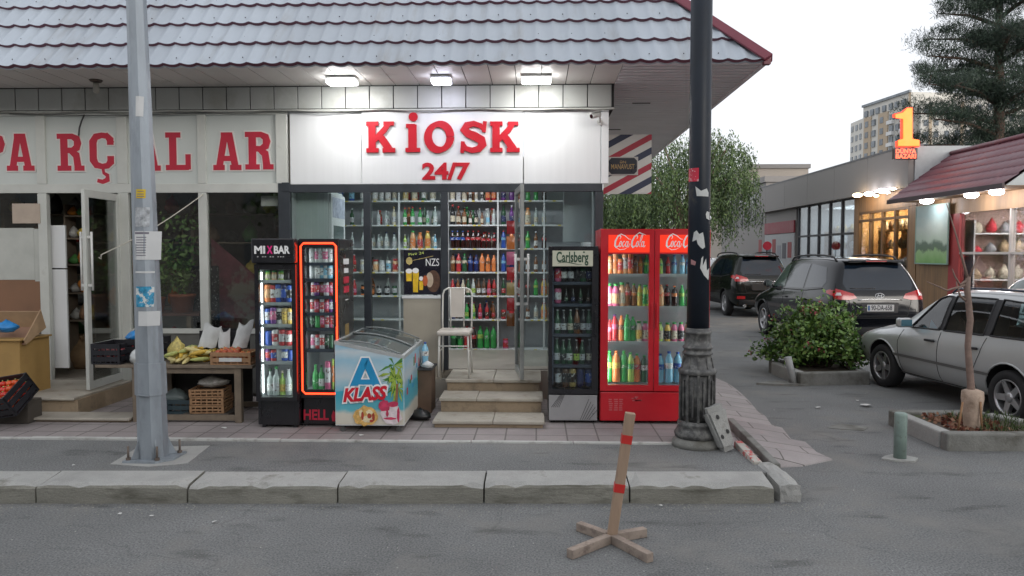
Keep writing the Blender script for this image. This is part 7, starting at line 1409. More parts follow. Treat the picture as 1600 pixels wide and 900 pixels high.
s_ = (1.02, 1.0, 1.065); loc, rz = heading(Vector((5.62, 14.2, 0)), 3, 2.36, .93); suv(loc, rz, s_, PBK, 'black estate SUV with plate 90-DA-658 parked behind the flowering shrub', '90-DA-658', True)
s_ = (1.0, .98, 1.10); loc, rz = heading(Vector((5.86, 22.2, 0)), 3, 2.34, .92); suv(loc, rz, s_, PBG, 'black SUV farther up the side street, beyond the one with the white plate')
loc, rz = heading(Vector((6.98, 9.15, 0)), 2, 2.2, .86); r0, _ = suv((7.95, 11.05, 0), rz, (.92, .92, .965), PSW, 'pale silver car whose roof shows beyond the silver estate car')
loc, rz = heading(Vector((7.6, 33, 0)), 2, 2.3, .9); suv(loc, rz, (.95, .95, .98), PSW, 'small pale car parked far up the side street')
# silver estate car, windows cut through so that the seats show
WAG = [
 ((-2.02, -2.06, -2.0, -1.90, -1.80), .30, .52, .90, 1.30, .64, .76, .72, .52),
 ((-1.86, -1.92, -1.88, -1.78, -1.66), .22, .52, .90, 1.40, .76, .83, .78, .58),
 ((-1.45, -1.45, -1.45, -1.42, -1.38), .20, .52, .90, 1.44, .78, .85, .80, .62),
 ((-.80, -.80, -.80, -.80, -.80), .19, .52, .89, 1.455, .78, .85, .80, .63),
 ((-.15, -.15, -.15, -.15, -.15), .19, .52, .88, 1.445, .78, .85, .80, .63),
 ((.30, .30, .30, .16, .16), .19, .52, .87, 1.415, .78, .85, .795, .61),
 ((.70, .70, .68, .42, .42), .19, .52, .86, 1.33, .78, .85, .79, .585),
 ((.98, .98, .96, .95, .95), .19, .54, .84, 1.00, .78, .85, .785, .60),
 ((1.22, 1.22, 1.20, 1.18, 1.18), .19, .54, .82, .905, .77, .85, .77, .58),
 ((1.70, 1.70, 1.68, 1.68, 1.68), .21, .52, .77, .845, .75, .825, .74, .54),
 ((1.98, 2.02, 1.98, 1.97, 1.97), .24, .46, .66, .74, .64, .74, .64, .42)]
fwp, rwp = Vector((5.10, 10.90, 0)), Vector((5.40, 8.50, 0)); d = (fwp - rwp); wb = d.length; a_ = math.atan2(-d.x, d.y); ctr = (fwp + rwp) / 2 + Vector((math.cos(a_), math.sin(a_), 0)) * .76
f_ = Vector((-math.sin(a_), math.cos(a_), 0)); ctr = ctr - f_ * .0
root = empty('parked_car', ctr, R(90) + a_, 'silver-beige estate car with black door handles at the right edge', 'car'); root.scale = (1.03, 1.0, 1.03); wr = .302
W1_ = [(.62, .905), (.02, .925), (.02, 1.345), (.16, 1.345), (.30, 1.30)]; W2_ = [(-.05, .925), (-.74, .94), (-.74, 1.36), (-.05, 1.355)]; W3_ = [(-.84, .945), (-1.62, .96), (-1.68, 1.05), (-1.52, 1.32), (-.84, 1.36)]
cav = [(-1.72, .45), (.78, .45), (.80, .80), (.30, 1.30), (.10, 1.385), (-1.55, 1.385), (-1.72, .95)]
xw = wb / 2 / 1.03
c = Car(WAG, root, PSI, [(-xw, .72), (xw, .72)], wr, cav, [W1_, W2_, W3_])
for x in (-xw, xw):
    for sg in (1, -1): wheel(root, x, sg * .735, wr, .20, sg, 5, .5 if x > 0 else .1)
for vw in 'LR':
    sg = 1 if vw == 'L' else -1
    for nm, p in (('front_window', W1_), ('side_window', W2_), ('quarter_window', W3_)):
        c.drape(nm, p, vw, GLT, -.006); c.line('window_seal', p + [p[0]], vw, TRIM, .011)
    c.drape('pillar_trim', [(.02, .925), (-.05, .925), (-.05, 1.35), (.02, 1.345)], vw, TRIM, .003); c.drape('pillar_trim', [(-.74, .94), (-.84, .945), (-.84, 1.355), (-.74, 1.355)], vw, TRIM, .003)
    c.drape('side_moulding', [(-.90, .495), (1.0 - .12, .495), (.90, .53), (-.90, .53)], vw, mat('moulding', (.13, .13, .125), .5), .014)
    c.line('door_seam', [(.74, .86), (.80, .70), (.78, .30)], vw, GAP, .005); c.line('door_seam', [(-.02, .90), (-.01, .60), (-.0, .28)], vw, GAP, .005); c.line('door_seam', [(-.80, .92), (-.74, .72), (-.64, .52), (-.62, .28)], vw, GAP, .005); c.line('sill_line', [(-.72, .27), (.86, .27)], vw, GAP, .008)
    for x in (.14, -.62): 
        h = c.bvh.ray_cast(Vector((x, 2 * sg, .78)), Vector((0, -sg, 0)))[0]; mb = MB(); mb.bar((x - .10, h.y + .02 * sg, .785), (x + .08, h.y + .02 * sg, .78), .034, .03, bv=.010); mb.build('door_handle', TRIM, root)
    for x in (-xw, xw): pts = [(x + math.cos(q) * (wr + .065), wr + .01 + math.sin(q) * (wr + .065)) for q in [R(t_) for t_ in range(-8, 189, 14)]]; c.line('arch_lip', pts, vw, PSI, .012)
    h = c.bvh.ray_cast(Vector((.52, 2 * sg, .90)), Vector((0, -sg, 0)))[0]; mb = MB(); mb.box((.52, h.y + .03 * sg, .905), (.63, h.y + .22 * sg, 1.03), bv=.03); mb.bar((.60, h.y - .03 * sg, .90), (.60, h.y + .05 * sg, .93), .05, .03); mi = mb.build('mirror', PSI, root); mb = MB(); mb.box((.512, h.y + .05 * sg, .925), (.5195, h.y + .20 * sg, 1.01)); mb.build('mirror_glass', mat('mirror_blue', (.20, .42, .52), .1, metal=.6), mi)
    zt = lambda x: c.bvh.ray_cast(Vector((x, .52 * sg, 4)), Vector((0, 0, -1)))[0].z
    mb = MB(); xs = [-1.55, -1.45, -1.1, -.6, -.1, .05, .12]; mb.tube([(x, .54 * sg, zt(x) + (0 if x in (-1.55, .12) else .04)) for x in xs], .014, 8); mb.build('roof_rail', mat('rail_navy', (.03, .04, .07), .3), root)
    P = [(1.90, .66), (1.72, .74), (1.60, .735), (1.70, .62)]; c.drape('indicator', P, vw, TLC, .006)
c.drape('windscreen', [(-.56, 1.0), (.56, 1.0), (.50, 1.32), (-.50, 1.32)], 'F', GLC, .004); c.drape('rear_window', [(-.56, .96), (.56, .96), (.50, 1.30), (-.50, 1.30)], 'B', GLC); c.drape('headlight', [(.40, .56), (.66, .56), (.66, .68), (.40, .70)], 'F', TLC); c.drape('tail_light', [(.50, .62), (.74, .62), (.74, .86), (.50, .86)], 'B', TLR, .006)
SEAT = mat('car_seat', (.02, .02, .022), .8); 
for x, y in ((.02, .34), (.02, -.34), (-.72, .34), (-.72, -.34)):
    mb = MB(); mb.box((x - .22, y - .24, .46), (x + .28, y + .24, .60), bv=.04); mb.bar((x - .20, y, .58), (x - .36, y, 1.08), .42, .12, up=(1, 0, 0), bv=.04); mb.bar((x - .37, y, 1.09), (x - .41, y, 1.27), .24, .09, up=(1, 0, 0), bv=.035); mb.build('seat', SEAT, root)
mb = MB(); mb.tube([(.36 + .05 * math.sin(R(q)), .34 + .17 * math.cos(R(q)), .93 + .16 * math.sin(R(q))) for q in range(0, 360, 20)], .014, 6, close=True); mb.build('steering_wheel', SEAT, root)
mb = MB(); mb.add([(.48, .60, .905), (.30, .64, .905), (.24, .66, .93), (.42, .62, 1.02)], [(0, 1, 2, 3)]); mb.build('blue_cloth', mat('blue_cloth', (.14, .40, .62), .6), root)
# ---------------------------------------------------------------- far side of the side street
CLAD = mat('cladding_grey', (.25, .235, .225), .6, var=.05, scale=.6); GLB = glass('store_glass', (.75, .80, .82), refl=.10); WOODF = mat('shop_timber', (.20, .12, .06), .6, var=.3, scale=3, stretch=(4, 4, .3)); DARKF = mat('store_frame', (.03, .03, .035), .5)
X0 = 9.7
def zx(py, px, X=X0): return PX(px, py, X).z
def yx(px, X=X0): return X / ray(px, 395)[0] * ray(px, 395)[1]
t = wempty('store_building', (X0 + 4, 26, 0), 'long low grey-clad store with a deep plain parapet across the side street', 'building')
zT, zB = 4.66, 3.63; Ya, Yb, Yc = 19.25, 31.9, yx(1247)
mb = MB(); y = Ya
while y < Yb: y2 = min(y + 2.35, Yb); mb.box((X0 - .25, y + .006, zB), (X0 - .1, y2 - .006, zT), bv=.004); y = y2
mb.build('parapet', CLAD, t)
mb = MB(); mb.box((X0 - .26, Ya - .04, zT), (X0 + .1, Yb, zT + .05)); mb.build('coping', mat('coping_dark', (.12, .12, .13), .5), t)
mb = MB(); mb.box((X0 - .1, Ya - .03, 3.3), (X0 + 2.2, Ya, zT)); mb.build('end_panel', mat('end_white', (.42, .45, .46), .6), t)
mb = MB(); mb.box((X0 + .2, Ya, zB), (X0 + 8, Yb, zT - .2)); mb.box((X0 + 7.9, Ya, 0), (X0 + 8, Yb, zB)); mb.box((X0 + .0, Yb - .1, 0), (X0 + 8, Yb, zB)); mb.box((X0 - .1, Ya + .01, zB + .001), (X0 + .2, Yb - .01, zB + .06)); mb.box((X0 + .02, Yc + .3, .0), (X0 + .2, Yb - .11, zB)); mb.build('wall', CLAD, t)
def front(Y0, Y1, z0, z1, cols, rows, fm, parent, gl=GLB, X=X0, th=.07):
    mb = MB(); n = cols
    for k in range(n + 1): y = Y0 + (Y1 - Y0) * k / n; mb.box((X - .02, y - th / 2, z0), (X + .08, y + th / 2, z1))
    for z in [z0] + rows + [z1]: mb.box((X - .012, Y0 + .002, z - th / 2), (X + .07, Y1 - .002, z + th / 2))
    mb.build('window_frame', fm, parent); mb = MB(); mb.box((X + .02, Y0, z0), (X + .026, Y1, z1)); mb.build('window_pane', gl, parent)
front(yx(1335), Yc, .05, zB, 5, [2.55], DARKF, t)
front(Ya + .4, yx(1335) - .3, .3, zB - .5, 4, [2.9], mat('frame_bronze', (.10, .06, .03), .5), t)
mb = MB(); mb.box((X0 - .03, yx(1335) - .3, 0), (X0 + .1, yx(1335), zB)); mb.box((X0 - .02, Ya, zB - .47), (X0 + .1, yx(1335) - .31, zB)); mb.box((X0 - .02, Ya, 0), (X0 + .1, Ya + .37, zB - .48)); mb.build('timber_front', WOODF, t)
mb = MB(); mb.box((X0 - .06, Yc + .35, 2.72), (X0 + .0, Yb - .2, 3.18)); mb.build('maroon_fascia', mat('fascia_maroon', (.26, .035, .05), .5, var=.1), t)
mb = MB(); r_ = random.Random(9)
mb.box((X0 - .04, Yc + .35, .9), (X0 + .01, Yb - .2, 2.70)); mb.build('white_shopfront', mat('front_white', (.40, .41, .42), .5, var=.1), t)
for k in range(7): mb = MB(); y = Yc + .6 + k * .62; z = 1.6 + r_.uniform(0, .35); mb.box((X0 - .05, y, z), (X0 - .042, y + .42, z + .6)); mb.build('poster', [mat('poster_red', (.30, .05, .05)), mat('poster_dark', (.10, .10, .12)), mat('poster_grey', (.3, .3, .34))][k % 3], t)
# store room behind the dark frames, warm room behind the bronze ones
WARM = mat('room_warm', (.62, .44, .26), .8, var=.3, scale=1.5); COOLR = mat('room_cool', (.34, .35, .36), .8, var=.3, scale=1)
def room(x1, y0, y1, z1, m, parent, nm='room'): mb = MB(); mb.box((x1, y0, .02), (x1 + .05, y1, z1)); mb.box((X0 + .12, y0, .02), (x1, y0 + .03, z1)); mb.box((X0 + .12, y1 - .03, .02), (x1, y1, z1)); mb.box((X0 + .12, y0, z1 - .02), (x1, y1, z1)); mb.box((X0 + .12, y0 + .03, .01), (x1, y1 - .03, .05)); mb.build(nm, m, parent)
room(X0 + 3, yx(1335), Yc, zB, COOLR, t); room(X0 + 2.2, Ya + .1, yx(1335) - .1, zB - .02, WARM, t)
l = area('store_light', (X0 + 1.1, 21, zB - .15), 1.2, 340, (1, .66, .34), (0, 0, 0), 2.5); attach(l, t); l = area('store_light', (X0 + 1.5, (yx(1335) + Yc) / 2, zB - .1), 1.5, 110, (.9, .95, 1), (0, 0, 0), 4); attach(l, t)
r_ = random.Random(10)
for k, (y0, y1, xd) in enumerate(((Ya + .4, 22.4, .45), (23.2, 27.2, .7))):
    rk = wempty('goods_rack', (X0 + xd, (y0 + y1) / 2, .05), ('warm-lit shelves of pottery in the bronze-framed shop window', 'shelves of goods inside the dark-framed store window')[k], 'rack')
    for z in (.6, 1.1, 1.6, 2.1, 2.6): mb = MB(); mb.box((X0 + xd, y0, z - .03), (X0 + xd + .35, y1, z)); mb.build('shelf', WOODF, rk)
    mb = MB(); [mb.box((X0 + xd + .02, y - .02, .06), (X0 + xd + .34, y + .02, 2.7)) for y in (y0, (y0 + y1) / 2, y1)]; mb.build('uprights', WOODF, rk)
    for zi, z in enumerate((1.1, 1.6, 2.1, 2.6)):
        n = int((y1 - y0) / .30)
        for i in range(n):
            rad = r_.uniform(.07, .12); h = r_.uniform(.18, .34); c_ = r_.choice(['cream', 'amber', 'white', 'brown', 'gold', 'silver']); mb = MB(); mb.lathe([(rad * .5, 0), (rad, h * .4), (rad * .8, h * .75), (rad * .35, h * .85), (rad * .45, h)], n=10); o = mb.build('vase', GM('v' + c_, COL[c_], .4)); o.location = (X0 + xd + .15, y0 + .16 + i * .30, z + .001)
            tag(o, f'{CW.get(c_, c_)} vase, {ORD[min(i, 15)]} from the near end, {ORD[zi]} shelf of the {("warm" if k == 0 else "dark-framed")} shop', 'vase', 'vases on the shop shelves across the street')
# round lamps over the fronts
LW1 = lamp_mat('lamp_warm', (1, .72, .42), 9); LW2 = lamp_mat('lamp_white', (1, .96, 1), 11)
for i, (px, py, m_, X_, r0, lab) in enumerate(((1340, 305, LW1, 9.25, .13, 'warm round lamp, leftmost under the grey parapet'), (1358, 303, LW2, 9.3, .13, 'white round lamp, second from left under the grey parapet'), (1369, 306, LW1, 9.45, .07, 'small amber bulb low between the white parapet lamps'), (1379, 298, LW2, 9.3, .13, 'white round lamp, third from left under the grey parapet'), (1387, 301, LW2, 9.45, .06, 'tiny white bulb right of the third parapet lamp'), (1396, 295, LW1, 9.35, .07, 'small amber bulb near the tip of the maroon roof'), (1448, 314, LW2, 9.3, .15, 'white disc lamp under the maroon eave above the green banner'), (1518, 305, LW2, 9.3, .14, 'white disc lamp, middle of three under the maroon eave'), (1557, 300, LW2, 9.3, .14, 'white disc lamp, rightmost under the maroon eave'))):
    p = PX(px, py, X_); t2 = wempty('wall_lamp', p, lab, 'lamp', 'round lamps over the shop fronts'); mb = MB(); mb.sphere(p, r0, 14, (1, 1, .48)); mb.build('globe', m_, t2); top_ = 3.19 if i > 5 else 3.62; mb = MB(); mb.cyl(p + Vector((0, 0, r0 * .4)), (p.x, p.y, max(p.z + r0 * .6, top_)), .012, n=6); mb.bar((p.x, p.y, max(p.z + r0 * .6, top_) - .01), (X0, p.y, max(p.z + r0 * .6, top_) - .01), .02); mb.build('bracket', DARKF, t2)
    if r0 > .1: pl_ = bpy.data.lights.new('lamp_glow', 'POINT'); pl_.energy = 8; pl_.shadow_soft_size = r0; pl_.color = (1, .75, .5) if m_ is LW1 else (1, .95, .98); q = bpy.data.objects.new('lamp_glow', pl_); C.objects.link(q); q.location = p - Vector((.05, 0, r0 * 1.1)); attach(q, t2)
# ---------------------------------------------------------------- maroon-roofed shop
MR = mat('roof_maroon', (.13, .042, .058), .45, var=.12, scale=1.5, dirt=((.24, .10, .11), .58, .75, 3)); t = wempty('roofed_shop', (10.5, 16, 0), 'single-storey shop under a maroon tiled roof with a white gable at the right edge', 'building')
YA, YB = 14.45, 19.1; XE, XR_ = 8.9, 10.5; ze, zr_ = 3.25, 4.42
mb = MB(); rows = 6
for k in range(rows):
    u0, u1 = k / rows, (k + 1) / rows; n = 60; vs = []
    for u, dz in ((u0, .0), (u0, .035), (u1, .004)):
        for j in range(n + 1): y = YA + (YB + .35 * u - YA) * j / n; x = XE + (XR_ - XE) * u; z = ze + (zr_ - ze) * u + dz + .016 * abs(math.sin(y * math.pi / .2)); vs.append((x, y, z))
    mb.add(vs, [(a * (n + 1) + j, a * (n + 1) + j + 1, (a + 1) * (n + 1) + j + 1, (a + 1) * (n + 1) + j) for a in (0, 1) for j in range(n)], True)
mb.build('roof', MR, t); mb = MB(); mb.add([(XR_, YA, zr_), (XR_, YB + .35, zr_), (XR_ + 1.8, YB, ze), (XR_ + 1.8, YA, ze)], [(0, 1, 2, 3)]); mb.build('roof_slope', MR, t)
mb = MB(); mb.bar((XE - .02, YA, ze - .02), (XE - .02, YB, ze - .02), .05, .10); mb.build('fascia_board', mat('fascia_dark', (.05, .03, .035), .5), t); mb = MB(); mb.tube([(XR_, YA - .02, zr_ + .05), (XR_, YB + .38, zr_ + .05)], .06, 8); mb.build('ridge_cap', MR, t)
mb = MB(); mb.box((XE + .01, YA + .02, ze - .03), (X0 + 2.6, YB - .02, ze - .01)); mb.build('soffit', WOODF, t)
mb = MB(); mb.prism([(XE + .04, ze - .01), (XR_ + 1.75, ze - .01), (XR_, zr_ - .02)], YA + .02, YA + .06); mb.build('gable', mat('gable_white', (.46, .50, .50), .55, var=.04), t)
zw0 = .35; yB0, yB1 = yx(1480), yx(1427)
mb = MB(); mb.box((X0, YA + .3, 2.86), (X0 + .12, yx(1484), ze - .031)); mb.box((X0, YA - 2.5, 2.9), (X0 + .12, YA + .298, 3.3)); mb.box((X0, YA - 2.5, .02), (X0 + .12, yx(1500), .5)); mb.build('timber_front', mat('timber_tan', (.34, .22, .12), .6, var=.25, scale=2, stretch=(3, 3, .3)), t)
mb = MB(); mb.box((X0 - .03, yx(1500), .02), (X0 + .1, yx(1484), 2.855)); mb.build('red_door', mat('door_red', (.28, .035, .035), .5, var=.15), t)
mb = MB(); mb.box((X0 - .02, yx(1484) + .005, .02), (X0 + .1, YB + .1, ze - .031)); mb.build('brown_wall', WOODF, t)
mb = MB(); [mb.box((X0 - .03, y, .5), (X0 + .08, y + .05, 2.86)) for y in (YA + .1, YA + 1.0, YA - .9, YA - 1.8)]; mb.box((X0 - .02, YA - 2.5, 1.92), (X0 + .06, yx(1500), 1.97)); mb.build('window_frame', mat('frame_pale', (.5, .47, .44), .5), t)
mb = MB(); mb.box((X0 + .02, YA - 2.5, .5), (X0 + .026, yx(1500), 2.9)); mb.build('window_pane', GLB, t)
YW_ = yx(1488); mb = MB(); mb.box((X0 + 2.2, YA - 2.6, .02), (X0 + 2.25, YW_, 3.2)); mb.box((X0 + .13, YW_ - .05, .02), (X0 + 2.2, YW_, 3.2)); mb.box((X0 + .13, YA - 2.6, .02), (X0 + 2.2, YA - 2.55, 3.2)); mb.box((X0 + .13, YA - 2.54, 3.12), (X0 + 2.2, YW_ - .06, 3.15)); mb.box((X0 + .13, YA - 2.54, .02), (X0 + 2.2, YW_ - .06, .05)); mb.build('room', mat('room_pink', (.50, .36, .32), .8, var=.2, scale=1.5), t)
l = area('shop_light', (X0 + 1, YA + .6, 3.05), .8, 300, (1, .86, .80), (0, 0, 0), 3.5); attach(l, t)
r_ = random.Random(21); sh2 = wempty('goods_shelf', (X0 + 1.1, 16.8, .05), 'pale shelf of toys behind the window under the maroon roof', 'shelf'); YW_ = yx(1488)
for z in (1.35, 1.95, 2.40): mb = MB(); mb.box((X0 + .2, YW_ - .5, z - .03), (X0 + 2.1, YW_ - .07, z)); mb.build('board', SHW, sh2)
for x in (X0 + .2, X0 + 1.1, X0 + 2.07): mb = MB(); mb.box((x, YW_ - .49, .06), (x + .03, YW_ - .10, 2.7)); mb.build('upright', SHW, sh2)
for k in range(18):
    i_, j_ = k % 6, k // 6; rgb = r_.choice([('red', (.45, .02, .04)), ('tan', (.36, .26, .16)), ('brown', (.16, .09, .05)), ('cream', (.5, .45, .36)), ('grey', (.22, .22, .24)), ('mauve', (.30, .16, .26))]); bag('toy', (X0 + .38 + i_ * .31, YW_ - .30, (1.35, 1.95, 2.40)[j_] + .002), .22, .22, r_.uniform(.16, .36), mat('toy_' + rgb[0], rgb[1], .7, var=.2), f'{rgb[0]} soft toy, {ORD[i_]} from left, {ORD[j_]} shelf up, shop under the maroon roof', 60 + k, cat='toy', n=9)
for k, (y, h, c_, lab) in enumerate(((YA + .35, 1.5, (.30, .26, .32), 'pale mauve display cabinet behind the shop window'), (YA - .55, 1.4, (.36, .30, .34), 'second display cabinet nearer the right edge'), (YA + 1.05, 1.2, (.24, .20, .28), 'low mauve cabinet beside the red door'))):
    mb = MB(); mb.box((X0 + .9, y - .3, .06), (X0 + 1.3, y + .3, h), bv=.02); o = mb.build('display_cabinet', mat(f'cabinet_{k}', c_, .5, var=.3, scale=4)); tag(o, lab, 'cabinet')
# hanging banner with a meadow print
BN = mat('banner_print', (.5, .5, .5), .6, var=.06, scale=5); N = BN.node_tree.nodes; L = BN.node_tree.links; tc = [n for n in N if n.type == 'TEX_COORD'][0]; hv = [n for n in N if n.type == 'HUE_SAT'][0]; z0b, z1b = PX(1455, 412, X0 - .1).z, PX(1455, 321, X0 - .1).z
sp = N.new('ShaderNodeSeparateXYZ'); L.new(tc.outputs['Object'], sp.inputs[0]); mr = N.new('ShaderNodeMapRange'); mr.inputs[1].default_value = z0b; mr.inputs[2].default_value = z1b; ns = N.new('ShaderNodeTexNoise'); ns.inputs['Scale'].default_value = 3.5; ns.inputs['Detail'].default_value = 5; L.new(tc.outputs['Object'], ns.inputs[0]); ad = N.new('ShaderNodeMath'); ad.operation = 'MULTIPLY_ADD'; ad.inputs[1].default_value = .30; L.new(sp.outputs[2], mr.inputs[0]); L.new(ns.outputs[0], ad.inputs[0]); L.new(mr.outputs[0], ad.inputs[2]); cr = N.new('ShaderNodeValToRGB'); L.new(ad.outputs[0], cr.inputs[0]); els = cr.color_ramp.elements
els[0].position = 0; els[0].color = (.06, .18, .04, 1); els[1].position = 1; els[1].color = (.24, .34, .34, 1)
for p_, c_ in ((.22, (.18, .34, .12)), (.34, (.24, .38, .18)), (.38, (.09, .14, .09)), (.46, (.10, .15, .11)), (.53, (.34, .42, .34)), (.75, (.36, .42, .38))): e_ = els.new(p_); e_.color = (*c_, 1)
L.new(cr.outputs[0], hv.inputs['Color'])
t = wempty('banner', (X0 - .1, (yB0 + yB1) / 2, z1b), 'green and sky-coloured landscape banner hanging under the maroon eave', 'banner'); mb = MB(); ya_, yb_ = yx(1480, X0 - .1), yx(1430, X0 - .1); mb.box((X0 - .10, ya_, z0b), (X0 - .085, yb_, z1b)); mb.build('print', BN, t); mb = MB()
for z in (z0b, z1b): mb.bar((X0 - .092, ya_ - .02, z), (X0 - .092, yb_ + .02, z), .03)
for y in (ya_, yb_): mb.bar((X0 - .092, y, z0b), (X0 - .092, y, z1b), .03)
mb.build('frame', mat('banner_frame', (.20, .30, .26), .5), t)
# lit sign on the store's corner
SG = lamp_mat('sign_orange', (1, .19, .025), 1.25); SGR = lamp_mat('sign_red_glow', (1, .05, .015), 1.1); Yg = 19.0; a_, b_ = PY(1396, 228, Yg), PY(1437, 168, Yg)
t = wempty('lit_sign', ((a_.x + b_.x) / 2, Yg, a_.z), 'glowing orange number 1 over a small red lettered box on the store corner', 'sign')
def onep(g=0): pts = [(1403, 228), (1403, 219), (1411, 217), (1411, 186), (1399, 184), (1399, 179), (1411, 176), (1417, 169), (1425, 169), (1425, 217), (1436, 219), (1436, 228)]; return [(PY(x + (g if x > 1416 else -g), y + (g if y > 200 else -g), Yg).x, PY(x, y + (g if y > 200 else -g), Yg).z) for x, y in pts]
mb = MB(); mb.prism(onep(), Yg - .02, Yg); mb.build('numeral', SG, t); mb = MB(); mb.prism(onep(1.3), Yg + .002, Yg + .10); mb.build('numeral_edge', SGR, t)
c0, c1 = PY(1397, 249, Yg), PY(1434, 231, Yg); mb = MB(); mb.box((c0.x, Yg, c0.z), (c1.x, Yg + .12, c1.z), bv=.01); bx_ = mb.build('letter_box', mat('sign_box', (.03, .006, .006), .4), t)
SGT = lamp_mat('sign_text', (1, .10, .04), 1.6)
Md = lambda x, y, z: Matrix.Translation((x, y, z)) @ RX
for s_, py in (('DÜNYA', 236.5), ('BAZARI', 244.5)): c_ = PY(1415.5, py, Yg); text(s_, .15, SGT, bx_, Md(c_.x, Yg - .002, c_.z), depth=.003, offset=.005, width=(c1.x - c0.x) * .86)
mb = MB(); mb.bar((c0.x + .2, Yg + .06, 4.3), (c0.x + .2, Yg + .06, c0.z + .01), .05); mb.bar((c1.x - .1, Yg + .06, c1.z - .01), (c1.x - .1, Yg + .06, a_.z + .02), .04); mb.build('mast', DARKF, t)
# ---------------------------------------------------------------- farther buildings
def block(name, label, x0, x1, y0, y1, h, m, wins=None, wm=None, roofm=None):
    t = wempty(name, ((x0 + x1) / 2, (y0 + y1) / 2, 0), label, 'building'); mb = MB(); mb.box((x0, y0, 0), (x1, y1, h)); mb.build('wall', m, t); mb = MB(); mb.box((x0 - .1, y0 - .1, h), (x1 + .1, y1 + .1, h + .25)); mb.build('roof', roofm or CLAD, t)
    for (face, a, z, w_, h_) in wins or []:
        mb = MB()
        if face == 'x': mb.box((x0 - .03, a, z), (x0 + .02, a + w_, z + h_))
        else: mb.box((a, y0 - .03, z), (a + w_, y0 + .02, z + h_))
        mb.build('window', wm, t)
    return t
DW = mat('dim_glass', (.09, .10, .11), .15, var=.2); BEI = mat('beige_wall', (.42, .37, .32), .85, var=.06, scale=.3)
block('beige_block', 'plain beige flat-roofed block beyond the long grey store', PY(1172, 280, 46).x, PY(1263, 280, 46).x, 46, 56, PY(1220, 263, 46).z, BEI)
block('office_block', 'grey block with tall narrow windows between the willow and the grey store', 9.9, 14, 32.4, 40, 5.0, CLAD, [('x', 32.8 + k * 1.05, 3.2, .8, 1.4) for k in range(6)] + [('y', 10.1 + k * 1.0, 3.2, .7, 1.4) for k in range(3)], DW)
LITW = lamp_mat('lit_window', (1, .72, .38), 1.6)
block('corner_shops', 'low shops with warm lit windows at the far end of the side street', 12.0, 22, 62, 70, 4.4, mat('far_wall', (.34, .31, .28), .85), [('y', 12.6 + k * 2.1, 1.0, 1.6, 1.9) for k in range(4)], LITW)
block('white_block', 'pale low block behind the willow at the end of the street', -6, 11, 74, 84, 6.5, mat('far_white', (.40, .39, .38), .85), [('y', -5 + k * 2.6, 2.6, 1.3, 1.6) for k in range(6)], DW)
for k, (px, py) in enumerate(((1168, 352), (1187, 351), (1134, 350))): p = PY(px, py, 44); mb = MB(); mb.sphere(p, .16, 10, (1, 1, .6)); t = wempty('street_lamp', (p.x, 44, 0), ('left of the pair of white street lamps below the willow', 'right of the pair of white street lamps below the willow', 'lone street lamp left of the lamp pair below the willow')[k], 'street lamp', 'distant street lamps'); mb.build('lamp_head', LW2, t); mb = MB(); mb.cyl((p.x + .2, 44, .0), (p.x + .2, 44, p.z), .05, .03, n=8); mb.bar((p.x + .2, 44, p.z + .05), (p.x, 44, p.z + .08), .04); mb.build('pole', DARKF, t)
p = PY(1199, 384, 27.5); t = wempty('round_sign', (p.x, 27.5, 0), 'small round red sign beyond the farther black SUV', 'sign'); mb = MB(); mb.cyl(p, p + Vector((0, .03, 0)), .16, n=20); mb.build('disc', mat('sign_disc', (.6, .02, .05), .4), t); mb = MB(); mb.cyl((p.x, 27.55, 0), (p.x, 27.55, p.z), .025, n=8); mb.build('pole', DARKF, t)
# apartment tower
CRM = mat('tower_cream', (.62, .60, .55), .85, var=.05, scale=.1); TANW = mat('tower_tan', (.46, .37, .27), .85, var=.05, scale=.1); TW = mat('tower_window', (.16, .18, .20), .2, var=.5, scale=.4); LOG = mat('loggia_white', (.66, .66, .65), .7, var=.05, scale=.2)
t = wempty('apartment_tower', (92, 195, 0), 'tall cream and tan apartment tower behind the orange number sign', 'building')
def quad_wall(p0, p1, z0, z1, dep, m, nm='wall'): # wall slab from plan point p0 to p1
    a, b = Vector((*p0, 0)), Vector((*p1, 0)); d = (b - a).normalized(); n = Vector((-d.y, d.x, 0)) 
    mb = MB(); mb.prism([tuple((a)[:2]), tuple(b[:2]), tuple((b + n * dep)[:2]), tuple((a + n * dep)[:2])], z0, z1, 'z'); return mb.build(nm, m, t)
def gp_(px, Y): q = PY(px, 300, Y); return (q.x, q.y)
A_, B_, D_, E_ = gp_(1327, 208), gp_(1346, 200), gp_(1420, 181), gp_(1434, 184)
H1, H2 = PY(1336, 189, 204).z, PY(1346, 168, 200).z
quad_wall(A_, B_, 0, H1, 12, CRM); quad_wall(B_, D_, 0, H2, 14, CRM); quad_wall(D_, E_, 0, H2 + .01, .6, TANW)
def strip(p0, p1, u0, u1, z0, z1, m, off, nm):
    a, b = Vector((*p0, 0)), Vector((*p1, 0)); d = b - a; n = Vector((d.y, -d.x, 0)).normalized(); q0, q1 = a + d * u0, a + d * u1; mb = MB(); mb.prism([tuple((q0 + n * off)[:2]), tuple((q1 + n * off)[:2]), tuple((q1 - n * .05)[:2]), tuple((q0 - n * .05)[:2])], z0, z1, 'z'); return mb.build(nm, m, t)
fl_ = 2.75; nwin = 0
for u0, u1, m in ((.04, .20, TANW), (.36, .56, TANW)): strip(B_, D_, u0, u1, 8, H2 - 3, m, .25, 'tan_bay')
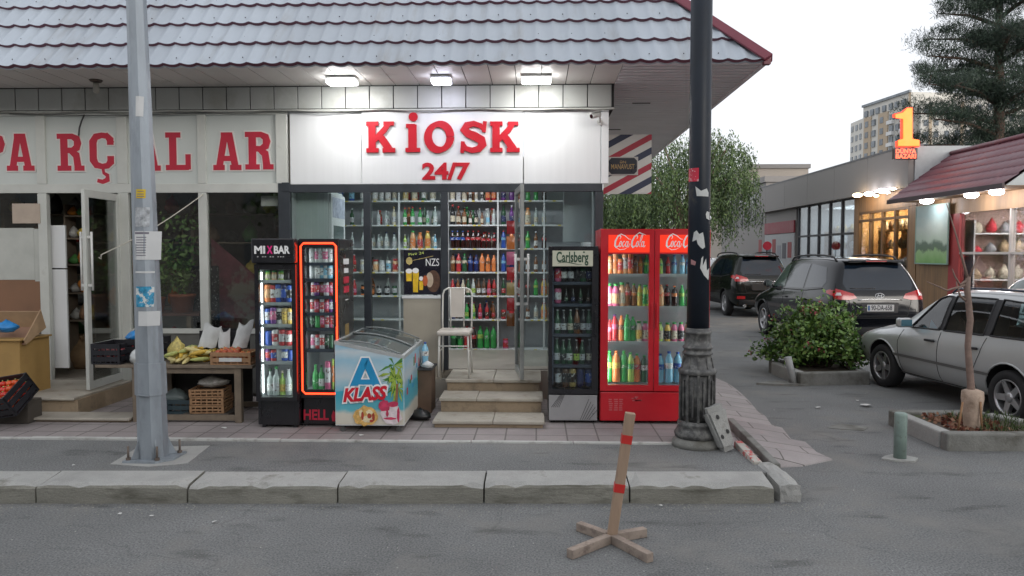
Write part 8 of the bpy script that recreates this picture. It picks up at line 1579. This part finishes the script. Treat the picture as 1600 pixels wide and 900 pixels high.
for k in range(9):
    z = H2 - 2.6 - k * fl_
    for u in ((.07, .22, .40, .60, .72, .87) if k else (.05, .18, .30, .44, .58, .70, .84)): strip(B_, D_, u, u + .07, z - .2, z + 1.3, TW, .35, 'window'); 
    if k: strip(B_, D_, .58, .69, z - 1.1, z - .2, LOG, .9, 'balcony'); strip(B_, D_, .84, .96, z - 1.1, z - .2, LOG, .9, 'balcony')
for k in range(7):
    z = H1 - 2.6 - k * fl_
    for u in (.08, .42, .74): strip(A_, B_, u, u + .16, z, z + 1.5, TW, .15, 'window')
strip(B_, D_, 0, 1, H2 - .1, H2 + .5, TW, .5, 'parapet_rail')
t = wempty('apartment_slab', (120, 175, 0), 'wide beige apartment block seen through the pine branches', 'building')
A2, B2_ = gp_(1436, 178), gp_(1680, 168); H3 = PY(1440, 160, 178).z; quad_wall(A2, B2_, 0, H3, 12, CRM)
for k in range(7):
    for j in range(14):
        strip(A2, B2_, .02 + j * .07, .02 + j * .07 + .03, H3 - 2.8 - k * fl_, H3 - 1.4 - k * fl_, TW, .15, 'window')
for j in range(0, 14, 3): strip(A2, B2_, .055 + j * .07, .075 + j * .07, 6, H3 - .6, TANW, .3, 'tan_bay')
# ---------------------------------------------------------------- trees
WL = [mat('willow_leaf', (.10, .16, .045), .55, var=.3, scale=1.2), mat('willow_leaf_deep', (.045, .085, .03), .55, var=.3, scale=1.2), mat('willow_leaf_pale', (.13, .19, .08), .55, var=.3, scale=1.2)]
def willow(cx, cy, h, rx, ry, label, n, seed, zlow=2.0, size=.13):
    t = wempty('willow_tree', (cx, cy, 0), label, 'tree'); r_ = random.Random(seed); mb = MB(); mb.tube([(cx, cy, 0), (cx + .1, cy, 1.5), (cx - .1, cy, 2.6)], [.26, .22, .18], 10); mb.build('trunk', BARK, t); pts = []; br = MB()
    lobes = [(cx + r_.uniform(-.75, .75) * rx, cy + r_.uniform(-.7, .7) * ry, h * r_.uniform(.62, .93), r_.uniform(.45, .75)) for _ in range(17)] + [(cx, cy, h * .92, .7)]
    for (lx, ly, lz, lr) in lobes:
        br.tube([(cx - .05, cy, 2.4), ((cx + lx) / 2, (cy + ly) / 2, (2.6 + lz) / 2 + .4), (lx, ly, lz)], [.10, .06, .025], 6)
        for k in range(n):
            a = r_.uniform(0, 6.28); rr = lr * r_.random() ** .5 * rx * .5; x0, y0 = lx + math.cos(a) * rr, ly + math.sin(a) * rr * ry / rx; z0 = lz + r_.uniform(-.25, .35) - rr * rr * .12; L_ = r_.uniform(.5, 2.1) * min(1, (z0 - zlow) / 2.2); m = max(4, int(L_ / .065)); ox, oy = math.cos(a) * .30, math.sin(a) * .30
            for j in range(m): f = j / m; pts.append((x0 + ox * f ** .6 + r_.gauss(0, .035), y0 + oy * f ** .6 + r_.gauss(0, .035), z0 - L_ * f + r_.gauss(0, .03)))
    br.build('limbs', BARK, t); foliage('crown', pts, size, WL, t, seed, lean=(0, 0, -.8), asp=.32); return t
willow(PY(1075, 395, 27).x, 27, 6.35, 2.6, 2.2, 'weeping willow with drooping light green strands behind the black lamp post', 95, 5, 1.9, .125)
willow(PY(985, 395, 30).x, 30.5, 5.2, 2.4, 2.2, 'second smaller willow behind the striped barber sign', 95, 9, 1.2, .13)
mb_h = [(rnd.uniform(-2.0, 4.6), rnd.uniform(33, 35), rnd.uniform(.2, 3.6) ) for _ in range(9000)]; t = wempty('hedge', (1.5, 34, 0), 'tall dark hedge closing the view behind the red fridge', 'hedge'); foliage('leaves', mb_h, .20, WL[:2], t, 2, asp=.5); mb = MB(); mb.box((-2, 33.8, 0), (4.5, 34.2, 2.9)); mb.build('stems', mat('hedge_core', (.03, .05, .02), .9, var=.5, scale=3), t)
PN = [mat('pine_needle', (.030, .055, .032), .6, var=.3, scale=1), mat('pine_needle_deep', (.018, .035, .024), .6, var=.3, scale=1)]; PB_ = mat('pine_bark', (.10, .065, .05), .9, var=.3, scale=4)
t = wempty('pine_tree', (PY(1553, 395, 32).x, 32, 0), 'big dark pine towering over the maroon-roofed shop', 'tree'); px_ = PY(1553, 395, 32).x; r_ = random.Random(44); mb = MB(); mb.tube([(px_ + .1, 32, 0), (px_, 32, 4), (px_ + .05, 32, 8), (px_ - .1, 32, 11.5), (px_, 32, 14.2)], [.28, .25, .20, .14, .05], 12); mb.build('trunk', PB_, t); lm = MB(); pts = []
def clump(c, r, n):
    for _ in range(n):
        v = Vector([r_.gauss(0, 1) for _ in range(3)]).normalized() * r * r_.random() ** .4; pts.append((c[0] + v.x, c[1] + v.y, c[2] + v.z * .8))
spec = [(5.4, 2.6, 180), (6.0, 3.0, 200), (6.6, 3.4, 165), (6.9, 2.4, 20), (7.4, 3.2, 190), (7.9, 3.6, 175), (8.2, 3.0, 340), (8.8, 3.4, 200), (9.2, 3.0, 160), (9.6, 3.1, 20), (10.1, 3.1, 185), (10.6, 2.9, 250), (11, 2.9, 170), (11.3, 2.7, 5), (11.9, 2.6, 190), (12.3, 2.4, 300), (12.7, 2.1, 150), (13.2, 1.8, 30), (13.7, 1.2, 200), (7.0, 2.8, 95), (9.0, 3, 80), (11, 2.6, 100), (8.4, 3.0, 270), (10.4, 3.0, 280), (6.3, 2.2, 350), (12.6, 2, 90), (9.9, 3.2, 140), (8.6, 3.2, 220)]
for z, L_, a in spec:
    a = R(a + r_.uniform(-10, 10)); d = Vector((math.cos(a), math.sin(a) * .8, 0)); b0 = Vector((px_, 32, z - .5)); b1 = b0 + d * L_ * .5 + Vector((0, 0, .45)); b2 = b0 + d * L_ + Vector((0, 0, .55 if z > 6.5 else .1)); lm.tube([b0, b1, b2], [.10, .06, .02], 6)
    for k in range(11):
        f = .12 + .90 * k / 10; base_ = b0.lerp(b1, f * 2) if f < .5 else b1.lerp(b2, f * 2 - 1); sd = Vector((-d.y, d.x, 0)) * r_.uniform(-.75, .75) * (1.1 - abs(f - .7)); tip = base_ + sd + Vector((0, 0, r_.uniform(.0, .35))); lm.tube([base_, tip], [.022, .010], 4); clump(tip, r_.uniform(.35, .72), 330 if z > 6.2 else 150)
for k in range(60): z = 6.6 + 7 * k / 60; a = k * 2.4; q_ = 1.1 + .5 * math.sin(k); clump((px_ + math.cos(a) * q_, 32 + math.sin(a) * q_, z), .75, 230)
lm.build('limbs', PB_, t); foliage('crown', pts, .19, PN, t, 3, lean=(0, 0, .5), asp=.12)
t = wempty('pine_tree', (27.5, 40, 0), 'farther pine filling the right edge behind the maroon roof', 'tree'); mb = MB(); mb.tube([(27.5, 40, 0), (27.5, 40, 14)], [.3, .1], 8); mb.build('trunk', PB_, t); pts = []; lm = MB()
for z, L_, a in spec: a = R(a * 1.7); tip = Vector((27.5 + math.cos(a) * L_, 40 + math.sin(a) * L_, z + .6)); lm.tube([(27.5, 40, z), tip], [.08, .03], 5); [clump(Vector((27.5, 40, z)).lerp(tip, f), .6, 130) for f in (.4, .6, .8, 1)]
lm.build('limbs', PB_, t); foliage('crown', pts, .30, PN, t, 8, lean=(0, 0, .5), asp=.14)
# ---------------------------------------------------------------- unseen block and trees behind the viewpoint, added to break up glass reflections
t = block('unseen_block', 'unseen plain apartment block added behind the viewpoint to break up window reflections', -30, 24, -24, -16, 9, mat('opp_wall', (.22, .20, .18), .85, var=.1, scale=.5))
for k in range(14):
    for z in (1.2, 4.2, 7.0): mb = MB(); mb.box((-28 + k * 3.6, -16.03, z), (-26.4 + k * 3.6, -15.95, z + 1.4)); mb.build('window', DW, t)
for k, (x, y) in enumerate(((-9, -11.5), (-2, -12), (6, -11), (13, -12))):
    t = wempty('unseen_tree', (x, y, 0), f'unseen tree added across the main road to break up reflections, {ORD[k]} of the row', 'tree', 'unseen trees added across the main road'); mb = MB(); mb.tube([(x, y, 0), (x, y, 3)], [.2, .15], 8); mb.build('trunk', BARK, t); pts = []; r_ = random.Random(k)
    for _ in range(26):
        c = Vector((x + r_.gauss(0, 1.3), y + r_.gauss(0, 1.0), 4.6 + r_.gauss(0, 1.0))); clump(c, .9, 90)
    foliage('crown', pts, .34, WL, t, k, asp=.5)
